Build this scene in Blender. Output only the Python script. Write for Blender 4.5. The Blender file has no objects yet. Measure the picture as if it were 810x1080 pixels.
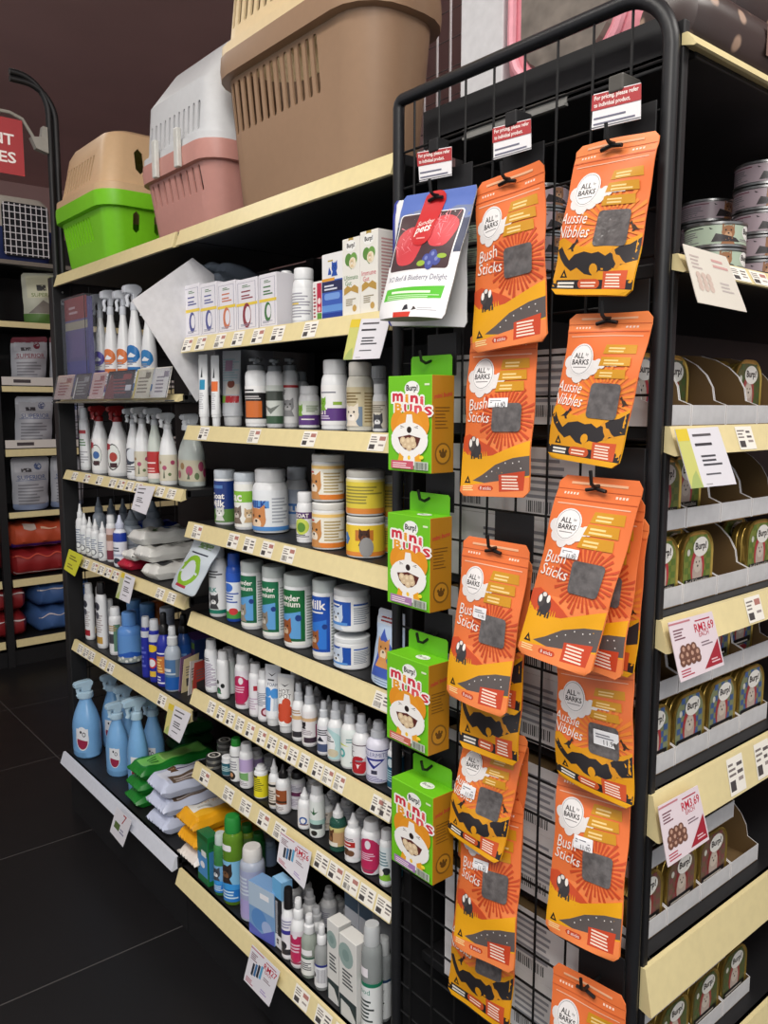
import bpy, bmesh, math, random
from mathutils import Vector, Matrix
from mathutils.geometry import tessellate_polygon
random.seed(7)
C = bpy.context.scene.collection
PI = math.pi
# ---------------------------------------------------------------- camera model (810x1080)
YAW, PITCH, ROLL, FPX, EYE = 0.695834, 0.127478, -0.000884, 861.16, 1.5
_f = Vector((math.sin(YAW)*math.cos(PITCH), math.cos(YAW)*math.cos(PITCH), -math.sin(PITCH)))
_r = Vector((math.cos(YAW), -math.sin(YAW), 0)); _d = _f.cross(_r)
CR = _r*math.cos(ROLL)+_d*math.sin(ROLL); CD = _d*math.cos(ROLL)-_r*math.sin(ROLL); CF = _f
def ray(x, y): return CR*((x-405)/FPX)+CD*((y-540)/FPX)+CF
E0 = Vector((0, 0, EYE))
def onZ(x, y, z): d = ray(x, y); return E0+d*((z-EYE)/d.z)
def onX(x, y, X): d = ray(x, y); return E0+d*(X/d.x)
def onY(x, y, Y): d = ray(x, y); return E0+d*(Y/d.y)
def proj(P):
    v = Vector(P)-E0; w = v.dot(CF)
    return 405+FPX*v.dot(CR)/w, 540+FPX*v.dot(CD)/w
def depth(P): return (Vector(P)-E0).dot(CF)
def ztop(X, Y, py):                      # height whose image row is py at a spot
    lo, hi = -1.0, 4.0
    for _ in range(40):
        m = (lo+hi)/2
        if proj((X, Y, m))[1] > py: lo = m
        else: hi = m
    return (lo+hi)/2
def y_at(px, X, z):                      # y of the spot on the line (X, z) seen at column px
    lo, hi = 0.2, 8.0
    for _ in range(40):
        m = (lo+hi)/2
        if proj((X, m, z))[0] > px: lo = m
        else: hi = m
    return (lo+hi)/2
def x_at(px, Y, z):
    lo, hi = -1.0, 6.0
    for _ in range(40):
        m = (lo+hi)/2
        if proj((m, Y, z))[0] < px: lo = m
        else: hi = m
    return (lo+hi)/2
# ---------------------------------------------------------------- materials
def lin(c):
    out = []
    for v in c[:3]:
        v = v/255.0
        out.append(v/12.92 if v <= .04045 else ((v+.055)/1.055)**2.4)
    return tuple(out)
_mats = {}
def mat(name, col=(128, 128, 128), rough=.5, metal=0., trans=0., alpha=1., bump=0., scale=60., var=.05, coat=0., ior=1.45, emit=0., spec=.5):
    if name in _mats: return _mats[name]
    m = bpy.data.materials.new(name); m.use_nodes = True
    nt = m.node_tree; b = nt.nodes['Principled BSDF']
    c = lin(col)
    tc = nt.nodes.new('ShaderNodeTexCoord'); n = nt.nodes.new('ShaderNodeTexNoise'); n.inputs['Scale'].default_value = scale
    nt.links.new(tc.outputs['Object'], n.inputs['Vector'])
    rp = nt.nodes.new('ShaderNodeValToRGB')
    rp.color_ramp.elements[0].position = .3; rp.color_ramp.elements[1].position = .7
    rp.color_ramp.elements[0].color = (*[v*(1-var) for v in c], 1); rp.color_ramp.elements[1].color = (*[min(1, v*(1+var)) for v in c], 1)
    nt.links.new(n.outputs['Fac'], rp.inputs['Fac']); nt.links.new(rp.outputs['Color'], b.inputs['Base Color'])
    b.inputs['Roughness'].default_value = rough; b.inputs['Metallic'].default_value = metal
    b.inputs['Transmission Weight'].default_value = trans; b.inputs['Alpha'].default_value = alpha
    b.inputs['IOR'].default_value = ior; b.inputs['Coat Weight'].default_value = coat
    b.inputs['Specular IOR Level'].default_value = spec
    if emit:
        nt.links.new(rp.outputs['Color'], b.inputs['Emission Color']); b.inputs['Emission Strength'].default_value = emit
    if bump:
        bp = nt.nodes.new('ShaderNodeBump'); bp.inputs['Strength'].default_value = bump; bp.inputs['Distance'].default_value = .002
        nt.links.new(n.outputs['Fac'], bp.inputs['Height']); nt.links.new(bp.outputs['Normal'], b.inputs['Normal'])
    _mats[name] = m
    return m
def ink_mat(name, rough, coat=0., bump=0.):
    m = bpy.data.materials.new(name); m.use_nodes = True
    nt = m.node_tree; b = nt.nodes['Principled BSDF']
    a = nt.nodes.new('ShaderNodeVertexColor'); a.layer_name = 'ink'
    nt.links.new(a.outputs['Color'], b.inputs['Base Color'])
    b.inputs['Roughness'].default_value = rough; b.inputs['Coat Weight'].default_value = coat
    if bump:
        tc = nt.nodes.new('ShaderNodeTexCoord'); n = nt.nodes.new('ShaderNodeTexNoise'); n.inputs['Scale'].default_value = 18
        nt.links.new(tc.outputs['Object'], n.inputs['Vector'])
        bp = nt.nodes.new('ShaderNodeBump'); bp.inputs['Strength'].default_value = bump; bp.inputs['Distance'].default_value = .01
        nt.links.new(n.outputs['Fac'], bp.inputs['Height']); nt.links.new(bp.outputs['Normal'], b.inputs['Normal'])
    return m
INK = ink_mat('printed_card', .5); FOIL = ink_mat('printed_pouch_film', .42, .0, .12); GLOSS = ink_mat('printed_gloss_label', .33)
def col(name, c, rough=.4, **k): return mat(name, c, rough, **k)
def plastic(c, rough=.38): return mat('plastic_%d_%d_%d_%d' % (*c, int(rough*100)), c, rough, var=.02)
BLACK = mat('black_steel', (24, 24, 26), .5, bump=.05); WIRE = mat('black_wire', (16, 16, 17), .45)
# ---------------------------------------------------------------- objects
def obj(name, bm, m, parent=None, smooth=False, loc=None, rotz=None):
    me = bpy.data.meshes.new(name); bm.normal_update(); bm.to_mesh(me); bm.free()
    for mm in (m if isinstance(m, (list, tuple)) else [m]): me.materials.append(mm)
    if smooth:
        for p in me.polygons: p.use_smooth = True
        me.set_sharp_from_angle(angle=R(38))
    o = bpy.data.objects.new(name, me); C.objects.link(o)
    if parent is not None: o.parent = parent
    if loc is not None: o.location = loc
    if rotz is not None: o.rotation_euler = (0, 0, rotz)
    return o
def R(a): return math.radians(a)
def tag(o, label=None, cat=None, group=None, kind=None):
    if label: o['label'] = label
    if cat: o['category'] = cat
    if group: o['group'] = group
    if kind: o['kind'] = kind
    return o
def thing(name, label, cat, loc=(0, 0, 0), rotz=0., group=None):
    o = bpy.data.objects.new(name, None); C.objects.link(o); o.empty_display_size = .03
    o.location = loc; o.rotation_euler = (0, 0, rotz)
    return tag(o, label, cat, group)
def copy_tree(o, parent=None):
    c = o.copy(); C.objects.link(c)
    if parent is not None: c.parent = parent
    for ch in list(o.children): copy_tree(ch, c)
    return c
# ---------------------------------------------------------------- mesh helpers
def NB(): return bmesh.new()
def box(bm, x0, x1, y0, y1, z0, z1, mi=0, bev=0.):
    vs = [bm.verts.new(p) for p in ((x0, y0, z0), (x1, y0, z0), (x1, y1, z0), (x0, y1, z0), (x0, y0, z1), (x1, y0, z1), (x1, y1, z1), (x0, y1, z1))]
    fs = []
    for q in ((0, 3, 2, 1), (4, 5, 6, 7), (0, 1, 5, 4), (1, 2, 6, 5), (2, 3, 7, 6), (3, 0, 4, 7)):
        f = bm.faces.new([vs[i] for i in q]); f.material_index = mi; fs.append(f)
    if bev:
        es = list({e for f in fs for e in f.edges})
        r = bmesh.ops.bevel(bm, geom=es, offset=bev, segments=2, affect='EDGES', profile=.5, material=-1)
        for f in r['faces']: f.material_index = mi
    return vs
def prism(bm, pts, h0, h1, axis='z', mi=0):          # outline pts (2D) swept along an axis
    def P(a, b, h): return {'z': (a, b, h), 'y': (a, h, b), 'x': (h, a, b)}[axis]
    n = len(pts); A = [bm.verts.new(P(a, b, h0)) for a, b in pts]; B = [bm.verts.new(P(a, b, h1)) for a, b in pts]
    for i in range(n):
        f = bm.faces.new((A[i], A[(i+1) % n], B[(i+1) % n], B[i])); f.material_index = mi
    for L in (A[::-1], B):
        f = bm.faces.new(L); f.material_index = mi
    bmesh.ops.recalc_face_normals(bm, faces=list({f for v in A+B for f in v.link_faces}))
def loft(bm, rings, mi=0, cap0=True, cap1=True, closed=True):
    V = [[bm.verts.new(p) for p in r] for r in rings]; n = len(rings[0])
    for a, b in zip(V, V[1:]):
        for i in range(n if closed else n-1):
            j = (i+1) % n
            f = bm.faces.new((a[i], a[j], b[j], b[i])); f.material_index = mi
    if cap0: f = bm.faces.new(V[0][::-1]); f.material_index = mi
    if cap1: f = bm.faces.new(V[-1]); f.material_index = mi
    return V
def lathe(bm, prof, seg=22, ex=1., ey=1., cx=0., cy=0., mi=0, cap0=True, cap1=True):
    rings = [[(cx+r*ex*math.cos(2*PI*i/seg), cy+r*ey*math.sin(2*PI*i/seg), z) for i in range(seg)] for r, z in prof]
    return loft(bm, rings, mi, cap0, cap1)
def tube(bm, pts, r, seg=8, mi=0, cap=True):
    pts = [Vector(p) for p in pts]; rings = []; up = Vector((0, 0, 1))
    prev = None
    for i, p in enumerate(pts):
        t = ((pts[i+1]-p).normalized() if i == 0 else (p-pts[i-1]).normalized() if i == len(pts)-1 else ((pts[i+1]-p).normalized()+(p-pts[i-1]).normalized()).normalized())
        if prev is None:
            a = t.cross(up)
            if a.length < .1: a = t.cross(Vector((1, 0, 0)))
            a.normalize()
        else:
            a = (prev-t*prev.dot(t)).normalized()
        prev = a; b = t.cross(a)
        rr = r[i] if isinstance(r, (list, tuple)) else r
        rings.append([p+a*(rr*math.cos(2*PI*k/seg))+b*(rr*math.sin(2*PI*k/seg)) for k in range(seg)])
    V = loft(bm, rings, mi, cap, cap)
    return V
def rrect(w, h, r, n=5, cx=0., cy=0.):                # rounded rectangle outline, anticlockwise
    out = []
    for (sx, sy, a0) in ((1, 1, 0), (-1, 1, 90), (-1, -1, 180), (1, -1, 270)):
        for k in range(n+1):
            a = R(a0+90*k/n); out.append((cx+sx*(w/2-r)+r*math.cos(a), cy+sy*(h/2-r)+r*math.sin(a)))
    return out
# ---------------------------------------------------------------- printed artwork
_txt = {}
def glyphs(s, bold=0.):
    k = (s, bold)
    if k in _txt: return _txt[k]
    cu = bpy.data.curves.new('t', 'FONT'); cu.body = s; cu.size = 1; cu.resolution_u = 2; cu.offset = bold
    cu.align_x = 'CENTER'; cu.align_y = 'CENTER'
    o = bpy.data.objects.new('t', cu); C.objects.link(o)
    bpy.context.view_layer.update()
    ev = o.evaluated_get(bpy.context.evaluated_depsgraph_get()); me = ev.to_mesh(); me.calc_loop_triangles()
    vs = [(v.co.x, v.co.y) for v in me.vertices]; ts = [tuple(t.vertices) for t in me.loop_triangles]
    ev.to_mesh_clear(); bpy.data.objects.remove(o); bpy.data.curves.remove(cu)
    if vs:
        xs = [v[0] for v in vs]; ys = [v[1] for v in vs]; cx = (min(xs)+max(xs))/2; cy = (min(ys)+max(ys))/2
        vs = [(x-cx, y-cy) for x, y in vs]; w = max(xs)-min(xs); h = max(ys)-min(ys)
    else: w = h = 0
    _txt[k] = (vs, ts, w, h)
    return _txt[k]
class Art:
    """flat artwork in metres, origin at the lower left of a W x H field"""
    def __init__(s, W, H): s.W, s.H, s.items = W, H, []
    def tri(s, vs, ts, c): s.items.append((vs, ts, c)); return s
    def poly(s, pts, c):
        P = [(x*s.W, y*s.H) for x, y in pts]
        ts = tessellate_polygon([[Vector((x, y, 0)) for x, y in P]])
        return s.tri(P, [tuple(t) for t in ts], c)
    def rect(s, x0, y0, x1, y1, c):
        P = [(x0*s.W, y0*s.H), (x1*s.W, y0*s.H), (x1*s.W, y1*s.H), (x0*s.W, y1*s.H)]
        return s.tri(P, [(0, 1, 2), (0, 2, 3)], c)
    def ell(s, cx, cy, rx, ry, c, n=20, a0=0, a1=360):     # radii as fractions of W
        P = [(cx*s.W, cy*s.H)]+[(cx*s.W+rx*s.W*math.cos(R(a0+(a1-a0)*i/n)), cy*s.H+ry*s.W*math.sin(R(a0+(a1-a0)*i/n))) for i in range(n+1)]
        return s.tri(P, [(0, i, i+1) for i in range(1, n+1)], c)
    def rr(s, x0, y0, x1, y1, r, c):
        o = rrect((x1-x0)*s.W, (y1-y0)*s.H, r*s.W, 3, (x0+x1)/2*s.W, (y0+y1)/2*s.H)
        n = len(o); P = [((x0+x1)/2*s.W, (y0+y1)/2*s.H)]+o
        return s.tri(P, [(0, i, i % n+1) for i in range(1, n+1)], c)
    def text(s, t, cx, cy, c, h=None, w=None, rot=0., shear=0., bold=0.):   # h, w as fractions of H, W
        vs, ts, gw, gh = glyphs(t, bold)
        if not vs: return s
        if h is None: kx = ky = w*s.W/gw
        elif w is None: kx = ky = h*s.H/gh
        else: kx = w*s.W/gw; ky = h*s.H/gh
        ca, sa = math.cos(R(rot)), math.sin(R(rot)); P = []
        for x, y in vs:
            x, y = x*kx+shear*y*ky, y*ky
            P.append((cx*s.W+x*ca-y*sa, cy*s.H+x*sa+y*ca))
        return s.tri(P, ts, c)
    def lines(s, x0, y0, x1, y1, n, c, fill=.45, rag=.35, seed=1):          # rows of fine print
        rnd = random.Random(seed); dh = (y1-y0)/n
        for i in range(n):
            e = x1-(x1-x0)*rag*rnd.random(); s.rect(x0, y0+dh*i, e, y0+dh*(i+fill), c)
        return s
    def bars(s, x0, y0, x1, y1, n, c, seed=1):                              # a bar code
        rnd = random.Random(seed); x = x0; dx = (x1-x0)/n
        for i in range(n): s.rect(x0+dx*i, y0, x0+dx*(i+.25+.5*rnd.random()), y1, c)
        return s
    def put(s, bm, mp, lay, off=.0004, step=.00012, mi=0, maxl=1e9, ky=1.):
        done = []
        for vs, ts, c in s.items:
            xs = [v[0] for v in vs]; ys = [v[1] for v in vs]; bb = (min(xs), max(xs), min(ys), max(ys))
            lv = 1+max([d[4] for d in done if d[0] < bb[1] and d[1] > bb[0] and d[2] < bb[3] and d[3] > bb[2]], default=-1)
            done.append((*bb, lv)); o = off+step*lv
            lc = (*lin(c), 1)
            T = [[Vector(vs[i]) for i in t] for t in ts]
            if maxl < 1e8:
                out = []
                while T:
                    a, b, d = T.pop()
                    e = [max(abs(b.x-a.x), ky*abs(b.y-a.y)), max(abs(d.x-b.x), ky*abs(d.y-b.y)), max(abs(a.x-d.x), ky*abs(a.y-d.y))]
                    m = max(e)
                    if m <= maxl: out.append((a, b, d)); continue
                    i = e.index(m)
                    if i == 1: a, b, d = b, d, a
                    elif i == 2: a, b, d = d, a, b
                    h = (a+b)/2; T.append([a, h, d]); T.append([h, b, d])
                T = out
            cache = {}
            for t in T:
                q = []
                for p in t:
                    key = (round(p.x, 6), round(p.y, 6))
                    if key not in cache: cache[key] = bm.verts.new(mp(p.x, p.y, o))
                    q.append(cache[key])
                if len(set(q)) < 3: continue
                try: f = bm.faces.new(q)
                except ValueError: continue
                f.material_index = mi
                for l in f.loops: l[lay] = lc
def inklayer(bm): return bm.loops.layers.float_color.new('ink')
def paint(bm, lay, faces, c):
    lc = (*lin(c), 1)
    for f in faces:
        for l in f.loops: l[lay] = lc
def flip_to(bm, faces, d):
    for f in faces:
        f.normal_update()
        if f.normal.dot(d) < 0: f.normal_flip()
# ================================================================ the room
RAIL = mat('cream_price_rail', (226, 211, 160), .35, var=.03)
RAILW = mat('white_price_rail', (214, 218, 228), .35, var=.03)
def wroot(root): return Vector(root.location)
def wobj(name, bm, m, root, smooth=False):            # mesh written in world coordinates, parented to an unrotated root
    p = root; off = Vector((0, 0, 0))
    while p is not None: off += Vector(p.location); p = p.parent
    return obj(name, bm, m, root, smooth, loc=-off)
def struct(name, bm, m):
    o = obj(name, bm, m); o['kind'] = 'structure'; o['label'] = {'floor': 'near black floor of large square tiles with thin pale joints', 'ceiling': 'dark maroon painted ceiling', 'wall_back': 'dark maroon wall at the far end of the shop', 'wall_right': 'dark maroon wall on the right side', 'wall_left': 'dark wall far to the left'}[name]
    o['category'] = 'floor' if name == 'floor' else 'ceiling' if name == 'ceiling' else 'wall'
    return o
def floor_mat():
    m = bpy.data.materials.new('dark_floor_tiles'); m.use_nodes = True; nt = m.node_tree; b = nt.nodes['Principled BSDF']
    tc = nt.nodes.new('ShaderNodeTexCoord'); mp = nt.nodes.new('ShaderNodeMapping'); br = nt.nodes.new('ShaderNodeTexBrick')
    mp.inputs['Location'].default_value = (-1.075+.714*4, -2.07+.714*8, 0)
    br.offset = 0.; br.squash = 1.; br.inputs['Scale'].default_value = 1.
    br.inputs['Brick Width'].default_value = .714; br.inputs['Row Height'].default_value = .714
    br.inputs['Mortar Size'].default_value = .0026; br.inputs['Mortar Smooth'].default_value = .3; br.inputs['Bias'].default_value = 0
    br.inputs['Color1'].default_value = (*lin((23, 23, 25)), 1); br.inputs['Color2'].default_value = (*lin((25, 24, 26)), 1); br.inputs['Mortar'].default_value = (*lin((74, 72, 72)), 1)
    n = nt.nodes.new('ShaderNodeTexNoise'); n.inputs['Scale'].default_value = 3.; n.inputs['Detail'].default_value = 6
    mr = nt.nodes.new('ShaderNodeMapRange'); mr.inputs['To Min'].default_value = .32; mr.inputs['To Max'].default_value = .5
    nt.links.new(tc.outputs['Object'], mp.inputs['Vector']); nt.links.new(mp.outputs['Vector'], br.inputs['Vector']); nt.links.new(br.outputs['Color'], b.inputs['Base Color'])
    nt.links.new(tc.outputs['Object'], n.inputs['Vector']); nt.links.new(n.outputs['Fac'], mr.inputs['Value']); nt.links.new(mr.outputs['Result'], b.inputs['Roughness'])
    b.inputs['Specular IOR Level'].default_value = .3
    return m
bm = NB(); box(bm, -4, 4, -2.5, 8, -.05, 0); struct('floor', bm, floor_mat())
MAROON = mat('maroon_paint', (204, 168, 164), .8, scale=2., var=.05)
bm = NB(); box(bm, -4, 4, -2.5, 8, 3.5, 3.55); struct('ceiling', bm, MAROON)
bm = NB(); box(bm, -4.05, 4.05, 8, 8.05, 0, 3.5); struct('wall_back', bm, MAROON)
bm = NB(); box(bm, 4, 4.05, -2.5, 8, 0, 3.5); struct('wall_right', bm, MAROON)

# ================================================================ gondola shelving (two bays along the aisle)
def tickets(shelf, spots, front, z_t, z_b, tilt, axis, root):
    """small printed tickets slid in a price rail: each one a sub-part of its shelf"""
    for (c, w, seed) in spots:
        bm = NB(); lay = inklayer(bm); h = (z_t-z_b)*.86
        def mp(x, y, o):
            t = .07+y/(z_t-z_b); d = front-tilt*(1-t)-o-.0006; z = z_b+t*(z_t-z_b)
            return (d, c+w/2-x, z) if axis == 'x' else (c-w/2+x, d, z)
        a = Art(w, h)
        a.rect(0, 0, 1, 1, (240, 236, 226))
        a.lines(.07, .5, .5, .92, 3, (120, 112, 108), seed=seed)
        a.rect(.07, .1, .4, .38, (70, 66, 66)) if seed % 3 else a.bars(.07, .08, .5, .4, 9, (60, 56, 56), seed)
        a.rect(.58, .62, .94, .86, (176, 120, 110)) if seed % 2 else a.lines(.58, .5, .94, .92, 2, (90, 84, 84), seed=seed)
        a.rect(.6, .3, .9, .4, (150, 140, 136))
        a.put(bm, mp, lay); wobj('price_label', bm, INK, shelf)
def rail_mesh(front, tilt, z_t, z_b, c0, c1, axis):
    bm = NB(); o = [(front, z_t), (front+.006, z_t), (front+.006-tilt*.2, z_b), (front-tilt, z_b)]
    o = [(front-.0005, z_t), (front+.007, z_t), (front+.007, z_b+.004), (front-tilt+.004, z_b-.001), (front-tilt, z_b)]
    prism(bm, o, c0, c1, 'y') if axis == 'x' else prism(bm, o, c0, c1, 'x')
    return bm
def shelf_x(root, name, X, y0, y1, zt, zb, back, labels=(), m=RAIL, tilt=.014, board=.02):
    bm = NB(); box(bm, X+.004, back, y0+.004, y1-.004, zt-board-.002, zt-.002, 0, .002)
    box(bm, X+.004, X+.016, y0+.004, y1-.004, zb+.006, zt-.002)
    s = wobj('shelf', bm, BLACK, root)
    wobj('price_rail', rail_mesh(X, tilt, zt, zb, y0+.01, y1-.01, 'x'), m, s)
    tickets(s, labels, X, zt, zb, tilt, 'x', root)
    return s
def px_tickets(pxs, X, z, w=.042):
    return [(y_at(p, X, z), w, int(p)) for p in pxs]
Y0, YM, Y1, BACK = 1.154, 2.035, 2.985, 1.43
near = thing('gondola_shelving', 'near bay of black aisle shelving loaded with boxes, tubs and bottles', 'shelving', (1.2, 1.59, 0))
bm = NB(); box(bm, BACK, BACK+.03, Y0, YM, .0, 1.93); wobj('back_panel', bm, BLACK, near)
bm = NB(); box(bm, BACK-.03, BACK, YM-.04, YM-.002, 0, 1.928); wobj('upright', bm, BLACK, near)
bm = NB(); box(bm, .965, BACK, Y0, YM-.001, 0, .17); wobj('plinth', bm, BLACK, near)
NEAR = {'top': (1.955, 1.915), 's2': (1.68, 1.641), 's3': (1.452, 1.415), 's4': (1.192, 1.152), 's5': (.942, .906), 's6': (.721, .682), 's7': (.508, .468)}
NT = {'s2': [197, 211, 231, 250, 271, 292, 326], 's3': [214, 267, 325, 397], 's4': [207, 245, 262, 281, 303], 's5': [402],
      's6': [222, 232, 242, 252, 263, 275, 286, 297, 308, 320, 334, 345, 357, 397, 406], 's7': [215, 240, 258, 277, 294, 338, 353, 369, 386, 404]}
SZ = {}
for k, (zt, zb) in NEAR.items():
    shelf_x(near, k, 1.0, Y0, YM-(.012 if k in ('s2', 's3') else 0), zt, zb, BACK, px_tickets(NT.get(k, ()), .99, (zt+zb)/2, .05 if k != 's6' else .036)); SZ[k] = zt-.0013
shelf_x(near, 'base', .94, Y0, YM, .21, .168, BACK, px_tickets([317, 340, 360], .93, .19, .055)); SZ['base'] = .2087
far = thing('gondola_shelving', 'far bay of black aisle shelving loaded with spray bottles and packs of wipes', 'shelving', (1.2, 2.5, 0))
bm = NB(); box(bm, BACK, BACK+.03, YM+.001, Y1, .0, 1.93); wobj('back_panel', bm, BLACK, far)
bm = NB(); box(bm, .965, BACK, YM+.001, Y1, 0, .19); wobj('plinth', bm, BLACK, far)
FAR = {'ftop': (1.955, 1.915), 'f1': (1.535, 1.515), 'f2': (1.277, 1.246), 'f3': (.978, .945), 'f4': (.652, .616)}
FT = {'f2': [78, 91, 104, 118, 127, 136, 145, 168, 180], 'f3': [90, 99, 106, 113, 121, 130, 168, 180], 'f4': [84, 90, 96, 108, 116, 170]}
for k, (zt, zb) in FAR.items():
    shelf_x(far, k, 1.0, YM, Y1, zt, zb, BACK, px_tickets(FT.get(k, ()), .99, (zt+zb)/2, .05)); SZ[k] = zt-.0013
shelf_x(far, 'base', .94, YM, Y1, .235, .195, BACK, (), RAILW); SZ['fbase'] = .2337
# far end: steel upright, wire end panel
bm = NB(); box(bm, .985, 1.045, Y1+.001, Y1+.045, 0, 1.95, 0, .003); up = wobj('end_upright', bm, BLACK, far)
for z in (1.93, 1.9, 1.86):
    bm = NB(); bmesh.ops.create_uvsphere(bm, u_segments=8, v_segments=6, radius=.004, matrix=Matrix.Translation((1.02, Y1, z)))
    wobj('screw', bm, mat('zinc', (190, 190, 190), .3, 1.), up)
bm = NB()
for i in range(7): tube(bm, [(1.06+i*.0612, Y1+.02, .05), (1.06+i*.0612, Y1+.02, 1.93)], .002, 5)
for i in range(30): tube(bm, [(1.045, Y1+.017, .1+i*.0612), (1.43, Y1+.017, .1+i*.0612)], .002, 5)
wobj('wire_end_panel', bm, WIRE, far)
bm = NB()
for dx in (0, .022):
    pts = [(1.012+dx, Y1+.03, 1.951), (1.012+dx, Y1+.03, 2.46)]+[(1.012+dx-.10*(1-math.cos(R(a))), Y1+.03, 2.50-dx+.11*math.sin(R(a))) for a in range(0, 91, 10)]+[(.89, Y1+.03, 2.61-dx)]
    tube(bm, pts, .0105, 10)
wobj('curved_post', bm, BLACK, far, True)
# the sign on its clamp
sg = thing('sign', 'red sign with white capitals hung from the curved post', 'sign', (.8, 3.0, 2.36))
bm = NB(); lay = inklayer(bm); box(bm, .55, .918, 3.0, 3.003, 2.275, 2.455); paint(bm, lay, bm.faces, (166, 40, 46))
a = Art(.368, .18); a.text('DISCOUNT', .55, .62, (240, 232, 230), h=.2, bold=.02, w=.74); a.text('PRICES', .68, .3, (240, 232, 230), h=.2, w=.5, bold=.02)
a.put(bm, lambda x, y, o: (.55+x, 3.0-o, 2.275+y), lay); wobj('panel', bm, INK, sg)
bm = NB(); tube(bm, [(.6, 3.004, 2.47), (.88, 3.004, 2.475), (.92, 3.004, 2.462), (.95, 3.01, 2.42), (.965, 3.012, 2.395)], .006, 8); wobj('arm', bm, mat('grey_plastic_arm', (150, 148, 140), .5), sg, True)
bm = NB(); prism(bm, [(.945, 2.41), (.96, 2.375), (1.0, 2.365), (1.0, 2.45), (.985, 2.452), (.978, 2.415)], 2.997, 3.025, 'y'); wobj('clamp', bm, mat('grey_plastic_arm'), sg)
# clip for it
# ================================================================ end-of-aisle shelving with the wire side panel
EX0, EX1, EY0, EY1 = 1.0, 2.5, .6, 1.135
ec = thing('end_shelving', 'end-of-aisle shelving with a black wire side panel and tiers of pet food tins', 'shelving', (1.4, .87, 0))
PX = .985; TR = .0105; CRV = .075; PZ = 2.03
bm = NB()
pts = [(PX, 1.14, .05), (PX, 1.14, PZ-.012)]+[(PX, 1.14-.012*(1-math.cos(R(a))), PZ-.012+.012*math.sin(R(a))) for a in (30, 60, 90)]
pts += [(PX, EY0+.012+CRV*(1-math.sin(R(a))), PZ-CRV+CRV*math.cos(R(a))) for a in range(0, 91, 10)]+[(PX, EY0+.012, .05)]
tube(bm, pts, TR, 10); wobj('panel_frame', bm, mat('black_tube', (27, 28, 31), .42), ec, True)
bm = NB(); ys = [.67+.0612*i for i in range(8)]; zs = [1.943-.0609*i for i in range(31)]
for y in ys: tube(bm, [(PX, y, .08), (PX, y, PZ-.004 if y > .68 else PZ-.012)], .0021, 6)
for z in zs: tube(bm, [(PX+.004, EY0+.014, z), (PX+.004, 1.138, z)], .0021, 6)
wobj('wire_grid', bm, WIRE, ec, True)
bm = NB(); box(bm, EX0+.001, EX0+.014, EY0+.004, EY0+.03, 0, 1.99, 0, .002); wobj('front_upright', bm, BLACK, ec)
bm = NB(); box(bm, EX0, EX1, EY1-.02, EY1, 0, 1.45); box(bm, EX0+.12, EX1, EY1-.02, EY1, 1.45, 2.0); wobj('back_panel', bm, BLACK, ec)
ENDS = {'e0': (1.972, 1.954), 'e1': (1.70, 1.676), 'e2': (1.475, 1.436), 'e3': (1.207, 1.163), 'e4': (.951, .885), 'e5': (.683, .613), 'e6': (.42, .36)}
def shelf_y(zt, zb, labels, depth_back=EY1-.02, tilt=.014):
    bm = NB(); box(bm, EX0+.03, EX1, EY0+.004, depth_back, zt-.022, zt-.002, 0, .002)
    box(bm, EX0+.03, EX1, EY0+.004, EY0+.014, zb+.004, zt-.002)
    s = wobj('shelf', bm, BLACK, ec)
    wobj('price_rail', rail_mesh(EY0, tilt, zt, zb, EX0+.0, EX1-.01, 'y'), RAIL, s)
    tickets(s, labels, EY0, zt, zb, tilt, 'y', ec)
ET = {'e0': [], 'e1': [782, 803], 'e2': [788], 'e3': [797], 'e4': [778, 806], 'e5': [], 'e6': []}
for k, (zt, zb) in ENDS.items():
    shelf_y(zt, zb, [(x_at(p, EY0-.01, (zt+zb)/2), .05, int(p)) for p in ET[k]]); SZ[k] = zt-.0013
bm = NB(); box(bm, EX0+.03, EX1, EY0+.03, EY1-.02, 0, .14); wobj('plinth', bm, BLACK, ec)
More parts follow.
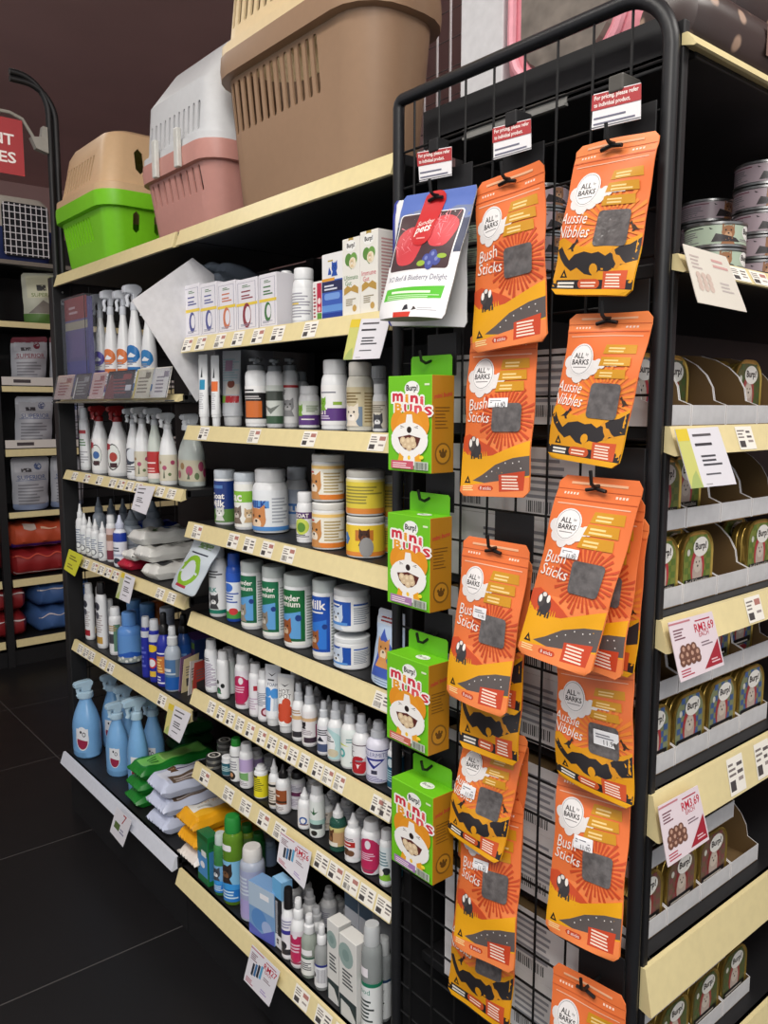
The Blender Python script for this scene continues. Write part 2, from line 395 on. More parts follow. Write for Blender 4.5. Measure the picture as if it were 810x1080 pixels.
# ================================================================ the shelf run at the far end of the aisle
BY = 4.9
bg = thing('shelving', 'black shelving across the far end of the aisle with bags of pet food', 'shelving', (1.3, 5.1, 0))
bm = NB(); box(bm, .2, 3.4, 5.42, 5.45, 0, 2.55); wobj('back_panel', bm, BLACK, bg)
for xx in (1.285,):
    bm = NB(); box(bm, xx-.02, xx+.02, BY-.004, BY+.03, 0, 2.5); wobj('upright', bm, BLACK, bg)
bm = NB(); box(bm, .2, 3.4, BY+.02, 5.42, 0, .09); wobj('plinth', bm, BLACK, bg)
BGS = {'b0': (2.31, 2.285), 'b1': (1.976, 1.942), 'b2': (1.618, 1.585), 'b3': (1.264, 1.222), 'b4': (.904, .87), 'b5': (.514, .47), 'b6': (.16, .115)}
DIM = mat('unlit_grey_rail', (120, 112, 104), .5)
for k, (zt, zb) in BGS.items():
    for (xa, xb) in ((.3, 1.265), (1.305, 3.4)):
        bm = NB(); box(bm, xa, xb, BY+.005, 5.42, zt-.03, zt-.004); s = wobj('shelf', bm, BLACK, bg)
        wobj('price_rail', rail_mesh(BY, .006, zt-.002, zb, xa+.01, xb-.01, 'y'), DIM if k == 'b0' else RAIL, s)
        if k in ('b1', 'b2', 'b3') and xa > 1:            # printed strip above the rail
            bm = NB(); lay = inklayer(bm); box(bm, xa+.01, xb-.01, BY-.004, BY-.002, zt+.004, zt+.05); paint(bm, lay, bm.faces, (222, 216, 210))
            a = Art(xb-xa-.02, .046)
            for u in (.03, .14, .25, .36, .47): a.rect(u, .3, u+.045, .7, (70, 62, 66)) if int(u*100) % 2 else a.ell(u+.02, .5, .012, .012, (40, 36, 40), 10)
            a.put(bm, lambda x, y, o: (xa+.01+x, BY-.004-o, zt+.004+y), lay)
            if k != 'b1': wobj('printed_strip', bm, INK, s)
            else: bm.free()
    SZ[k] = zt-.0033

CLR = {}
for seq in (['base', 's7', 's6', 's5', 's4', 's3', 's2', 'top'], ['fbase', 'f4', 'f3', 'f2', 'f1', 'ftop']):
    for a_, b_ in zip(seq, seq[1:]): CLR[a_] = SZ[b_]-.0275-SZ[a_]

bm = NB(); box(bm, 1.012, 1.02, .80, 1.01, 1.94, 1.944); box(bm, 1.012, 1.02, .80, 1.01, 1.954, 1.956); box(bm, 1.016, 1.018, .80, 1.01, 1.944, 1.954); wobj('side_ticket_channel', bm, mat('clear_grey_channel', (150, 150, 146), .25, .3), ec)

bm = NB(); prism(bm, [(.63, 1.955), (1.125, 1.955), (1.125, 2.018), (.66, 2.018), (.64, 2.01), (.63, 1.995)], 1.03, 1.034, 'x'); wobj('side_lip', bm, BLACK, ec)
# ================================================================ printed artwork of the two treat pouches
OR, OR2, RED, YEL, MUS, GRY, WH, BK = (226, 116, 60), (238, 134, 74), (202, 78, 42), (232, 166, 22), (200, 142, 30), (92, 84, 82), (240, 236, 230), (26, 22, 22)
def logo(a, cx, cy, r):
    for dx, dy, q in ((-1.0, -.15, .45), (-.7, -.75, .5), (-.1, -1.1, .5), (.55, -.85, .5), (1.05, -.55, .5), (1.45, -.3, .35), (1.8, -.38, .22), (2.2, -.35, .12), (2.5, -.34, .08)):
        a.ell(cx+dx*r, cy+dy*r*a.W/a.H, q*r, q*r, (226, 222, 220), 12)
    a.rect(cx+1.6*r, cy-.42*r*a.W/a.H, cx+2.9*r, cy-.27*r*a.W/a.H, (236, 232, 230))
    a.ell(cx, cy, r*1.0, r*1.08, (232, 229, 228), 26); a.ell(cx, cy, r*.9, r*.98, (90, 88, 90), 26); a.ell(cx, cy, r*.875, r*.955, (236, 233, 232), 26)
    a.text('ALL', cx-.18*r, cy+.26*r*a.W/a.H, BK, w=r*.85, bold=.02); a.text('by', cx+.48*r, cy+.32*r*a.W/a.H, BK, w=r*.22)
    a.text('BARKS', cx, cy-.18*r*a.W/a.H, BK, w=r*1.4, bold=.02); a.rect(cx-.55*r, cy-.56*r*a.W/a.H, cx+.55*r, cy-.5*r*a.W/a.H, (140, 136, 136))
def banners(a, y0, dy, x0, x1):
    for i in range(3):
        y = y0-dy*i; s = -.02*i
        a.poly([(x0+s, y-.03), (x1+s, y-.026), (x1+s-.015, y+.032), (x0+s+.02, y+.03)], MUS)
        a.lines(x0+s+.06, y-.018, x1+s-.06, y+.022, 2, (236, 206, 140), .5, .4, i)
def topband(a):
    a.rect(.16, .955, .84, .968, (236, 180, 140)); a.rect(0, .925, 1, .928, (190, 88, 44))
    for x in (.1, .14, .18, .22, .26): a.rect(x, .897, x+.022, .91, (244, 210, 190))
    for x in (.72, .76, .8, .84): a.rect(x, .897, x+.025, .91, (244, 210, 190))
    a.rect(0, .872, 1, .876, (196, 90, 46)); a.rect(.06, .842, .94, .848, (240, 190, 160))
def bush_art(W, H):
    a = Art(W, H); topband(a)
    for k in range(36):                                     # rays round the window
        t = R(k*10+3); c, s = math.cos(t), math.sin(t); e = .2 if k % 2 else .17
        q = lambda rr, dt: (.66+rr*math.cos(t+dt), .47+rr*math.sin(t+dt)*W/H)
        a.poly([q(.18, -.03), q(.31+.04*(k % 3), -.045), q(.31+.04*(k % 3), .045), q(.18, .03)], (194, 72, 36))
    logo(a, .27, .735, .165)
    banners(a, .79, .068, .52, .92)
    a.text('Bush', .24, .555, WH, h=.068, shear=.2, w=.3, rot=4); a.text('Sticks', .26, .475, WH, h=.062, shear=.2, w=.38, rot=-4)
    a.poly([(0, .36), (.12, .375), (.3, .335), (.5, .29), (.62, .25), (.3, .2), (0, .26)], RED)
    a.poly([(0, .29), (.1, .25), (.25, .235), (.5, .245), (.75, .29), (1, .335), (1, .03), (0, .03)], YEL)
    a.poly([(.2, .095), (.35, .13), (.55, .19), (.8, .23), (1, .245), (1, .13), (.7, .1), (.4, .08)], GRY)
    for x, y in ((.42, .12), (.5, .15), (.6, .17), (.7, .2), (.8, .2), (.88, .21), (.9, .17), (.66, .13)): a.ell(x, y, .008, .008, (230, 226, 220), 8)
    a.poly([(0, .06), (.3, .075), (1, .12), (1, .0), (0, .0)], OR2)
    for k in range(9): a.poly([(.12+.035*k, .24), (.128+.035*k, .275), (.14+.035*k, .24)], YEL)
    a.ell(.24, .285, .085, .1, (60, 56, 58), 14); a.ell(.17, .31, .055, .075, (76, 70, 70), 12)               # shaggy dark dog with a pale head
    for x in (.16, .2, .27, .31): a.rect(x, .225, x+.025, .26, (54, 50, 52))
    a.ell(.2, .335, .05, .05, (70, 66, 66), 12); a.ell(.155, .32, .026, .045, WH, 10); a.ell(.27, .325, .026, .045, WH, 10); a.ell(.205, .345, .03, .026, (226, 220, 214), 10)
    a.poly([(.07, .08), (.12, .125), (.17, .08)], BK); a.poly([(.105, .09), (.12, .105), (.14, .088)], YEL)
    a.lines(.05, .035, .24, .07, 3, (248, 226, 160), seed=3)
    a.rr(.3, .035, .52, .065, .035, (196, 70, 34)); a.text('8 sticks', .41, .05, WH, w=.16)
    a.poly([(.6, .03), (.6, .13), (.95, .155), (.93, .04)], (200, 70, 38)); a.lines(.64, .045, .92, .135, 5, (248, 224, 206), .5, .3, 5)
    return a
def kangaroo(a, cx, cy, s, c, fl=1):
    pts = [(-.5, -.1), (-.9, -.35), (-.35, -.3), (-.2, -.6), (.1, -.6), (-.02, -.3), (.18, 0), (.3, .35), (.55, .45), (.4, .6), (.3, .8), (.18, .58), (.05, .3), (-.2, .25)]
    a.poly([(cx+fl*x*s, cy+y*s*a.W/a.H) for x, y in pts], c)
def nibble_art(W, H):
    a = Art(W, H); topband(a)
    for k in range(30):
        t = R(k*12); q = lambda rr, dt: (.66+rr*math.cos(t+dt), .42+rr*math.sin(t+dt)*W/H)
        a.poly([q(.2, -.05), q(.36+.06*(k % 2), -.05), q(.36+.06*(k % 2), .05), q(.2, .05)], (232, 136, 52))
    logo(a, .27, .685, .165)
    banners(a, .755, .082, .54, .92)
    a.text('Aussie', .18, .5, WH, h=.075, shear=.2, w=.36, rot=-4); a.text('Nibbles', .2, .41, WH, h=.078, shear=.2, w=.42, rot=-4)
    a.poly([(0, .36), (.08, .375), (.2, .335), (.36, .3), (.5, .335), (.7, .3), (.85, .335), (1, .38), (1, .05), (0, .05)], (218, 150, 22))
    a.poly([(.0, .3), (.06, .32), (.12, .27), (.2, .22), (.27, .255), (.4, .27), (.5, .255), (.58, .265), (.66, .24), (.72, .265), (.8, .3), (.9, .315), (1, .36), (1, .22), (.9, .2), (.78, .17), (.7, .145), (.6, .15), (.52, .12), (.42, .13), (.32, .17), (.24, .15), (.14, .19), (.06, .24)], (40, 36, 38))
    kangaroo(a, .24, .315, .1, (40, 36, 38)); kangaroo(a, .78, .22, .15, (206, 138, 30), -1); kangaroo(a, .9, .42, .08, (60, 40, 26), -1)
    a.ell(.53, .16, .05, .055, (218, 150, 22), 10); a.rect(.515, .1, .545, .15, (218, 150, 22))
    a.poly([(.1, .11), (.15, .165), (.2, .11)], BK); a.poly([(.135, .12), (.15, .14), (.17, .118)], YEL)
    a.rect(0, .035, 1, .095, (36, 32, 34)); a.lines(.08, .045, .3, .09, 2, (230, 224, 214), .6, .2, 4)
    a.rr(.34, .04, .62, .1, .05, (200, 84, 40)); a.lines(.38, .052, .58, .092, 2, (250, 226, 206), .45, .3, 7)
    a.poly([(.66, .035), (.65, .145), (.93, .155), (.93, .04)], (204, 84, 44)); a.lines(.69, .048, .91, .14, 5, (248, 224, 206), .5, .3, 5)
    a.rect(0, 0, 1, .036, YEL)
    return a
def sstep(a, b, x): t = min(1, max(0, (x-a)/(b-a))); return t*t*(3-2*t)
STICKER = mat('price_sticker', (236, 236, 238), .5); WINDOW = mat('smoky_pouch_window', (96, 92, 92), .2, var=.3, scale=90., bump=.5)
class Quad:
    """surface of a filled pouch hung between four corner points; u from the viewer's left, v from the bottom"""
    def __init__(s, TL, TR, BR, BL, fat=.012, base=.4, rad=.07, seed=0, wob=.0012):
        s.c = [Vector(p) for p in (TL, TR, BR, BL)]; s.fat, s.base, s.rad, s.wob = fat, base, rad, wob
        s.n = (s.c[1]-s.c[0]).cross(s.c[3]-s.c[0]).normalized(); mid = sum(s.c, Vector())/4
        if s.n.dot(E0-mid) < 0: s.n.negate()
        s.W = ((s.c[0]-s.c[1]).length+(s.c[2]-s.c[3]).length)/2; s.H = ((s.c[0]-s.c[3]).length+(s.c[1]-s.c[2]).length)/2; s.ph = seed*1.7
    def k(s, v):
        r = s.rad; rh = r*s.W/s.H
        d = min(v, 1-v)
        if d >= rh: return 1.
        t = 1-max(0, d)/rh
        return 1-2*r*(1-math.sqrt(max(0, 1-t*t)))
    def bul(s, u, v):
        b = (max(0, math.sin(PI*min(1, max(0, u)))))**.7
        g = sstep(.97, .55, v)*(s.base+(1-s.base)*sstep(0, .3, v))
        return s.fat*b*g
    def P(s, u, v, off=0., side=1):
        uu = .5+(u-.5)*s.k(v)
        p = (s.c[0]*(1-uu)+s.c[1]*uu)*v+(s.c[3]*(1-uu)+s.c[2]*uu)*(1-v)
        w = s.wob*(math.sin(9*v+4*u+s.ph)+.7*math.sin(17*v-7*u+s.ph*2))+.5*s.wob*math.sin(60*v)*sstep(.8, .9, v)
        if side > 0: return p+s.n*(s.bul(u, v)+w+.0006+off)
        return p+s.n*(-s.bul(u, v)*.8+w-.0008-off)
def pouch(name, label, q, art, base_cols, window=None, sticker=None, cat='pouch', group=None, gusset=None):
    """q: Quad; base_cols: [(v0, colour)] from the bottom; window: (u0, v0, u1, v1); sticker likewise"""
    root = thing(name, label, cat, tuple((q.c[0]+q.c[1])/2), 0, group)
    bm = NB(); lay = inklayer(bm); nu, nv = 12, 26
    F = [[bm.verts.new(q.P(i/nu, j/nv)) for i in range(nu+1)] for j in range(nv+1)]
    Bk = [[bm.verts.new(q.P(i/nu, j/nv, 0, -1)) for i in range(nu+1)] for j in range(nv+1)]
    def colr(v):
        c = base_cols[0][1]
        for v0, cc in base_cols:
            if v >= v0: c = cc
        return c
    for j in range(nv):
        for i in range(nu):
            f = bm.faces.new((F[j][i], F[j][i+1], F[j+1][i+1], F[j+1][i])); paint(bm, lay, [f], colr((j+.5)/nv))
            f = bm.faces.new((Bk[j][i+1], Bk[j][i], Bk[j+1][i], Bk[j+1][i+1])); paint(bm, lay, [f], gusset or colr((j+.5)/nv))
        for i in (0, nu):
            f = bm.faces.new((F[j][i], F[j+1][i], Bk[j+1][i], Bk[j][i]) if i == 0 else (F[j+1][i], F[j][i], Bk[j][i], Bk[j+1][i])); paint(bm, lay, [f], gusset or colr((j+.5)/nv))
    for j in (0, nv):
        for i in range(nu):
            f = bm.faces.new((F[j][i+1], F[j][i], Bk[j][i], Bk[j][i+1]) if j == 0 else (F[j][i], F[j][i+1], Bk[j][i+1], Bk[j][i])); paint(bm, lay, [f], gusset or colr((j+.5)/nv))
    art.put(bm, lambda x, y, o: q.P(min(1, max(0, x/art.W)), min(1, max(0, y/art.H)), o), lay, .0006, .0001, maxl=art.W/14)
    wobj('film_pouch', bm, FOIL, root, True)
    def patch(nm, r, m, off, rr=.12):
        bm = NB(); u0, v0, u1, v1 = r
        o = rrect((u1-u0), (v1-v0)*q.H/q.W, rr*(u1-u0), 3)
        P = [bm.verts.new(q.P((u0+u1)/2+x, (v0+v1)/2+y*q.W/q.H, off)) for x, y in o]
        Q = [bm.verts.new(q.P((u0+u1)/2+x*.55, (v0+v1)/2+y*.55*q.W/q.H, off)) for x, y in o]
        c = bm.verts.new(q.P((u0+u1)/2, (v0+v1)/2, off))
        n = len(P)
        for i in range(n):
            j = (i+1) % n; bm.faces.new((P[i], P[j], Q[j], Q[i])); bm.faces.new((Q[i], Q[j], c))
        flip_to(bm, bm.faces, q.n)
        return bm
    if window: wobj('window', patch('window', window, WINDOW, .0026), WINDOW, root, True)
    if sticker:
        bm = patch('sticker', sticker, STICKER, .0032, .03); lay = inklayer(bm); paint(bm, lay, bm.faces, (238, 238, 240))
        u0, v0, u1, v1 = sticker; a = Art(q.W*(u1-u0), q.H*(v1-v0)); a.lines(.1, .5, .9, .85, 2, (120, 120, 130)); a.text('11.90', .65, .25, (40, 40, 44), w=.5)
        a.put(bm, lambda x, y, o: q.P(u0+x/q.W, v0+y/q.H, o), lay, .0034, .0001)
        wobj('price_sticker', bm, INK, root)
    return root
BUSHC = [(0, OR2), (.34, OR)]; NIBC = [(0, YEL), (.3, OR), (.88, OR2)]
def qpx(px, xt, xb, **k):
    P = [onX(*px[0], xt), onX(*px[1], xt), onX(*px[2], xb), onX(*px[3], xb)]
    return Quad(*P, **k)
BW, NW = (.49, .385, .87, .555), (.49, .3, .86, .53)
def hang_hook(q, label, plate=True, top=None):
    """wire peg from the side panel through the slot of the pouch"""
    p = q.P(.5, .94, 0)
    y, z = p.y, p.z; root = thing('display_hook', label, 'hook', (PX-.013, y, z), 0, 'display hooks on the wire side panel')
    bm = NB(); box(bm, PX-.0135, PX-.011, y-.04, y+.04, z-.02, z+.055, 0, .001); wobj('back_plate', bm, BLACK, root)
    bm = NB(); tube(bm, [(PX-.0135, y, z+.006), (p.x-.012, y, z+.004), (p.x-.017, y, z+.008), (p.x-.02, y, z+.026)], .0027, 6); wobj('prong', bm, WIRE, root, True)
    bm = NB(); tube(bm, [(p.x-.0065, y+.016, z-.002), (p.x-.0065, y, z+.001), (p.x-.0065, y-.016, z-.002)], .0028, 6); wobj('end_bar', bm, WIRE, root, True)
    return root
PB = 'foil pouch of beef sticks'
spec = [
 ('bush', ((504, 194), (574, 167), (577, 359), (500, 373)), .945, .93, None, 'orange stick pouch without a price sticker, topmost of the left column, beside the meat pouch'),
 ('bush', ((497, 350), (568, 345), (558, 525), (486, 523)), .955, .925, (.42, .53, .7, .585), 'orange stick pouch hung below the topmost stick pouch, its upper end tucked under'),
 ('nib', ((608.7, 155), (697, 136), (667, 313), (581.5, 310.6)), .945, .915, None, 'orange and mustard nibble pouch at the top right of the wire panel'),
 ('nib', ((603.5, 332), (690.4, 327.6), (651.5, 495), (577, 482)), .945, .915, None, 'creased orange and mustard nibble pouch hung second from the top in the right column'),
 ('bush', ((592.6, 500), (681, 508), (622, 715), (547, 687)), .93, .872, (.3, .56, .54, .61), 'orange foil stick pouch in front, swung out over two others, in the right column'),
 ('bush', ((600, 520), (682.5, 526), (655, 719), (580, 690)), .946, .908, None, 'orange foil stick pouch tucked directly behind the swung-out pouch in the right column'),
 ('nib', ((606, 538), (684.5, 548), (669, 716), (592, 690)), .964, .944, None, 'orange nibble pouch mostly hidden, rearmost behind two stick pouches in the right column'),
 ('bush', ((491, 564.6), (560, 576), (532.6, 758), (471, 732)), .934, .884, (.35, .52, .56, .59), 'orange stick pouch mid left column, white sticker beside its dark window'),
 ('nib', ((496, 580), (562, 590), (548, 756), (486, 735)), .952, .918, None, 'orange nibble pouch edge showing behind the middle stick pouch of the left column'),
 ('nib', ((491, 625), (556, 640), (546, 809), (485, 786.5)), .958, .926, None, 'nibble pouch showing only its black and mustard foot below the middle stick pouch'),
 ('nib', ((492, 765), (557, 777), (527.5, 912.5), (471.7, 876)), .96, .92, (.18, .4, .44, .5), 'tilted nibble pouch with a white sticker over its lettering, lower left column'),
 ('bush', ((494, 772), (558, 783), (548, 935), (484, 905)), .973, .969, None, 'orange foil pouch whose right edge shows behind the tilted nibble pouch'),
 ('bush', ((492, 832), (553, 846), (542, 1028), (479, 996)), .957, .912, (.3, .54, .57, .6), 'orange foil stick pouch hung under the tilted nibble pouch, white sticker on its window'),
 ('nib', ((484, 912), (548, 928), (538, 1090), (473, 1045)), .968, .94, None, 'lowest nibble pouch of the left column, cut off by the bottom of the view'),
 ('nib', ((588, 690), (668, 698), (668, 855), (587, 816)), .958, .938, (.56, .38, .86, .49), 'nibble pouch with a white sticker on its dark window, below the swung-out stick pouches'),
 ('bush', ((590, 805), (667, 824), (653, 1017), (577, 979)), .965, .915, (.36, .55, .62, .625), 'orange foil stick pouch low in the right column with a white sticker above its window'),
 ('bush', ((584, 1013), (661.4, 1052), (650, 1240), (575, 1195)), .945, .905, None, 'lowest orange foil stick pouch of the right column, only its top in view'),
]
ordn = {'bush': 'stick', 'nib': 'nibble'}
for i, (k, px, xt, xb, stk, lab) in enumerate(spec):
    q = qpx(px, xt, xb, fat=.005 if i in (5, 6, 8, 9, 11) else .008, seed=i, wob=.0015)
    a = bush_art(q.W, q.H) if k == 'bush' else nibble_art(q.W, q.H)
    pouch('treat_pouch', lab, q, a, BUSHC if k == 'bush' else NIBC, BW if k == 'bush' else NW, stk, 'treat pouch', 'treat pouches hung on the wire side panel')
    if i not in (5, 6, 8, 11):
        hang_hook(q, 'black wire hook holding the '+('pouch' if False else '')+['top left stick pouch', 'second stick pouch from the top left', 'top right nibble pouch', 'second nibble pouch of the right column', 'three pouches swung out in the right column', '', '', 'middle stick pouch of the left column', '', 'nibble pouch below the middle stick pouch', 'tilted nibble pouch of the left column', '', 'stick pouch under the tilted nibble pouch', 'lowest nibble pouch of the left column', 'nibble pouch below the swung-out pouches', 'low stick pouch of the right column', 'lowest stick pouch of the right column'][i])
# ---------------------------------------------------------------- the blue and white meat pouch
q = qpx(((427.6, 207), (505, 194.5), (468, 336), (399.5, 338)), .94, .885, fat=.012, base=1.0, rad=.03, wob=.0008)
a = Art(q.W, q.H)
a.rect(0, 0, 1, .42, (238, 238, 240)); a.rect(0, .74, 1, 1, (86, 112, 186)); a.poly([(0, .82), (.3, .86), (.6, .8), (.8, .86), (1, .85), (1, .7), (0, .7)], (116, 128, 160))
a.poly([(0, .42), (0, .78), (.5, .7), (1, .76), (1, .5)], (60, 66, 92))
a.rr(.04, .36, .93, .83, .04, (240, 238, 238)); a.rr(.055, .368, .915, .822, .035, (70, 48, 52))
def steak(cx, cy, rx, ry, rot):
    pts = [(cx+rx*math.cos(t)*(1+.12*math.sin(3*t)), cy+ry*math.sin(t)*(1+.1*math.cos(2*t))) for t in [i*2*PI/22 for i in range(22)]]
    a.poly(pts, (210, 66, 74))
    for k in range(26):
        r1 = random.Random(k+int(cx*100)); t = r1.random()*2*PI; r = .25+.6*r1.random(); x = cx+rx*r*math.cos(t); y = cy+ry*r*math.sin(t); d = .05+.08*r1.random(); e = r1.random()*PI
        a.poly([(x, y), (x+d*math.cos(e), y+d*math.sin(e)), (x+d*math.cos(e)+.01, y+d*math.sin(e)+.006)], (240, 150, 158))
steak(.3, .56, .22, .17, 0); steak(.72, .66, .18, .14, 0)
for x, y in ((.62, .44), (.7, .47), (.76, .43), (.68, .40)): a.ell(x, y, .055, .055, (70, 80, 150), 12); a.ell(x, y+.008, .022, .022, (120, 130, 190), 8)
a.ell(.56, .41, .06, .03, (150, 180, 60), 10); a.ell(.82, .46, .06, .025, (150, 180, 60), 10)
a.rr(.33, .6, .62, 1.0, .1, (196, 36, 40)); a.ell(.475, .64, .145, .12, (196, 36, 40), 20)
a.text('Sunday', .475, .73, WH, w=.22, shear=.25, rot=8); a.text('pets', .475, .67, WH, w=.2, shear=.25, rot=8, bold=.02); a.rect(.42, .6, .54, .61, (240, 160, 160))
a.text('XO Beef & Blueberry Delight', .5, .3, (84, 82, 110), w=.86, h=.055, shear=.1)
a.poly([(.08, .13), (.09, .225), (.93, .24), (.92, .145)], (88, 190, 50))
a.lines(.2, .185, .8, .215, 1, (230, 245, 220), .6); a.lines(.14, .14, .9, .18, 3, (214, 240, 200), .4, .2, 2)
a.rect(.3, .0, .58, .04, (204, 56, 40)); a.poly([(.44, .05), (.46, .09), (.5, .1), (.53, .06)], (40, 40, 50)); a.poly([(.58, .05), (.6, .085), (.65, .06)], (60, 50, 50)); a.lines(.66, .05, .92, .08, 2, (180, 180, 186))
q.P0 = q.P
pouch('treat_pouch', 'white and blue pouch with raw red meat and blueberries on its front', q, a, [(0, (238, 238, 240))], None, None, 'treat pouch', None, (128, 130, 124))
hang_hook(q, 'black wire hook holding the white and blue meat pouch')
# a second one behind it, only its blue and white left edge shows
q = qpx(((417, 212), (494, 203), (492, 345), (410, 344)), .963, .945, fat=.008, base=1.0, rad=.03)
a2 = Art(q.W, q.H); a2.rect(0, .0, .035, 1, (60, 70, 160)); a2.rect(.5, .7, 1, 1, (86, 112, 186))
pouch('treat_pouch', 'white and blue pouch mostly hidden behind the meat pouch', q, a2, [(0, (236, 236, 238))], None, None, 'treat pouch', None, (186, 188, 186))
# ---------------------------------------------------------------- pricing notices
for i, (px, X) in enumerate(((((440, 161), (477, 154.5), (477, 185), (442, 192)), .958), (((520, 135), (560.5, 125), (561, 157), (520, 169)), .95), (((625.4, 100), (677, 87), (676.7, 125), (623, 137.5)), .945))):
    q = qpx(px, X, X-.004, fat=0, rad=.02, wob=0); r = thing('notice_card', ['leftmost red and white pricing notice above the meat pouch', 'red and white pricing notice above the top stick pouch', 'red and white pricing notice above the top right nibble pouch'][i], 'notice', tuple((q.c[0]+q.c[1])/2), 0, 'pricing notices on the hooks')
    bm = NB(); lay = inklayer(bm)
    F = [bm.verts.new(q.P(u, v)) for u, v in ((0, 0), (1, 0), (1, 1), (0, 1))]; Bk = [bm.verts.new(q.P(u, v, 0, -1)) for u, v in ((0, 0), (1, 0), (1, 1), (0, 1))]
    fs = [bm.faces.new(F), bm.faces.new(Bk[::-1])]+[bm.faces.new((F[(k+1) % 4], F[k], Bk[k], Bk[(k+1) % 4])) for k in range(4)]
    paint(bm, lay, fs, (232, 230, 232)); a = Art(q.W, q.H)
    a.rect(0, .52, 1, .97, (172, 52, 56)); a.text('For pricing, please refer', .5, .84, WH, w=.9, h=.16, bold=.02); a.text('to individual product.', .42, .64, WH, w=.74, h=.16, bold=.02)
    a.lines(.06, .1, .92, .42, 2, (110, 110, 130), .3, .3); a.rect(0, .03, 1, .05, (60, 60, 70))
    a.put(bm, lambda x, y, o: q.P(x/q.W, y/q.H, o), lay, .0006); wobj('card', bm, INK, r)
    bm = NB(); t = q.P(.5, 1.0); box(bm, t.x-.003, PX-.003, t.y-.011, t.y+.011, t.z-.004, t.z+.017, 0, .002); wobj('clip', bm, mat('smoky_clip', (86, 84, 80), .3) if i == 2 else BLACK, r)
# ---------------------------------------------------------------- the four green treat boxes
GREEN, GOLD = (112, 196, 28), (176, 122, 22)
def bun_art(W, H, band):
    a = Art(W, H)
    a.ell(.56, .865, .17, .115, (244, 244, 240), 20); a.text('Burp!', .56, .865, BK, w=.26, bold=.03)
    a.rect(.84, .895, .95, .915, (226, 240, 200))
    cols = [(208, 44, 66), (236, 160, 40), (208, 44, 66), (226, 84, 90)]
    gw = {'m': .27, 'i': .085, 'n': .19, 'B': .19, 'U': .2, 'S': .19}
    def word(s, x0, y, dx, h, k):
        x = x0
        for i, ch in enumerate(s):
            x0_ = x+gw[ch]/2-dx*i; x += gw[ch]+.035
            for ox, oy in ((-.022, 0), (.022, 0), (0, .013), (0, -.013), (.016, .01), (-.016, -.01)): a.text(ch, x0_+dx*i+ox, y-.012*i+oy, (248, 246, 240), h=h*1.06, w=gw[ch]*1.06, bold=.06)
            a.text(ch, x0_+dx*i, y-.012*i, cols[(i+k) % 4], h=h*.92, w=gw[ch]*.92, bold=.04)
    word('mini', .1, .775, .18, .1, 0); word('BUnS', .16, .672, .19, .1, 1)
    a.ell(.25, .5, .17, .2, (232, 150, 34), 16); a.ell(.8, .5, .17, .2, (232, 150, 34), 16)           # ears
    a.ell(.52, .46, .3, .26, (236, 156, 40), 24); a.poly([(.46, .6), (.58, .6), (.62, .46), (.42, .46)], (246, 244, 240))
    a.ell(.52, .335, .42, .27, (248, 246, 242), 24)
    for x in (.14, .9): a.poly([(x-.04, .38), (x+.04, .4), (x, .27)], (248, 246, 242))
    a.ell(.52, .44, .055, .05, (40, 26, 24), 12)
    for s in (-1, 1): a.poly([(.52+s*.2, .485), (.52+s*.1, .465), (.52+s*.2, .475)], (60, 36, 24)); a.poly([(.52+s*.2, .455), (.52+s*.1, .465), (.52+s*.2, .462)], (60, 36, 24))
    a.poly([(.26, .36), (.4, .375), (.52, .39), (.64, .375), (.78, .36), (.72, .28), (.62, .235), (.52, .225), (.42, .235), (.32, .28)], (92, 36, 30))
    for x, y in ((.42, .29), (.52, .26), (.62, .29), (.5, .32), (.6, .33), (.38, .325)): a.ell(x, y, .07, .062, (222, 196, 158), 12); a.ell(x, y+.006, .035, .03, (238, 218, 184), 10)
    a.poly([(.3, .2), (.24, .07), (.82, .07), (.76, .2), (.6, .14), (.52, .12), (.42, .14)], (240, 170, 40)); a.poly([(.4, .2), (.38, .07), (.66, .07), (.64, .2)], (248, 246, 242))
    a.ell(.52, .15, .035, .035, (250, 206, 60), 10); a.ell(.8, .16, .05, .03, (250, 226, 60), 10)
    a.rect(.1, .03, .62, .115, band); a.lines(.14, .04, .58, .105, 3, (250, 236, 236), .4); a.rect(.64, .03, .95, .115, (196, 206, 190)); a.bars(.66, .035, .93, .105, 12, (60, 60, 60))
    return a
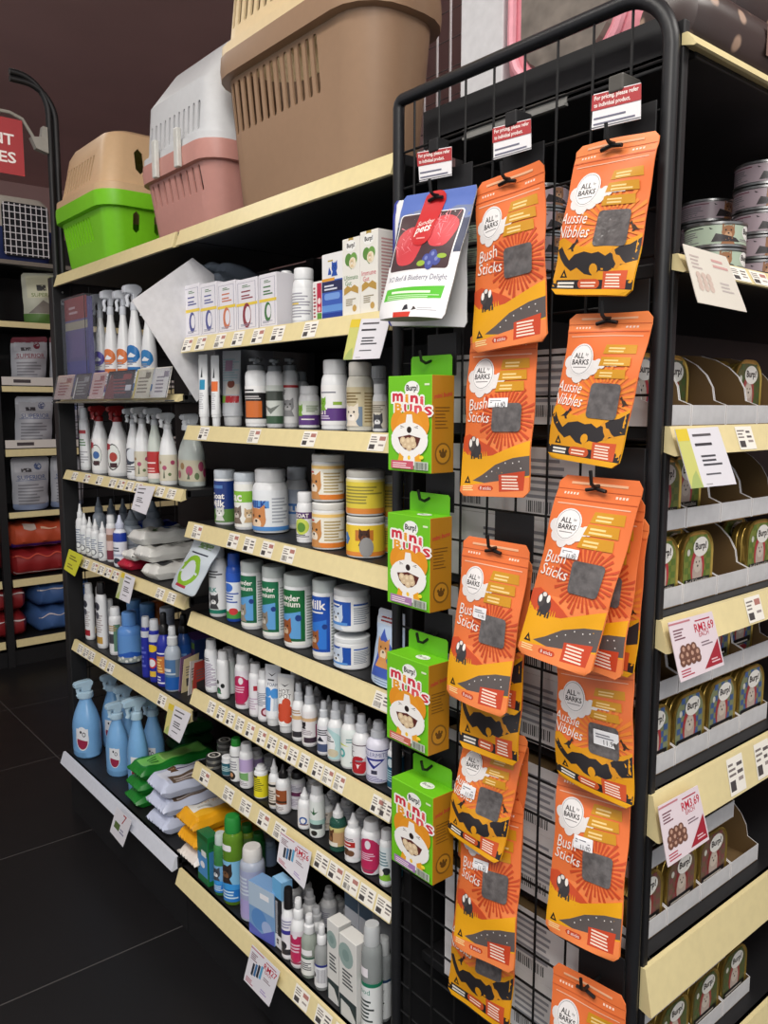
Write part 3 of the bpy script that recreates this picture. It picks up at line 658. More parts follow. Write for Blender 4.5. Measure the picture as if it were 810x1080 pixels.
def bun_box(tl, X, label, band, tilt=0.):
    p = onX(*tl, X); W, H, D = .108, .158, .05
    root = thing('treat_box', label, 'box', (X, p.y-W/2, p.z-H), tilt, 'green treat boxes hung on the wire panel')
    bm = NB(); lay = inklayer(bm)                       # local frame: x towards the panel, y towards the viewer's left
    box(bm, 0, D, -W/2, W/2, 0, H, 0, .0012)
    bm.normal_update()
    for f in bm.faces:
        c = GREEN if f.normal.x < -.5 or f.normal.z > .5 or f.normal.x > .5 else GOLD if abs(f.normal.y) > .5 else (200, 176, 90)
        paint(bm, lay, [f], c)
    bun_art(W, H, band).put(bm, lambda x, y, o: (-o, W/2-x, y), lay, .0004, .00005)
    s = Art(D, H)
    s.text('mini buns', .5, .8, (190, 60, 50), w=.8, shear=.2, rot=8, bold=.03); s.lines(.14, .46, .8, .7, 7, (110, 74, 20), .3, .5, 3)
    s.ell(.5, .2, .36, .36, (120, 84, 24), 18); s.ell(.5, .2, .3, .3, (188, 134, 34), 18); s.ell(.5, .19, .14, .11, (96, 66, 20), 12)
    for dx in (-.13, 0, .13): s.ell(.5+dx, .235-abs(dx)*.1, .05, .06, (96, 66, 20), 10)
    s.put(bm, lambda x, y, o: (x, -W/2-o, y), lay, .0004, .00005)
    t = Art(W, D); t.ell(.62, .5, .14, .1, (240, 242, 236), 16); t.text('Burp!', .62, .5, BK, w=.2)
    t.put(bm, lambda x, y, o: (y, W/2-x, H+o), lay)
    wobj_local('carton', bm, INK, root)
    bm = NB(); lay = inklayer(bm); bw = W*.92; bh = .034
    out = [(-bw/2, 0), (bw/2, 0), (bw/2, bh-.004), (bw/2-.004, bh), (-bw/2+.004, bh), (-bw/2, bh-.004)]
    prism(bm, [(y, z+H) for y, z in out], D-.0022, D-.0012, 'x'); paint(bm, lay, bm.faces, (104, 186, 26))
    wobj_local('hang_tab', bm, INK, root)
    h = Vector((X+D-.002, p.y-W/2, p.z+bh*.62)); hk = thing('display_hook', 'black wire hook through the tab of the '+label.split(',')[0].replace('green treat box', 'box'), 'hook', (PX-.013, h.y, h.z), 0, 'display hooks on the wire side panel')
    bm = NB(); box(bm, PX-.0135, PX-.011, h.y-.035, h.y+.035, h.z-.02, h.z+.05, 0, .001); wobj('back_plate', bm, BLACK, hk)
    bm = NB(); tube(bm, [(PX-.0135, h.y, h.z+.012), (h.x-.012, h.y, h.z), (h.x-.022, h.y, h.z+.004), (h.x-.026, h.y, h.z+.02)], .0026, 6); wobj('prong', bm, WIRE, hk, True)
    return root
def wobj_local(name, bm, m, root, smooth=False): return obj(name, bm, m, root, smooth)
for tl, X, lab, b in (((409.5, 397), .9, 'topmost green treat box, red strip at its foot, hung beside the shelf rail', (206, 90, 110)),
                      ((408.7, 540), .9, 'second green treat box from the top, lilac strip at its foot', (176, 130, 176)),
                      ((408, 687), .9, 'third green treat box from the top, orange strip at its foot', (208, 110, 90)),
                      ((413, 819), .9, 'lowest green treat box, lilac strip at its foot, seen from above', (170, 126, 186))):
    bun_box(tl, X, lab, b)
# ================================================================ bottles, tubs and boxes
def mk_art(W, H, base, ops):
    a = Art(W, H)
    if base: a.rect(0, 0, 1, 1, base)
    for o in ops:
        k = o[0]
        if k == 'r': a.rect(*o[1:])
        elif k == 'e': a.ell(o[1], o[2], o[3], o[4], o[5], 16)
        elif k == 't': a.text(o[1], o[2], o[3], o[5], w=o[4], bold=o[6] if len(o) > 6 else .0)
        elif k == 'l': a.lines(*o[1:7], .5, .4, int(o[1]*97+o[2]*31))
        elif k == 'p': a.poly(o[1], o[2])
        elif k == 'b': a.bars(*o[1:7])
        elif k == 'rr': a.rr(*o[1:])
        elif k == 'dog':                                    # head of an animal in a photo: cx, cy, r, fur, muzzle
            cx, cy, r, c, m = o[1:6]; q = W/H
            for s in (-1, 1): a.poly([(cx+s*r*.9, cy+r*1.35*q), (cx+s*r*.95, cy+.2*r*q), (cx+s*r*.2, cy+.8*r*q)], c)
            a.ell(cx, cy, r, r, c, 16); a.ell(cx, cy-.4*r*q, r*.55, r*.5, m, 12); a.ell(cx, cy-.15*r*q, r*.16, r*.13, (30, 24, 24), 8)
            for s in (-1, 1): a.ell(cx+s*r*.4, cy+.3*r*q, r*.13, r*.13, (30, 24, 24), 8)
            a.poly([(cx-r*1.05, cy-1.7*r*q), (cx+r*1.05, cy-1.7*r*q), (cx+r*.6, cy-.7*r*q), (cx-r*.6, cy-.7*r*q)], c)
    return a
WHT = (228, 230, 232); DK = (60, 60, 70)
def body_prof(kind, r, H):
    """(profile of body, z where the closure sits, radius there, label z range)"""
    S = lambda *p: [(r*a, H*b) for a, b in p]
    if kind == 'pill': return S((.9, 0), (1, .02), (1, .66), (.96, .73), (.84, .79), (.74, .8), (.74, .82)), .80*H, .86*r, (.08, .64)
    if kind == 'jar': return S((.92, 0), (1, .02), (1, .8), (.98, .84), (.95, .845)), .845*H, 1.0*r, (.05, .8)
    if kind == 'boston': return S((.88, 0), (1, .025), (1, .58), (.97, .64), (.85, .69), (.62, .72), (.55, .73), (.55, .76)), .74*H, .62*r, (.05, .56)
    if kind == 'flip': return S((.88, 0), (1, .02), (1, .74), (.95, .79), (.75, .825), (.7, .83)), .825*H, .78*r, (.05, .72)
    if kind == 'cone': return S((.92, 0), (1, .02), (1, .38), (.95, .47), (.8, .57), (.6, .66), (.46, .72), (.4, .78)), .77*H, .46*r, (.04, .4)
    if kind == 'tall': return S((.9, 0), (1, .02), (1, .56), (.95, .61), (.78, .66), (.62, .69), (.58, .7), (.56, .73)), .71*H, .64*r, (.04, .54)
    if kind == 'can': return S((.96, 0), (1, .015), (1, .78), (.93, .82), (.8, .83)), .83*H, .84*r, (.03, .77)
    if kind == 'nozzle': return S((.88, 0), (1, .025), (1, .6), (.95, .65), (.78, .69), (.6, .71), (.58, .73)), .715*H, .6*r, (.06, .56)
PLACED = {}
WF = {'s6': 1.1, 's7': 1.1, 'base': 1.06, 'f1': 1.25, 'f2': 1.12, 'f3': 1.1, 'f4': 1.08, 'fbase': 1.05}
def bottle(name, label, px, by, ty, wpx, shelf, kind='pill', cap='screw', bc=WHT, cc=WHT, base=None, ops=(), X=None, ey=1., face=28, rot=0, cat='bottle', group=None, clear=False, lz=None, ridge=False, zb=None, Y=None, tilt=0, arc=105):
    z = SZ[shelf] if zb is None else zb
    if X is None:
        p = onZ(px, by, z); X, Y = p.x, p.y
        w = wpx*depth(p)/FPX; r = w/2
        d = Vector((X, Y, 0)).normalized(); X, Y = X+d.x*r*ey*.9, Y+d.y*r*ey*.9
    else:
        Y = y_at(px, X, z) if Y is None else Y
        r = wpx*depth((X, Y, z))/FPX/2
    r *= WF.get(shelf, 1.)
    k_ = max(1., ((.958 if 'base' in shelf else 1.018)+r*max(ey, .8))/X); X, Y = X*k_, Y*k_
    if shelf[0] == 'f': Y = min(Y, 2.972-r)
    elif zb is None or 1: Y = max(Y, 1.166+r)
    if zb is None:
        L_ = PLACED.setdefault(shelf, [])
        for t_ in range(26):
            e_ = (1+ey)/2; ok = min([math.hypot(X-a, Y-b)-c-.0012 for a, b, c in L_], default=9)/e_
            if ok >= r: break
            if ok >= .84*r or (t_ == 25 and ok > .3*r): r = ok; break
            X *= 1.003; Y *= 1.003
            if shelf[0] == 'f': Y = min(Y, 2.972-r)
            X = min(X, 1.425-r)
    PLACED.setdefault(shelf, []).append((X, Y, r*(1+ey)/2))
    H = ztop(X, Y, ty)-z
    if shelf in CLR: H = min(H, CLR[shelf]-(z-SZ[shelf])-.001)
    root = thing(name, label, cat, (X, Y, z), R(-90+rot), group)
    if tilt: root.rotation_euler = (0, R(tilt), R(-90+rot))
    prof, zc, rc, lr = body_prof(kind, r, H)
    if lz: lr = lz
    bm = NB(); lathe(bm, prof, 28, 1, ey)
    if clear: m = mat('clear_bottle_%d_%d_%d' % bc, bc, .1, trans=.5, ior=1.2, var=.01)
    else: m = plastic(bc, .32)
    obj('body', bm, m, root, True)
    def rad(zz):
        for (ra, za), (rb, zb_) in zip(prof, prof[1:]):
            if za <= zz <= zb_: return ra+(rb-ra)*((zz-za)/max(1e-9, zb_-za))
        return prof[-1][0]
    if base or ops:
        A = R(arc); z0, z1 = H*lr[0], H*lr[1]; W = 2*A*r
        a = mk_art(W, z1-z0, base or bc, ops); bm = NB(); lay = inklayer(bm); fc = R(face)
        def mp(x, y, o):
            t = -PI/2+fc-A+min(max(x, 0), W)/r; zz = z0+max(y, 0); rr = rad(zz)+.0003+o
            return (rr*math.cos(t), rr*ey*math.sin(t), zz)
        a.put(bm, mp, lay, .0004, .00008+r*.003, maxl=r*.16, ky=.35)
        obj('label', bm, GLOSS, root)
    C0 = plastic(cc, .35)
    if cap == 'screw':
        bm = NB(); n = 28; h = H-zc; q = lambda i: 1.0 if (i % 2 or not ridge) else .95
        rings = [[(rc*q(i)*f*math.cos(2*PI*i/n), rc*q(i)*f*ey*math.sin(2*PI*i/n), zc+h*t) for i in range(n)] for f, t in ((.98, 0), (1, .08), (1, .86), (.94, .97), (.86, 1))]
        loft(bm, rings); obj('cap', bm, C0, root, True)
    elif cap == 'flip':
        bm = NB(); h = H-zc; lathe(bm, [(rc, zc), (rc*1.02, zc+h*.1), (rc*.98, zc+h*.8), (rc*.85, zc+h), (rc*.8, zc+h)], 22, 1, ey); obj('cap', bm, C0, root, True)
    elif cap == 'mist':
        h = H-zc; bm = NB(); lathe(bm, [(rc*1.0, zc), (rc*1.03, zc+h*.04), (rc*1.0, zc+h*.4), (rc*.8, zc+h*.46), (rc*.7, zc+h*.48)], 16); obj('collar', bm, C0, root, True)
        bm = NB(); lathe(bm, [(rc*.7, zc+h*.48), (rc*.74, zc+h*.5), (rc*.68, zc+h*.93), (rc*.56, zc+h)], 14)
        tube(bm, [(0, -rc*.5, zc+h*.82), (0, -rc*.78, zc+h*.82)], rc*.14, 8); obj('spray_head', bm, C0, root, True)
    elif cap == 'nozzle':
        h = H-zc; bm = NB(); lathe(bm, [(rc*1.05, zc), (rc*1.1, zc+h*.06), (rc*1.05, zc+h*.34), (rc*.75, zc+h*.42), (rc*.48, zc+h*.7), (rc*.26, zc+h*.98), (rc*.16, zc+h)], 16); obj('nozzle', bm, C0, root, True)
    elif cap == 'pump':
        h = H-zc; bm = NB(); lathe(bm, [(rc, zc), (rc*1.03, zc+h*.05), (rc, zc+h*.42), (rc*.5, zc+h*.5), (rc*.3, zc+h*.52)], 16); obj('collar', bm, C0, root, True)
        bm = NB(); lathe(bm, [(rc*.3, zc+h*.5), (rc*.3, zc+h*.72), (rc*.75, zc+h*.74), (rc*.8, zc+h*.97), (rc*.7, zc+h)], 14)
        tube(bm, [(0, 0, zc+h*.88), (r*.75, -r*.3, zc+h*.88), (r*1.0, -r*.4, zc+h*.74)], rc*.26, 8); obj('pump', bm, C0, root, True)
    elif cap == 'trigger':
        h = H-zc; bm = NB(); lathe(bm, [(rc, zc), (rc*1.05, zc+h*.05), (rc, zc+h*.3), (rc*.7, zc+h*.34), (rc*.6, zc+h*.36)], 16); obj('collar', bm, C0, root, True)
        w = min(r*.42, .013); L = min(h*1.0, r*2.1)
        out = [(-rc*.5, zc+h*.34), (-rc*.6, zc+h*.62), (-L*.62, zc+h*.62), (-L*.64, zc+h*.9), (-L*.4, zc+h*.97), (rc*.6, zc+h), (L*.42, zc+h*.9), (L*.45, zc+h*.76), (rc*.7, zc+h*.55), (rc*.6, zc+h*.34)]
        bm = NB(); prism(bm, out, -w, w, 'x'); bmesh.ops.bevel(bm, geom=list(bm.edges), offset=w*.25, segments=2, affect='EDGES'); hd = obj('spray_head', bm, C0, root, True)
        bm = NB(); tube(bm, [(0, -L*.3, zc+h*.64), (0, -L*.42, zc+h*.48), (0, -L*.36, zc+h*.26), (0, -L*.42, zc+h*.12)], w*.55, 8); obj('trigger', bm, C0, hd, True)
    return root
def tubeb(name, label, px, by, ty, wpx, shelf, bc=WHT, base=None, ops=(), X=None, cc=WHT, cat='tube', group=None, face=20):
    """squeeze tube standing on its cap"""
    z = SZ[shelf]
    if X is None:
        p = onZ(px, by, z); r = wpx*depth(p)/FPX/2; d = Vector((p.x, p.y, 0)).normalized(); X, Y = p.x+d.x*r*.7, p.y+d.y*r*.7; k_ = max(1., (1.018+r)/X); X, Y = X*k_, Y*k_
    else: Y = y_at(px, X, z); r = wpx*depth((X, Y, z))/FPX/2
    r *= WF.get(shelf, 1.)
    PLACED.setdefault(shelf, []).append((X, Y, r)); H = min(ztop(X, Y, ty)-z, CLR[shelf]-.001); root = thing(name, label, cat, (X, Y, z), R(-90+face), group)
    n = 28; z0 = H*.13
    def S(t, zz, off=0):
        f = max(0, (zz-z0)/(H-z0)); rx = r*(.86+.14*f); ry = r*.86*(1-f)+.0012
        return ((rx+off)*math.cos(t), (ry+off)*math.sin(t), zz)
    bm = NB(); loft(bm, [[S(2*PI*i/n, z0+(H-z0)*k/8) for i in range(n)] for k in range(9)]); obj('body', bm, plastic(bc, .32), root, True)
    bm = NB(); lathe(bm, [(r*.7, 0), (r*.74, z0*.1), (r*.78, z0)], 22); obj('cap', bm, plastic(cc, .35), root, True)
    A = R(80); W = 2*A*r; zz0 = z0+(H-z0)*.04; Hh = (H-z0)*.9
    a = mk_art(W, Hh, base or bc, ops); bm = NB(); lay = inklayer(bm)
    a.put(bm, lambda x, y, o: S(-PI/2-A+x/r, zz0+y, .0004+o), lay, .0005, .00008, maxl=r*.24, ky=.5); obj('label', bm, GLOSS, root)
    return root
def pbox(name, label, px0, px1, ty, shelf, X, D, base, ops=(), side=None, sops=(), cat='box', group=None, top=None, rot=0, zb=None, H=None, W=None):
    """carton whose printed face looks into the aisle"""
    z = SZ[shelf] if zb is None else zb
    ya, yb = y_at(px0, X, z), y_at(px1, X, z)
    if W: yb = ya-W
    if H is None: H = min(ztop(X, (ya+yb)/2, ty)-z, CLR[shelf]-.002)
    W = ya-yb
    for k_ in range(5): PLACED.setdefault(shelf, []).append((X+min(W, D)/2+max(0, D-W)*k_/4, (ya+yb)/2+max(0, W-D)*(k_/4-.5), min(W, D)/2))
    root = thing(name, label, cat, (X+D/2, (ya+yb)/2, z), R(-90+rot), group)
    bm = NB(); lay = inklayer(bm); box(bm, -W/2, W/2, -D/2, D/2, 0, H, 0, .0008); bm.normal_update()
    for f in bm.faces: paint(bm, lay, [f], (top or base) if f.normal.z > .5 else base if f.normal.y < -.5 else (side or base))
    if ops: mk_art(W, H, None, ops).put(bm, lambda x, y, o: (x-W/2, -D/2-o, y), lay, .0003, .00005)
    if sops: mk_art(D, H, None, sops).put(bm, lambda x, y, o: (W/2+o, -D/2+x, y), lay, .0003, .00005)
    obj('carton', bm, INK, root)
    bm = NB(); box(bm, -W/2+.0015, W/2-.0015, -D/2+.0015, D/2-.0015, H+.0001, H+.0006); lay = inklayer(bm); paint(bm, lay, bm.faces, top or base); obj('lid_flap', bm, INK, root)
    return root
# ---------------------------------------------------------------- second shelf of the near bay: supplement boxes
XS = 1.012
def supp(px0, px1, ty, c, lab, icon):
    pbox('supplement_box', lab, px0, px1, ty, 's2', XS, .06, (232, 230, 236),
         [('r', .08, .06, .92, .065, (120, 118, 150)), ('r', .08, .93, .92, .935, (120, 118, 150)), ('r', .08, .06, .095, .935, (120, 118, 150)), ('r', .905, .06, .92, .935, (120, 118, 150)),
          ('l', .3, .84, .7, .9, 2, (90, 130, 90)), ('l', .25, .75, .75, .8, 1, c), ('l', .25, .62, .8, .72, 2, c), ('r', 0, .49, 1, .545, (236, 206, 74)),
          ('e', .5, .3, .2, .3, c), ('e', .55, .31, .13, .2, (232, 230, 236)), ('l', .2, .1, .8, .15, 2, (150, 150, 170))], side=(222, 220, 226))
for a in ((195.4, 211.5, 300.4, (70, 74, 140), 'white supplement box with blue lettering, leftmost of the five yellow-banded boxes', 0),
          (212.4, 229.4, 298.5, (80, 86, 150), 'white supplement box with blue-grey lettering, second of the five yellow-banded boxes', 1),
          (230.4, 249, 297, (206, 120, 84), 'white supplement box with orange lettering and yellow band', 0),
          (250, 272, 294, (140, 50, 60), 'white supplement box with dark red lettering and yellow band', 1),
          (274, 292, 288.6, (70, 120, 70), 'white supplement box with green lettering and yellow band', 0)): supp(*a)
bottle('pill_bottle', 'plain white bottle with a white cap right of the green-lettered box', 303, 0, 286, 14, 's2', 'pill', 'screw', base=(236, 238, 240), ops=[('r', 0, .3, 1, .9, (214, 222, 236)), ('l', .2, .35, .8, .85, 6, (120, 150, 190))], X=1.045)
bottle('pill_bottle', 'larger white bottle with a yellow stripe left of the red box', 321, 0, 283.4, 24, 's2', 'pill', 'screw', base=(236, 238, 240), ops=[('r', .0, .5, .5, .58, (230, 200, 80)), ('l', .2, .1, .8, .9, 9, (160, 160, 170))], X=1.05)
pbox('medicine_box', 'narrow white and red box with a green foot on the box shelf', 330, 339.4, 297, 's2', XS, .07, (236, 232, 230), [('r', .5, .22, 1, .95, (190, 40, 70)), ('r', .5, .0, 1, .2, (96, 150, 60)), ('l', .1, .1, .4, .9, 9, (160, 70, 80)), ('e', .75, .5, .18, .2, (236, 220, 220)), ('e', .75, .3, .15, .15, (230, 190, 190))])
pbox('medicine_box', 'white over blue box with a small blue dog picture on the box shelf', 340, 361.5, 267, 's2', XS, .07, (236, 236, 236),
     [('r', 0, 0, 1, .6, (60, 96, 184)), ('r', 0, .42, 1, .58, (40, 44, 84)), ('r', 0, .585, .62, .63, (226, 160, 50)), ('dog', .62, .78, .14, (34, 80, 170), (34, 80, 170)), ('p', [(.3, .68), (.36, .8), (.46, .72), (.46, .68)], (34, 80, 170)), ('l', .12, .45, .85, .55, 2, (220, 224, 236)), ('rr', .12, .3, .88, .4, .08, (120, 160, 226)), ('r', 0, .12, 1, .22, (100, 150, 220)), ('r', 0, 0, 1, .1, (30, 60, 150)), ('l', .3, .88, .7, .92, 1, (180, 160, 60))])
for px0, px1, ty, c, t, lab in ((361.5, 379.5, 251, (76, 130, 70), 'Ultimate', 'tall white box with a green heart and green lettering, left of its taller twin'), (380, 398.5, 243, (200, 50, 80), 'Immune', 'tall white box with a green heart and red lettering at the right end')):
    pbox('supplement_box', lab, px0, px1, ty, 's2', XS-.002, .085, (236, 234, 226),
         [('p', [(.36, 1), (.36, .86), (.5, .83), (.64, .86), (.64, 1)], (176, 148, 70)), ('e', .5, .9, .3, .2, (244, 244, 240)), ('t', 'Burp!', .5, .9, .46, BK, .03), ('e', .36, .73, .2, .22, (92, 140, 60)), ('e', .66, .73, .2, .22, (112, 160, 76)), ('p', [(.16, .72), (.86, .72), (.52, .6)], (96, 140, 66)), ('e', .6, .68, .2, .2, (238, 226, 200)), ('dog', .56, .69, .1, (226, 200, 160), (244, 236, 220)),
          ('t', t, .5, .5, .8, c), ('t', 'Gut', .35, .43, .36, c), ('p', [(.1, .28), (.5, .33), (.92, .28), (.92, .36), (.7, .4), (.5, .37), (.3, .4), (.1, .36)], (188, 150, 74)), ('l', .2, .14, .8, .24, 4, (150, 140, 110)), ('e', .7, .1, .12, .12, (196, 160, 90))],
         side=(230, 226, 222), sops=[('l', .1, .12, .9, .92, 20, (196, 150, 150)), ('r', .2, .05, .5, .1, (170, 140, 70))])
# ---------------------------------------------------------------- third shelf
tubeb('toothpaste_tube', 'slim white tube with a blue square at mid height', 216, 0, 374, 12, 's3', ops=[('r', .3, .44, .75, .62, (40, 140, 180)), ('p', [(.4, .66), (.5, .86), (.56, .66)], (40, 44, 50)), ('l', .3, .1, .7, .4, 8, (180, 180, 186))], X=1.03)
tubeb('toothpaste_tube', 'slim white tube with an orange square at mid height', 228.5, 0, 375, 11, 's3', ops=[('r', .2, .42, .85, .6, (226, 110, 50)), ('p', [(.4, .66), (.5, .86), (.56, .66)], (40, 44, 50)), ('l', .3, .1, .7, .4, 8, (180, 180, 186))], X=1.04)
tubeb('squeeze_tube', 'broad clear-topped white tube with green and red squares', 246, 449, 367.7, 25, 's3', bc=(214, 218, 224), ops=[('r', .05, .18, .42, .3, (150, 206, 80)), ('r', .42, .18, .95, .3, (206, 52, 60)), ('r', .42, .32, .95, .5, (238, 230, 220)), ('e', .6, .5, .14, .12, (140, 70, 50)), ('l', .1, .55, .9, .95, 9, (176, 206, 214)), ('r', .3, .72, .6, .9, (190, 150, 180))])
PUMPC = (118, 122, 126)
bottle('pump_bottle', 'white pump bottle with an orange square over a black base label', 271, 0, 378, 23, 's3', 'flip', 'pump', cc=PUMPC, base=(30, 28, 30), ops=[('r', 0, .82, 1, 1, (236, 236, 236)), ('l', 0.20, 0.86, 0.80, 0.96, 1, (40, 40, 44)), ('r', .32, .16, .78, .6, (206, 108, 44)), ('r', 0, 0, 1, .12, (226, 226, 226)), ('l', .2, .65, .8, .76, 2, (200, 196, 196))], X=1.06, lz=(.06, .6))
bottle('pump_bottle', 'white pump bottle with a dark green and grey label, middle of three', 290.5, 0, 379, 18, 's3', 'flip', 'pump', cc=PUMPC, base=(200, 206, 200), ops=[('r', 0, .6, 1, .85, (70, 76, 70)), ('p', [(.2, .5), (.5, .25), (.8, .5), (.5, .4)], (110, 116, 110)), ('r', 0, 0, 1, .2, (60, 90, 66))], X=1.085, lz=(.06, .62))
bottle('pump_bottle', 'white pump bottle with a red band and a grey cat picture', 306.5, 451, 378, 20, 's3', 'flip', 'pump', cc=PUMPC, base=(234, 234, 234), ops=[('r', 0, .86, 1, .92, (190, 50, 56)), ('dog', .55, .42, .2, (150, 150, 152), (200, 200, 200)), ('l', .2, .7, .5, .82, 3, DK), ('r', 0, 0, .35, .35, (80, 60, 64))], lz=(.06, .66))
bottle('pill_bottle', 'grey-capped bottle behind the pump bottles', 318, 0, 392, 16, 's3', 'flip', 'flip', cc=(130, 134, 138), X=1.14)
bottle('pill_bottle', 'short white pill bottle with a purple foot and ribbed cap beside the pumps', 326.5, 451.7, 407, 22.5, 's3', 'pill', 'screw', base=(226, 232, 222), ops=[('r', 0, 0, 1, .42, (96, 60, 130)), ('dog', .35, .66, .1, (120, 170, 50), (120, 170, 50)), ('l', 0.40, 0.21, 0.80, 0.31, 1, WH), ('l', .55, .55, .9, .85, 4, (130, 150, 110))], ridge=True)
bottle('pill_bottle', 'tall white bottle with a purple band reading FIRST and a green dog', 353.5, 454, 379.5, 29, 's3', 'pill', 'screw', base=(236, 236, 236), ops=[('r', 0, .1, 1, .42, (92, 56, 128)), ('t', 'FIRST', .3, .34, .4, WH, .03), ('l', .2, .15, .7, .26, 2, (210, 200, 220)), ('dog', .38, .56, .09, (120, 176, 50), (120, 176, 50)), ('l', .3, .8, .8, .86, 1, (90, 90, 110)), ('r', .62, .5, .8, .58, (140, 176, 60))], ridge=True, face=20)
bottle('pill_bottle', 'tall beige-labelled bottle with a shaggy white terrier picture', 380, 455.7, 382, 29, 's3', 'pill', 'screw', bc=(206, 204, 192), cc=(206, 204, 196), base=(196, 184, 150), ops=[('r', .1, 0, .62, .5, (110, 130, 150)), ('dog', .38, .3, .17, (226, 216, 200), (240, 232, 222)), ('l', .66, .1, .95, .9, 10, (140, 120, 80)), ('l', .2, .6, .6, .9, 4, (120, 100, 60))], face=36, ridge=True)
bottle('pill_bottle', 'short white bottle with a husky picture beside the green box', 401, 455.7, 405, 16, 's3', 'pill', 'screw', base=(222, 216, 200), ops=[('dog', .5, .3, .2, (70, 70, 76), (230, 230, 230)), ('l', .2, .6, .8, .9, 4, (120, 110, 90))])
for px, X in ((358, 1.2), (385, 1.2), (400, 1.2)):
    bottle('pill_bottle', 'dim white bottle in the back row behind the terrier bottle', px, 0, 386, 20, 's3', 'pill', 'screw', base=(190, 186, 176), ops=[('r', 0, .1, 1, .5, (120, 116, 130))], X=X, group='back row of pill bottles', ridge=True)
# ---------------------------------------------------------------- fourth shelf: milk powder tubs
LIDG = (188, 196, 204)
bottle('milk_tub', 'blue tub lettered Goat Milk over a green meadow', 238, 553.5, 495, 22, 's4', 'jar', 'screw', cc=LIDG, base=(28, 54, 122), ops=[('r', 0, 0, 1, .32, (86, 130, 60)), ('t', 'Goat', .42, .64, .44, WH, .03), ('t', 'Milk', .44, .46, .42, WH, .03), ('r', .2, .82, .6, .9, (80, 120, 180)), ('dog', .5, .24, .13, (210, 210, 206), (236, 236, 232))], cat='tub')
bottle('milk_tub', 'white tub with a lime band ending lac and a kitten', 259, 558.8, 498, 22, 's4', 'jar', 'screw', cc=LIDG, base=(236, 236, 230), ops=[('r', 0, .58, 1, .84, (130, 186, 56)), ('t', 'lac', .4, .71, .34, WH, .03), ('dog', .4, .32, .16, (120, 104, 92), (200, 190, 180)), ('dog', .75, .3, .13, (200, 170, 130), (230, 216, 196))], cat='tub')
bottle('milk_tub', 'white tub with a pale blue band reading MILK and a fluffy orange dog', 286, 563, 494, 38, 's4', 'pill', 'screw', cc=(226, 228, 230), base=(232, 236, 240), ops=[('r', 0, .56, .62, .74, (92, 150, 214)), ('t', 'MILK', .42, .65, .34, (34, 70, 150), .03), ('dog', .4, .28, .17, (206, 138, 84), (240, 214, 184)), ('r', 0, 0, 1, .1, (80, 140, 206)), ('l', .66, .2, .95, .85, 8, (170, 176, 186)), ('e', .2, .86, .06, .06, (40, 80, 160))], ridge=True, lz=(.05, .68), cat='tub')
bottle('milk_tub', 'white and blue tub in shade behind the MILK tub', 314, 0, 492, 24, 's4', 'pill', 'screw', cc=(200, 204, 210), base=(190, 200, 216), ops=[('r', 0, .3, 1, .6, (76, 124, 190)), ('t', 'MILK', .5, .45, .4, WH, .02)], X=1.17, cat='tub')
bottle('milk_tub', 'small white bottle lettered GOAT with an oval fruit badge', 322, 573, 518.6, 18, 's4', 'pill', 'screw', base=(232, 232, 234), ops=[('r', 0, .72, 1, .95, (90, 60, 110)), ('t', 'GOAT', .5, .83, .5, WH, .03), ('e', .5, .45, .26, .26, (200, 214, 90)), ('e', .5, .42, .14, .16, (90, 140, 50)), ('l', .2, .08, .8, .2, 2, DK)], cat='bottle')
kit = [('r', 0, 0, 1, .14, (226, 130, 50)), ('r', 0, .86, 1, .95, (240, 200, 120)), ('dog', .34, .42, .17, (200, 140, 80), (240, 226, 206)), ('l', .55, .2, .95, .8, 7, (180, 160, 110)), ('l', 0.20, 0.74, 0.40, 0.84, 1, (200, 60, 50))]
def stack(px0, px1, tys, by, shelf, labs, base, ops, cc, cat='tub', X=None, face=28):
    z = SZ[shelf]
    p = onZ((px0+px1)/2, by, z) if X is None else Vector((X, y_at((px0+px1)/2, X, z), z))
    r = (px1-px0)*depth(p)/FPX/2
    if X is None: d = Vector((p.x, p.y, 0)).normalized(); p = p+d*r*.9
    for i, ty in enumerate(tys):
        o = bottle('milk_tub', labs[i], 0, 0, ty, px1-px0, shelf, 'jar', 'screw', cc=cc, base=base[i], ops=ops[i], X=p.x, Y=p.y, zb=z, cat=cat, face=face)
        z = ztop(p.x, p.y, ty)+.0004
stack(329.5, 364, (529, 478.5), 582, 's4', ['white lidded tub with an orange kitten label at the bottom of its stack', 'white lidded tub with an orange kitten label stacked on top of its twin'], [(238, 234, 220)]*2, [kit, kit], (236, 236, 232))
yel = [('r', 0, 0, 1, .16, (226, 140, 60)), ('l', .15, .3, .9, .85, 6, (150, 140, 60)), ('r', 0, .93, 1, 1, (240, 226, 150))]
yel2 = [('r', 0, 0, 1, .14, (226, 140, 60)), ('r', .46, .5, .72, .85, (196, 120, 50)), ('dog', .59, .66, .08, (70, 40, 30), (120, 70, 40)), ('e', .62, .3, .1, .14, (150, 150, 150)), ('p', [(.1, .4), (.3, .35), (.36, .55), (.3, .75), (.12, .7)], (60, 120, 190)), ('l', .12, .5, .3, .62, 2, WH)]
stack(365.5, 406, (543, 495), 590, 's4', ['yellow-labelled tub with a blue splash, bottom of the yellow stack', 'yellow-labelled tub of fine print on top of the yellow stack'], [(240, 206, 60), (226, 206, 70)], [yel2, yel], (216, 214, 206))
stack(400, 426, (546, 500), 0, 's4', ['yellow-labelled tub at the back, lower one beside the green box', 'yellow-labelled tub at the back, upper one beside the green box'], [(230, 200, 70)]*2, [yel, yel], (206, 204, 196), X=1.13)
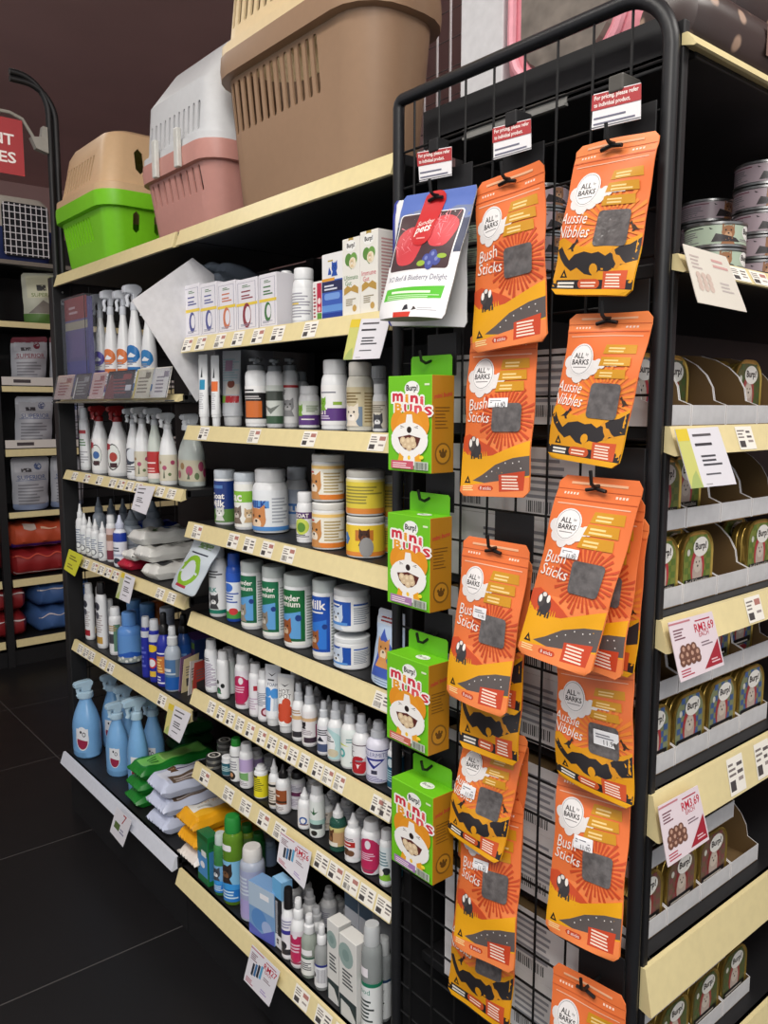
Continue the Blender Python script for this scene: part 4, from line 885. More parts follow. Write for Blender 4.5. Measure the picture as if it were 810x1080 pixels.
# ---------------------------------------------------------------- fifth shelf: milk, cream and powders
bottle('milk_bottle', 'white bottle lettered MILK with a black and white dog, leftmost on its shelf', 231, 651, 574, 19, 's5', 'flip', 'flip', base=(232, 234, 236), ops=[('t', 'MILK', .42, .5, .4, (30, 140, 130), .03), ('dog', .5, .28, .16, (60, 60, 64), (230, 230, 230)), ('r', 0, 0, 1, .08, (30, 120, 100)), ('l', .3, .75, .8, .92, 3, DK)], cat='bottle')
bottle('milk_bottle', 'blue-capped bottle with blue script and a green foot', 248, 656, 583, 17, 's5', 'flip', 'flip', bc=(40, 84, 180), cc=(40, 84, 180), base=(226, 232, 240), ops=[('r', 0, .8, 1, 1, (44, 90, 190)), ('e', .4, .68, .2, .16, (60, 110, 200)), ('l', .15, .35, .85, .6, 4, (60, 90, 170)), ('r', 0, 0, 1, .16, (70, 150, 70)), ('e', .6, .16, .16, .12, (200, 60, 60))], cat='bottle')
def powder(px, by, ty, w, c, lab, animal, text=('Powder', 'Premium')):
    bottle('powder_tub', lab, px, by, ty, w, 's5', 'jar', 'screw', cc=(196, 204, 202), base=c,
           ops=[('r', 0, .0, 1, .07, (236, 236, 232)), ('r', .0, .09, 1, .12, (30, 90, 60)) if c[1] > c[2] else ('r', 0, .09, 1, .1, c), ('p', [(0, .45), (.3, .55), (.66, .62), (.66, .12), (0, .12)], (96, 160, 216) if c[1] > c[2] else (50, 120, 210)), ('t', text[0], .4, .86, .5, WH, .02), ('t', text[1], .38, .75, .54, WH, .02) if text[1] != text[0] else ('l', .1, .72, .6, .77, 1, WH), ('dog', .34, .3, .15, *animal), ('e', .62, .5, .06, .06, (30, 60, 130)), ('r', .74, 0, 1, 1, (226, 230, 230)), ('l', .77, .1, .97, .92, 16, (150, 160, 156))], cat='tub')
powder(267, 664, 591, 24, (24, 106, 70), 'green powder tub with a tabby cat, left of the three', ((150, 140, 124), (206, 200, 190)))
powder(290, 675, 596, 25, (24, 110, 72), 'green powder tub with a tabby cat, middle of the three', ((140, 130, 116), (206, 200, 190)))
powder(316, 687, 604, 32, (22, 104, 54), 'green powder tub with a brown spaniel, right of the three', ((150, 84, 44), (210, 180, 150)))
powder(343, 698, 610, 26, (28, 78, 172), 'blue powder tub with a brown dog beside the green tubs', ((150, 90, 50), (210, 180, 150)), ('Milk', 'Milk'))
tubw = [('r', .02, .15, .6, .9, (30, 80, 170)), ('l', 0.13, 0.76, 0.47, 0.86, 1, WH), ('dog', .34, .42, .14, (200, 214, 232), (236, 240, 244)), ('r', .08, .15, .55, .24, (90, 150, 220)), ('l', .64, .2, .96, .75, 8, (150, 160, 176)), ('r', .64, .78, .9, .84, (40, 90, 176))]
stack(352, 391, (669, 619), 714.4, 's5', ['white tub with a blue picture label, bottom of its pair', 'white tub with a blue picture label, top of its pair'], [(234, 236, 238)]*2, [tubw, tubw], (226, 230, 232))
# ---------------------------------------------------------------- sixth shelf of the near bay: sprays, shampoos and tubes
B = bottle
PINK = (188, 42, 92)
B('shampoo_bottle', 'white bottle of small print with a flat cap, leftmost on the spray shelf', 224, 733, 674, 15, 's6', 'flip', 'flip', base=(226, 228, 232), ops=[('l', .2, .1, .85, .8, 16, (140, 120, 150)), ('l', .2, .84, .6, .94, 2, DK)], ey=.8)
B('shampoo_bottle', 'white bottle with small black paw prints down its side', 236, 740, 686, 14, 's6', 'flip', 'flip', base=(228, 230, 232), ops=[('e', .4, .2, .12, .12, (30, 34, 34)), ('e', .6, .36, .09, .09, (30, 34, 34)), ('e', .36, .46, .08, .08, (30, 34, 34)), ('p', [(.3, .1), (.42, .3), (.55, .1)], (50, 120, 80))], ey=.8)
B('shampoo_bottle', 'plain pearly bottle next to the paw print bottle', 242, 743, 683, 16, 's6', 'flip', 'flip', base=(222, 232, 230), ops=[('e', .2, .3, .1, .1, (60, 80, 70))], ey=.85)
B('shampoo_bottle', 'white bottle with a crimson bowl-shaped label on the spray shelf', 257.5, 753.5, 689, 16, 's6', 'flip', 'flip', base=(226, 222, 230), ops=[('e', .5, .46, .36, .5, PINK), ('r', .14, .46, .86, .74, PINK), ('e', .56, .72, .08, .12, (230, 226, 230)), ('l', .3, .4, .7, .6, 3, (230, 190, 210)), ('r', .3, .06, .7, .1, (150, 80, 100))])
B('shampoo_bottle', 'white bottle with a tiny red square, right of the crimson label bottle', 270.5, 760, 699, 13, 's6', 'flip', 'flip', base=(226, 224, 230), ops=[('r', .55, .68, .8, .82, (170, 40, 60)), ('l', .2, .15, .8, .5, 5, (190, 170, 190))])
B('shampoo_bottle', 'narrow white bottle with a dark red ring behind the blue tube', 279, 765, 706, 12, 's6', 'flip', 'flip', base=(228, 228, 232), ops=[('l', .1, .4, .9, .8, 8, (130, 134, 150)), ('e', .7, .22, .2, .2, (130, 40, 60)), ('e', .7, .22, .12, .12, (226, 200, 210))])
tubeb('cream_tube', 'white squeeze tube with blue circles on its front', 289, 772.6, 701, 17, 's6', base=(230, 232, 236), ops=[('e', .3, .5, .2, .2, (66, 140, 210)), ('e', .68, .48, .22, .22, (66, 140, 210)), ('r', .1, .12, .5, .4, (66, 140, 210)), ('t', 'FOAM', .55, .66, .5, (70, 90, 120)), ('l', .3, .74, .8, .8, 1, DK), ('p', [(.3, .9), (.5, .86), (.7, .92), (.5, .83)], (30, 30, 40)), ('b', .62, .12, .86, .4, 9, (160, 180, 200))], face=30)
tubeb('cream_tube', 'white squeeze tube lettered HOT SPOT with rusty red blobs', 302.5, 778, 711, 18, 's6', base=(232, 232, 230), ops=[('t', 'HOT', .45, .7, .5, (60, 60, 60)), ('t', 'SPOT', .5, .6, .6, (60, 60, 60)), ('p', [(.3, .86), (.5, .83), (.7, .88), (.5, .8)], (30, 30, 40)), ('e', .6, .45, .2, .2, (196, 72, 40)), ('e', .36, .32, .22, .2, (196, 72, 40)), ('e', .7, .28, .22, .22, (196, 72, 40)), ('e', .4, .15, .22, .18, (196, 72, 40)), ('e', .72, .1, .18, .14, (196, 72, 40))], face=30)
SPR = (206, 210, 216)
B('spray_bottle', 'white mist spray with a tan band over a black patch, beside the red blob tube', 315.5, 787.5, 720, 13, 's6', 'tall', 'mist', cc=SPR, base=(228, 228, 230), ops=[('r', 0, .62, 1, .74, (214, 178, 130)), ('r', .3, .06, .8, .24, (50, 48, 54)), ('l', .2, .8, .8, .95, 2, (180, 150, 120))], lz=(.04, .6))
B('spray_bottle', 'white mist spray with a tan band and a small black dog mark', 327, 792, 723, 15, 's6', 'tall', 'mist', cc=SPR, base=(228, 226, 228), ops=[('r', 0, .7, 1, .8, (214, 180, 140)), ('dog', .4, .6, .09, (40, 36, 40), (60, 56, 60)), ('r', .4, .06, .9, .22, (60, 46, 60)), ('r', .85, .2, 1, .6, (170, 60, 110)), ('l', .3, .3, .8, .46, 3, (160, 150, 160))], lz=(.04, .6))
B('spray_bottle', 'white bottle with a magenta side behind the dog mark spray', 335, 0, 741, 13, 's6', 'tall', 'mist', cc=SPR, base=(214, 200, 214), X=1.09)
B('spray_bottle', 'small white mist spray with a black triangle over a navy base', 342, 802.6, 739, 13, 's6', 'tall', 'mist', cc=SPR, base=(226, 226, 232), ops=[('p', [(.3, .44), (.62, .44), (.46, .62)], (30, 34, 50)), ('r', .2, .06, .9, .34, (70, 84, 120)), ('l', .3, .66, .8, .9, 3, DK)], lz=(.04, .56))
B('spray_bottle', 'white nozzle bottle behind the triangle spray', 347, 0, 733, 12, 's6', 'nozzle', 'nozzle', base=(216, 218, 222), X=1.11)
B('spray_bottle', 'white spray with a big pale teal disc on its label', 354.5, 809.7, 739, 16, 's6', 'tall', 'mist', cc=SPR, base=(216, 228, 232), ops=[('e', .2, .4, .7, .62, (180, 214, 216)), ('e', .1, .45, .5, .5, (232, 234, 236)), ('l', .2, .55, .6, .75, 3, DK), ('e', .5, .2, .2, .14, (206, 196, 170))], lz=(.04, .58))
B('spray_bottle', 'white spray with a yellow-green swoosh and a teal ring', 369, 819, 742, 17, 's6', 'tall', 'mist', cc=SPR, base=(224, 232, 230), ops=[('p', [(0, .6), (.3, .62), (.6, .56), (.3, .57)], (206, 216, 70)), ('e', .34, .36, .13, .15, (70, 170, 170)), ('e', .34, .36, .07, .08, (224, 232, 230)), ('l', .5, .66, .9, .8, 2, (120, 160, 160)), ('r', .62, .1, .95, .14, (150, 180, 180))], lz=(.04, .62))
B('spray_bottle', 'white spray with a red shield bearing a bull head', 381.5, 829, 753, 18.5, 's6', 'tall', 'mist', cc=SPR, base=(230, 230, 232), ops=[('e', .5, .24, .26, .3, (178, 34, 46)), ('r', .24, .24, .76, .36, (178, 34, 46)), ('p', [(.4, .33), (.46, .28), (.5, .3), (.54, .28), (.6, .33), (.54, .26), (.5, .14), (.46, .26)], (236, 226, 226)), ('r', 0, .9, 1, .93, (70, 40, 60)), ('l', .1, .5, .4, .85, 6, (110, 110, 120)), ('p', [(.6, .4), (.95, .4), (.95, .9), (.85, .7)], (196, 188, 190)), ('l', 0.42, 0.38, 0.78, 0.48, 1, (140, 130, 140))], lz=(.04, .56))
B('spray_bottle', 'large lilac-white spray with a hollow navy triangle, right end of its row', 399, 839, 760, 24, 's6', 'boston', 'mist', cc=SPR, bc=(224, 224, 238), base=(222, 222, 240), ops=[('r', 0, .96, 1, .99, (60, 60, 130)), ('t', 'ALLERMITE', .5, .84, .66, (120, 122, 170)), ('p', [(.24, .72), (.76, .72), (.5, .4)], (40, 44, 140)), ('p', [(.38, .66), (.68, .66), (.52, .5)], (222, 222, 240)), ('r', .44, .24, .58, .36, (60, 60, 80)), ('l', .16, .06, .84, .2, 3, (110, 112, 160)), ('r', 0, .02, 1, .04, (70, 70, 140))], lz=(.04, .58))
B('spray_bottle', 'deep teal labelled bottle half hidden by the green box', 418, 0, 782, 17, 's6', 'flip', 'flip', base=(26, 92, 120), ops=[('l', .2, .2, .8, .6, 5, (170, 210, 220)), ('e', .4, .8, .12, .14, (210, 226, 232))], X=1.05)
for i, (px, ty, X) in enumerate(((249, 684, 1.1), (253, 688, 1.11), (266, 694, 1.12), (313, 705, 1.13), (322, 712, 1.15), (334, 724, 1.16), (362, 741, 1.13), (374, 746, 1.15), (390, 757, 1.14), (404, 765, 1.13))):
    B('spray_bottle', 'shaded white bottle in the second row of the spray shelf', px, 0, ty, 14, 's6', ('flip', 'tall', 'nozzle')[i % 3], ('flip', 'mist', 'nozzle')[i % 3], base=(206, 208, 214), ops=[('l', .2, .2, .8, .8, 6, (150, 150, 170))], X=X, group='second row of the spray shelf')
# ---------------------------------------------------------------- seventh shelf
def tin(px, by, wpx, hmm, z, lab, lidc, X=None):
    p = onZ(px, by, z) if X is None else Vector((X, y_at(px, X, z), z)); r = wpx*depth(p)/FPX/2
    if X is None: d = Vector((p.x, p.y, 0)).normalized(); p = p+d*r
    root = thing('balm_tin', lab, 'tin', (p.x, p.y, z), R(-60)); h = hmm/1000
    bm = NB(); lathe(bm, [(r*.94, 0), (r*.96, h*.1), (r*.96, h*.6)], 28); obj('body', bm, mat('brushed_tin', (186, 186, 184), .35, .8), root, True)
    bm = NB(); lathe(bm, [(r, h*.5), (r, h*.92), (r*.97, h), (r*.9, h*.97)], 28); l = obj('lid', bm, plastic(lidc, .4), root, True)
    bm = NB(); lay = inklayer(bm); a = Art(2*r, 2*r); a.ell(.5, .5, .4, .4, (226, 224, 216), 24); a.ell(.5, .5, .3, .3, lidc, 20); a.lines(.35, .4, .65, .6, 3, (220, 216, 206))
    a.put(bm, lambda x, y, o: (x-r, y-r, h+o-.0002), lay); obj('lid_label', bm, INK, l)
    return p, h
z = SZ['s7']
p, h = tin(226, 812, 17, 17, z, 'black-lidded round balm tin at the bottom of the front stack', (44, 44, 44))
tin(226, 0, 17, 17, z+h+.0004, 'black-lidded round balm tin on top of the front stack', (44, 44, 44), X=p.x)
p, h = tin(237, 0, 16, 17, z, 'round balm tin under its twin behind the front stack', (60, 60, 58), X=1.10)
tin(237, 0, 16, 17, z+h+.0004, 'round balm tin on top of its twin behind the front stack', (60, 60, 58), X=1.10)
B('balm_jar', 'small white jar with a teal label by the balm tins', 240.5, 823, 797, 11, 's7', 'jar', 'screw', base=(44, 96, 112), ops=[('l', .2, .3, .8, .7, 3, (190, 214, 216)), ('r', 0, .85, 1, 1, WHT)], cat='jar')
B('shampoo_bottle', 'slim white bottle with a bright green cap', 250, 831, 778, 12, 's7', 'flip', 'flip', cc=(40, 140, 50), base=(228, 230, 230), ops=[('e', .4, .15, .2, .2, (40, 34, 34)), ('e', .4, .17, .1, .1, (200, 150, 110)), ('r', .0, .8, 1, .83, (60, 60, 70)), ('l', .3, .35, .7, .7, 4, (150, 150, 160))])
B('shampoo_bottle', 'lilac-labelled white bottle right of the green-capped one', 261, 846, 783, 14, 's7', 'flip', 'flip', base=(226, 226, 232), ops=[('r', 0, .5, 1, .92, (186, 166, 210)), ('p', [(0, .4), (.7, .48), (.7, .2), (0, .28)], (120, 170, 110)), ('l', .1, .05, .8, .2, 3, (150, 150, 160))])
B('shampoo_bottle', 'second lilac-labelled bottle, partly behind the yellow one', 270, 0, 790, 15, 's7', 'flip', 'flip', base=(224, 222, 232), ops=[('r', 0, .5, 1, .96, (170, 150, 200)), ('p', [(0, .4), (.7, .48), (.7, .2), (0, .28)], (110, 160, 100))], X=1.095)
B('shampoo_bottle', 'squat bottle with a bright yellow label', 276, 854, 806, 14, 's7', 'flip', 'mist', base=(226, 214, 40), ops=[('l', .25, .3, .8, .9, 7, (110, 110, 40)), ('r', .1, .9, .5, 1, (60, 50, 40))])
B('dropper_bottle', 'small cream-labelled bottle between the yellow and brown ones', 290, 858, 800, 11, 's7', 'nozzle', 'nozzle', base=(222, 216, 206), ops=[('r', 0, .8, 1, .9, (40, 40, 40)), ('l', .2, .2, .8, .7, 5, (120, 110, 100)), ('r', 0, .05, 1, .15, (60, 50, 46))])
B('dropper_bottle', 'white bottle with a brown label and black nozzle', 299.5, 866, 805, 15, 's7', 'nozzle', 'nozzle', cc=(34, 32, 34), base=(226, 224, 226), ops=[('r', .1, .3, .75, .88, (150, 80, 44)), ('l', 0.20, 0.62, 0.60, 0.72, 1, (236, 226, 210)), ('r', .1, .36, .75, .44, (60, 40, 30)), ('l', .2, .05, .8, .22, 3, (140, 130, 130))])
B('shampoo_bottle', 'white bottle with a plum band and black cap', 314, 0, 813, 16, 's7', 'flip', 'flip', cc=(40, 38, 42), base=(224, 222, 230), ops=[('r', .2, .5, .9, .66, (110, 50, 90)), ('l', .2, .1, .8, .4, 5, (170, 160, 180)), ('l', .2, .72, .8, .95, 4, (150, 150, 170))], X=1.07)
B('dropper_bottle', 'white nozzle bottle with a small blue ring', 322, 886, 830, 14, 's7', 'nozzle', 'nozzle', base=(232, 232, 234), ops=[('e', .55, .34, .16, .16, (34, 84, 160)), ('e', .55, .34, .1, .1, (232, 232, 234)), ('r', .4, .12, .75, .18, (120, 90, 90)), ('e', .1, .5, .1, .12, (60, 60, 66))])
B('shampoo_bottle', 'white bottle with a dark hemp leaf', 335, 889, 827, 15, 's7', 'flip', 'flip', base=(222, 228, 226), ops=[('p', [(.5, .6), (.34, .72), (.47, .68), (.5, .84), (.53, .68), (.66, .72)], (44, 96, 60)), ('r', 0, .3, 1, .46, (170, 206, 200)), ('r', .3, .2, .8, .34, (60, 66, 70)), ('e', .5, .08, .12, .1, (30, 30, 34))])
B('dropper_bottle', 'white nozzle bottle with a beige label and grey rosette', 344, 900, 838, 16, 's7', 'nozzle', 'nozzle', cc=(206, 208, 214), base=(212, 202, 190), ops=[('e', .5, .66, .14, .14, (130, 130, 150)), ('l', .25, .1, .8, .45, 6, (150, 130, 120)), ('l', .3, .84, .7, .94, 1, DK)])
B('dropper_bottle', 'dark green see-through nozzle bottle with a brown spaniel label', 357, 911, 847, 17, 's7', 'nozzle', 'nozzle', bc=(60, 110, 96), base=(196, 178, 120), ops=[('r', 0, .8, 1, 1, (206, 196, 130)), ('dog', .3, .5, .2, (96, 60, 36), (140, 96, 60)), ('r', .45, .1, .95, .75, (186, 150, 110)), ('r', .2, .0, .6, .22, (224, 220, 210))], clear=True, lz=(.14, .54))
B('dropper_bottle', 'white nozzle bottle with a red badge over cocoa beans', 373, 921, 857, 17.5, 's7', 'nozzle', 'nozzle', base=(230, 226, 230), ops=[('r', .1, .5, .66, .76, (176, 44, 40)), ('l', 0.18, 0.60, 0.58, 0.70, 1, WH), ('e', .36, .26, .14, .12, (80, 54, 40)), ('e', .52, .22, .12, .1, (110, 76, 54)), ('l', .2, .82, .7, .95, 2, DK), ('b', .8, .3, .98, .9, 6, (160, 160, 180))], lz=(.12, .56))
B('shampoo_bottle', 'tall white bottle with a large crimson bowl-shaped label', 392, 931, 864, 20, 's7', 'flip', 'flip', base=(222, 220, 230), ops=[('e', .5, .5, .38, .5, PINK), ('r', .12, .5, .88, .82, PINK), ('e', .5, .84, .08, .12, (226, 222, 230)), ('l', .3, .38, .7, .62, 4, (226, 190, 210)), ('r', .3, .06, .7, .11, (140, 60, 90))], lz=(.05, .7))
B('shampoo_bottle', 'white bottle with a lime bib and a panda face', 407.5, 936, 874, 13, 's7', 'flip', 'flip', base=(222, 232, 236), ops=[('p', [(.1, .1), (.8, .1), (.7, .34), (.2, .34)], (130, 190, 60)), ('e', .6, .36, .16, .16, (40, 44, 50)), ('e', .3, .3, .2, .16, WH), ('l', .2, .5, .8, .9, 5, (120, 150, 160))])
B('shampoo_bottle', 'white bottle with black paw spots at the right end, nearest the panel', 416, 953, 882, 17, 's7', 'flip', 'flip', base=(226, 232, 234), ops=[('e', .2, .5, .1, .1, (30, 34, 40)), ('e', .3, .42, .07, .07, (30, 34, 40)), ('e', .1, .3, .24, .2, (130, 190, 60)), ('r', .8, 0, 1, 1, (70, 170, 200)), ('l', .3, .15, .6, .25, 2, DK)])
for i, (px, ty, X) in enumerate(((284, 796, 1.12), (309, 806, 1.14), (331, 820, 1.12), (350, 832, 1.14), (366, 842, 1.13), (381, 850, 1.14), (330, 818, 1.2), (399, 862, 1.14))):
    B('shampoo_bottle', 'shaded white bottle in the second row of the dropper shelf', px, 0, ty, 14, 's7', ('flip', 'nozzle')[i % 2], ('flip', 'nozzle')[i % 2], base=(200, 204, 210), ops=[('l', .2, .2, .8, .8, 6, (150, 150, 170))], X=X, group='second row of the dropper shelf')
# ---------------------------------------------------------------- base shelf of the near bay
GRN = (40, 120, 50)
pbox('clear_gift_box', 'clear green box with a blue label at the left end of the bottom shelf', 209, 220, 880, 'base', .96, .035, (30, 110, 66), [('r', .05, .15, .95, .6, (70, 140, 200)), ('e', .5, .38, .2, .16, (230, 230, 236)), ('r', 0, .9, 1, 1, (24, 90, 40)), ('rr', .4, .56, .85, .68, .05, (226, 230, 226))], side=(26, 120, 56), sops=[('r', .1, .1, .9, .7, (60, 130, 180)), ('r', .1, .76, .9, .9, (30, 96, 50))])
dogl = lambda c, m: [('dog', .42, .72, .2, c, m), ('r', 0, 0, 1, .36, (40, 120, 200)), ('p', [(.1, .4), (.5, .46), (.9, .4), (.9, .3), (.1, .3)], (60, 150, 220)), ('l', .2, .08, .8, .3, 3, (200, 226, 240))]
B('mouthwash_bottle', 'slim green bottle with a husky label beside the clear green box', 234, 946, 878, 14, 'base', 'flip', 'flip', bc=(90, 170, 100), cc=(196, 210, 206), base=(120, 170, 210), ops=dogl((70, 76, 86), (220, 224, 228)), lz=(.06, .5), clear=True)
B('mouthwash_bottle', 'green bottle with a green dome cap and a black dog label', 247.5, 960, 860, 21, 'base', 'flip', 'flip', bc=(126, 176, 60), cc=(44, 140, 60), base=(130, 190, 226), ops=dogl((54, 44, 40), (120, 86, 60))+[('rr', .25, 1.25, .6, 1.4, .04, (236, 236, 238))], lz=(.05, .52), clear=True)
for i, (px, ty, X) in enumerate(((261, 869, 1.1), (273, 878, 1.11), (285, 886, 1.13))):
    B('mouthwash_bottle', ['yellow-green bottle behind the black dog bottle', 'dark green bottle in the second row beside it', 'blue-grey bottle in the second row under the price card'][i], px, 0, ty, 14, 'base', 'flip', 'flip', bc=[(150, 180, 60), (30, 90, 40), (120, 140, 160)][i], cc=[(44, 130, 56), (30, 96, 40), (140, 160, 180)][i], base=[(120, 160, 90), (40, 90, 50), (120, 140, 170)][i], X=X)
B('shampoo_bottle', 'silver lilac bottle with a white cap on the bottom shelf', 267.5, 973, 892, 25, 'base', 'flip', 'flip', bc=(168, 176, 192), cc=(216, 214, 210), base=(160, 168, 200), ops=[('r', 0, 0, 1, .4, (170, 160, 210)), ('l', .2, .5, .7, .9, 5, (200, 210, 224))])
pbox('clear_gift_box', 'pale blue clear box with a price sticker, in front on the bottom shelf', 265, 286, 935, 'base', .957, .045, (120, 160, 206), [('r', .0, .55, 1, 1, (176, 196, 216)), ('e', .4, .35, .3, .3, (90, 140, 200)), ('e', .7, .25, .2, .2, (160, 180, 220)), ('r', .45, .78, .8, .88, (236, 236, 240)), ('p', [(0, .2), (.5, .1), (1, .3), (1, 0), (0, 0)], (90, 100, 190))], side=(130, 170, 214), rot=10)
pbox('eye_drop_box', 'black and white box with a sky blue top', 288.5, 298, 928, 'base', .968, .03, (30, 30, 36), [('r', 0, .74, 1, 1, (110, 180, 230)), ('l', .3, .2, .6, .7, 16, (220, 220, 226)), ('r', .1, .02, .9, .2, (226, 226, 230)), ('dog', .5, .12, .12, (60, 60, 66), (200, 200, 200))], side=(226, 228, 232), sops=[('r', 0, .74, 1, 1, (130, 190, 236)), ('r', .1, .1, .9, .6, (40, 40, 46))], top=(150, 200, 240))
B('shampoo_bottle', 'white bottle with a navy band and tall black cap', 305, 1014, 936, 14, 'base', 'tall', 'flip', cc=(28, 26, 28), base=(230, 230, 236), ops=[('r', 0, .58, 1, .68, (60, 56, 150)), ('l', .2, .74, .8, .95, 3, (150, 150, 180)), ('e', .4, .3, .16, .16, (40, 40, 50)), ('r', .3, .08, .7, .22, (40, 40, 50))], lz=(.03, .62))
B('spray_bottle', 'white mist spray with a crimson bowl-shaped label, front of the bottom shelf', 315.5, 1026, 947, 16, 'base', 'tall', 'mist', base=(226, 220, 228), ops=[('e', .5, .5, .4, .5, PINK), ('r', .1, .5, .9, .86, PINK), ('e', .5, .88, .09, .12, (226, 220, 228)), ('l', .3, .4, .7, .68, 3, (226, 190, 206)), ('r', .3, .06, .7, .12, (150, 60, 90))], lz=(.04, .56))
B('spray_bottle', 'clear mist spray with a price sticker and a green-topped label', 327, 1036, 964, 17, 'base', 'tall', 'mist', bc=(196, 206, 196), base=(228, 230, 228), ops=[('r', 0, .9, 1, 1, (60, 96, 80)), ('l', .2, .3, .7, .75, 4, DK), ('r', .3, 1.1, .7, 1.4, (236, 236, 238))], lz=(.06, .36), clear=True)
B('spray_bottle', 'clear mist spray with a navy-topped label beside the white cartons', 340, 1048, 975, 15, 'base', 'tall', 'mist', bc=(196, 200, 200), base=(228, 230, 234), ops=[('r', 0, .9, 1, 1, (40, 50, 130)), ('b', .4, .2, .9, .8, 12, (150, 150, 160)), ('e', .3, .5, .08, .1, DK)], lz=(.06, .42), clear=True)
for px0, px1, lab in ((345.5, 357.5, 'white carton with a sage disc, left of its twin'), (358, 376, 'white carton with a sage disc, right of its twin')):
    pbox('shampoo_carton', lab, px0, px1, 0, 'base', .965 if px0 < 350 else .957, .035, (224, 224, 220), [('e', .4, .78, .42, .46, (150, 172, 168)), ('e', .4, .78, .2, .22, (130, 154, 150)), ('l', .2, .4, .8, .62, 5, (70, 76, 80)), ('r', 0, 0, 1, .26, (40, 56, 60)), ('p', [(.1, .0), (.1, .2), (.6, .18), (.95, .06), (.95, 0)], (214, 216, 214))], side=(206, 206, 204), sops=[('r', .8, 0, 1, .28, (40, 56, 60))], H=.186)
B('shampoo_bottle', 'large clear bottle with a green-edged label and price sticker', 392.5, 0, 974, 21, 'base', 'flip', 'flip', bc=(184, 190, 190), cc=(190, 194, 196), base=(226, 230, 230), ops=[('r', 0, .92, 1, 1, (30, 120, 90)), ('t', 'good', .35, .8, .4, (60, 140, 120)), ('l', .2, .2, .7, .68, 6, (60, 70, 70)), ('r', .2, 1.12, .5, 1.3, (236, 230, 236))], X=.975, clear=True, lz=(.05, .5))
B('shampoo_bottle', 'large clear bottle with a navy-edged label, nearest the wire panel', 414, 0, 989, 22, 'base', 'flip', 'flip', bc=(184, 190, 192), cc=(190, 194, 196), base=(226, 230, 232), ops=[('r', 0, .93, 1, 1, (30, 60, 96)), ('t', 'good', .3, .82, .4, (90, 100, 110)), ('t', 'advanced', .4, .72, .5, (90, 100, 110)), ('l', .2, .2, .7, .6, 6, (60, 70, 70))], X=.99, clear=True, lz=(.05, .54))
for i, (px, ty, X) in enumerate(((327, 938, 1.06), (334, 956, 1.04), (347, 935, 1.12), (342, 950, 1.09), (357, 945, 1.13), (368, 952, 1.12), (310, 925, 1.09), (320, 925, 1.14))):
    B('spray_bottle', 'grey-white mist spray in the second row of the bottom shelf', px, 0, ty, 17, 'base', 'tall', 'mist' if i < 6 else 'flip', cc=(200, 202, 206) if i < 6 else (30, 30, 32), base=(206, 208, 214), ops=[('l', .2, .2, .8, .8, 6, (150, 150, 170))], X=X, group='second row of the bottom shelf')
for px0, px1, X in ((364, 378, 1.06), (379, 393, 1.06)):
    pbox('shampoo_carton', 'blue and white carton lying behind the white cartons', px0, px1, 0, 'base', X, .055, (206, 210, 218), [('r', 0, .8, 1, 1, (70, 90, 110)), ('r', .2, .2, .8, .6, (60, 70, 90))], H=.186, group='cartons in the second row', top=(150, 166, 180))
# ---------------------------------------------------------------- pouch of treats standing on the powder shelf
zq = SZ['s5']; X0 = 1.02
q = Quad(*[Vector((X0+dx, y_at(px, X0, zq), zq+dz)) for px, dx, dz in ((389, .03, .15), (418, .03, .15), (424, 0, .003), (392, 0, .003))], fat=.012, base=1., rad=.04)
a = Art(q.W, q.H); a.rect(0, 0, 1, 1, (186, 206, 230)); a.rect(0, .8, 1, 1, (206, 214, 224)); a.lines(.15, .83, .8, .93, 2, (150, 40, 40)); a.poly([(.05, .1), (.35, .75), (.75, .5), (.95, .1)], (60, 90, 180))
mk = mk_art(q.W, q.H, None, [('dog', .42, .46, .22, (214, 150, 84), (236, 214, 180)), ('l', .2, .02, .9, .12, 3, (130, 150, 180))]); a.items += mk.items
pouch('powder_pouch', 'pale blue standing pouch with a golden dog, right end of the powder shelf', q, a, [(0, (196, 210, 228))], None, None, 'pouch')
# ================================================================ far bay
# ---------------------------------------------------------------- upper shelf: trigger sprays in a row, a clear display box
lz6 = (.03, .46)
for i, (px, w, ty, c, lab) in enumerate(((97, 11, 318, (84, 74, 160), 'white trigger spray with a violet arch, leftmost behind the clear box'), (109, 11, 310, (84, 74, 160), 'white trigger spray with a violet arch beside the clear box'), (120, 12, 306, (206, 112, 56), 'white trigger spray with an orange arch, left of its twin'), (133, 12, 306, (206, 112, 56), 'white trigger spray with an orange arch, right of its twin'), (145, 14, 300, (30, 110, 176), 'white trigger spray with a blue arch in front of the white sheet'), (159, 13, 312, (40, 120, 180), 'white spray with blue bands tucked behind the white sheet'))):
    bottle('spray_bottle', lab, px, 0, ty, w, 'f1', 'cone', 'trigger', base=(232, 232, 234), ops=[('e', .5, .8, .3, .3, c), ('r', .2, .74, .8, .8, c), ('p', [(.36, .76), (.5, .84), (.66, .78), (.6, .74), (.4, .74)], (226, 228, 232)), ('r', .2, .44, .8, .54, c), ('r', .16, .04, .84, .2, c), ('l', .2, .58, .7, .7, 3, (150, 150, 160)), ('l', .2, .24, .7, .4, 3, (150, 150, 160))], X=1.085 if i < 2 else 1.055, lz=lz6, face=30, cc=(206, 210, 218))
ACR = mat('clear_acrylic', (236, 240, 246), .06, trans=.95, ior=1.1, var=.01)
z = SZ['f1']; y1 = min(2.978, y_at(60, 1.0, z)); y0 = y_at(90, 1.0, z)
dx = thing('display_case', 'clear acrylic display box with a violet pack under a red header', 'display box', (1.0, (y0+y1)/2, z+.012), 0)
def acr(x0, x1, ya, yb, za, zb, nm):
    bm = NB(); box(bm, x0, x1, ya, yb, za, zb); return wobj(nm, bm, ACR, dx)
H = ztop(1.0, y1, 316)-z; zb = z+.0005; x0 = 1.009; x1 = 1.045; t = .0025
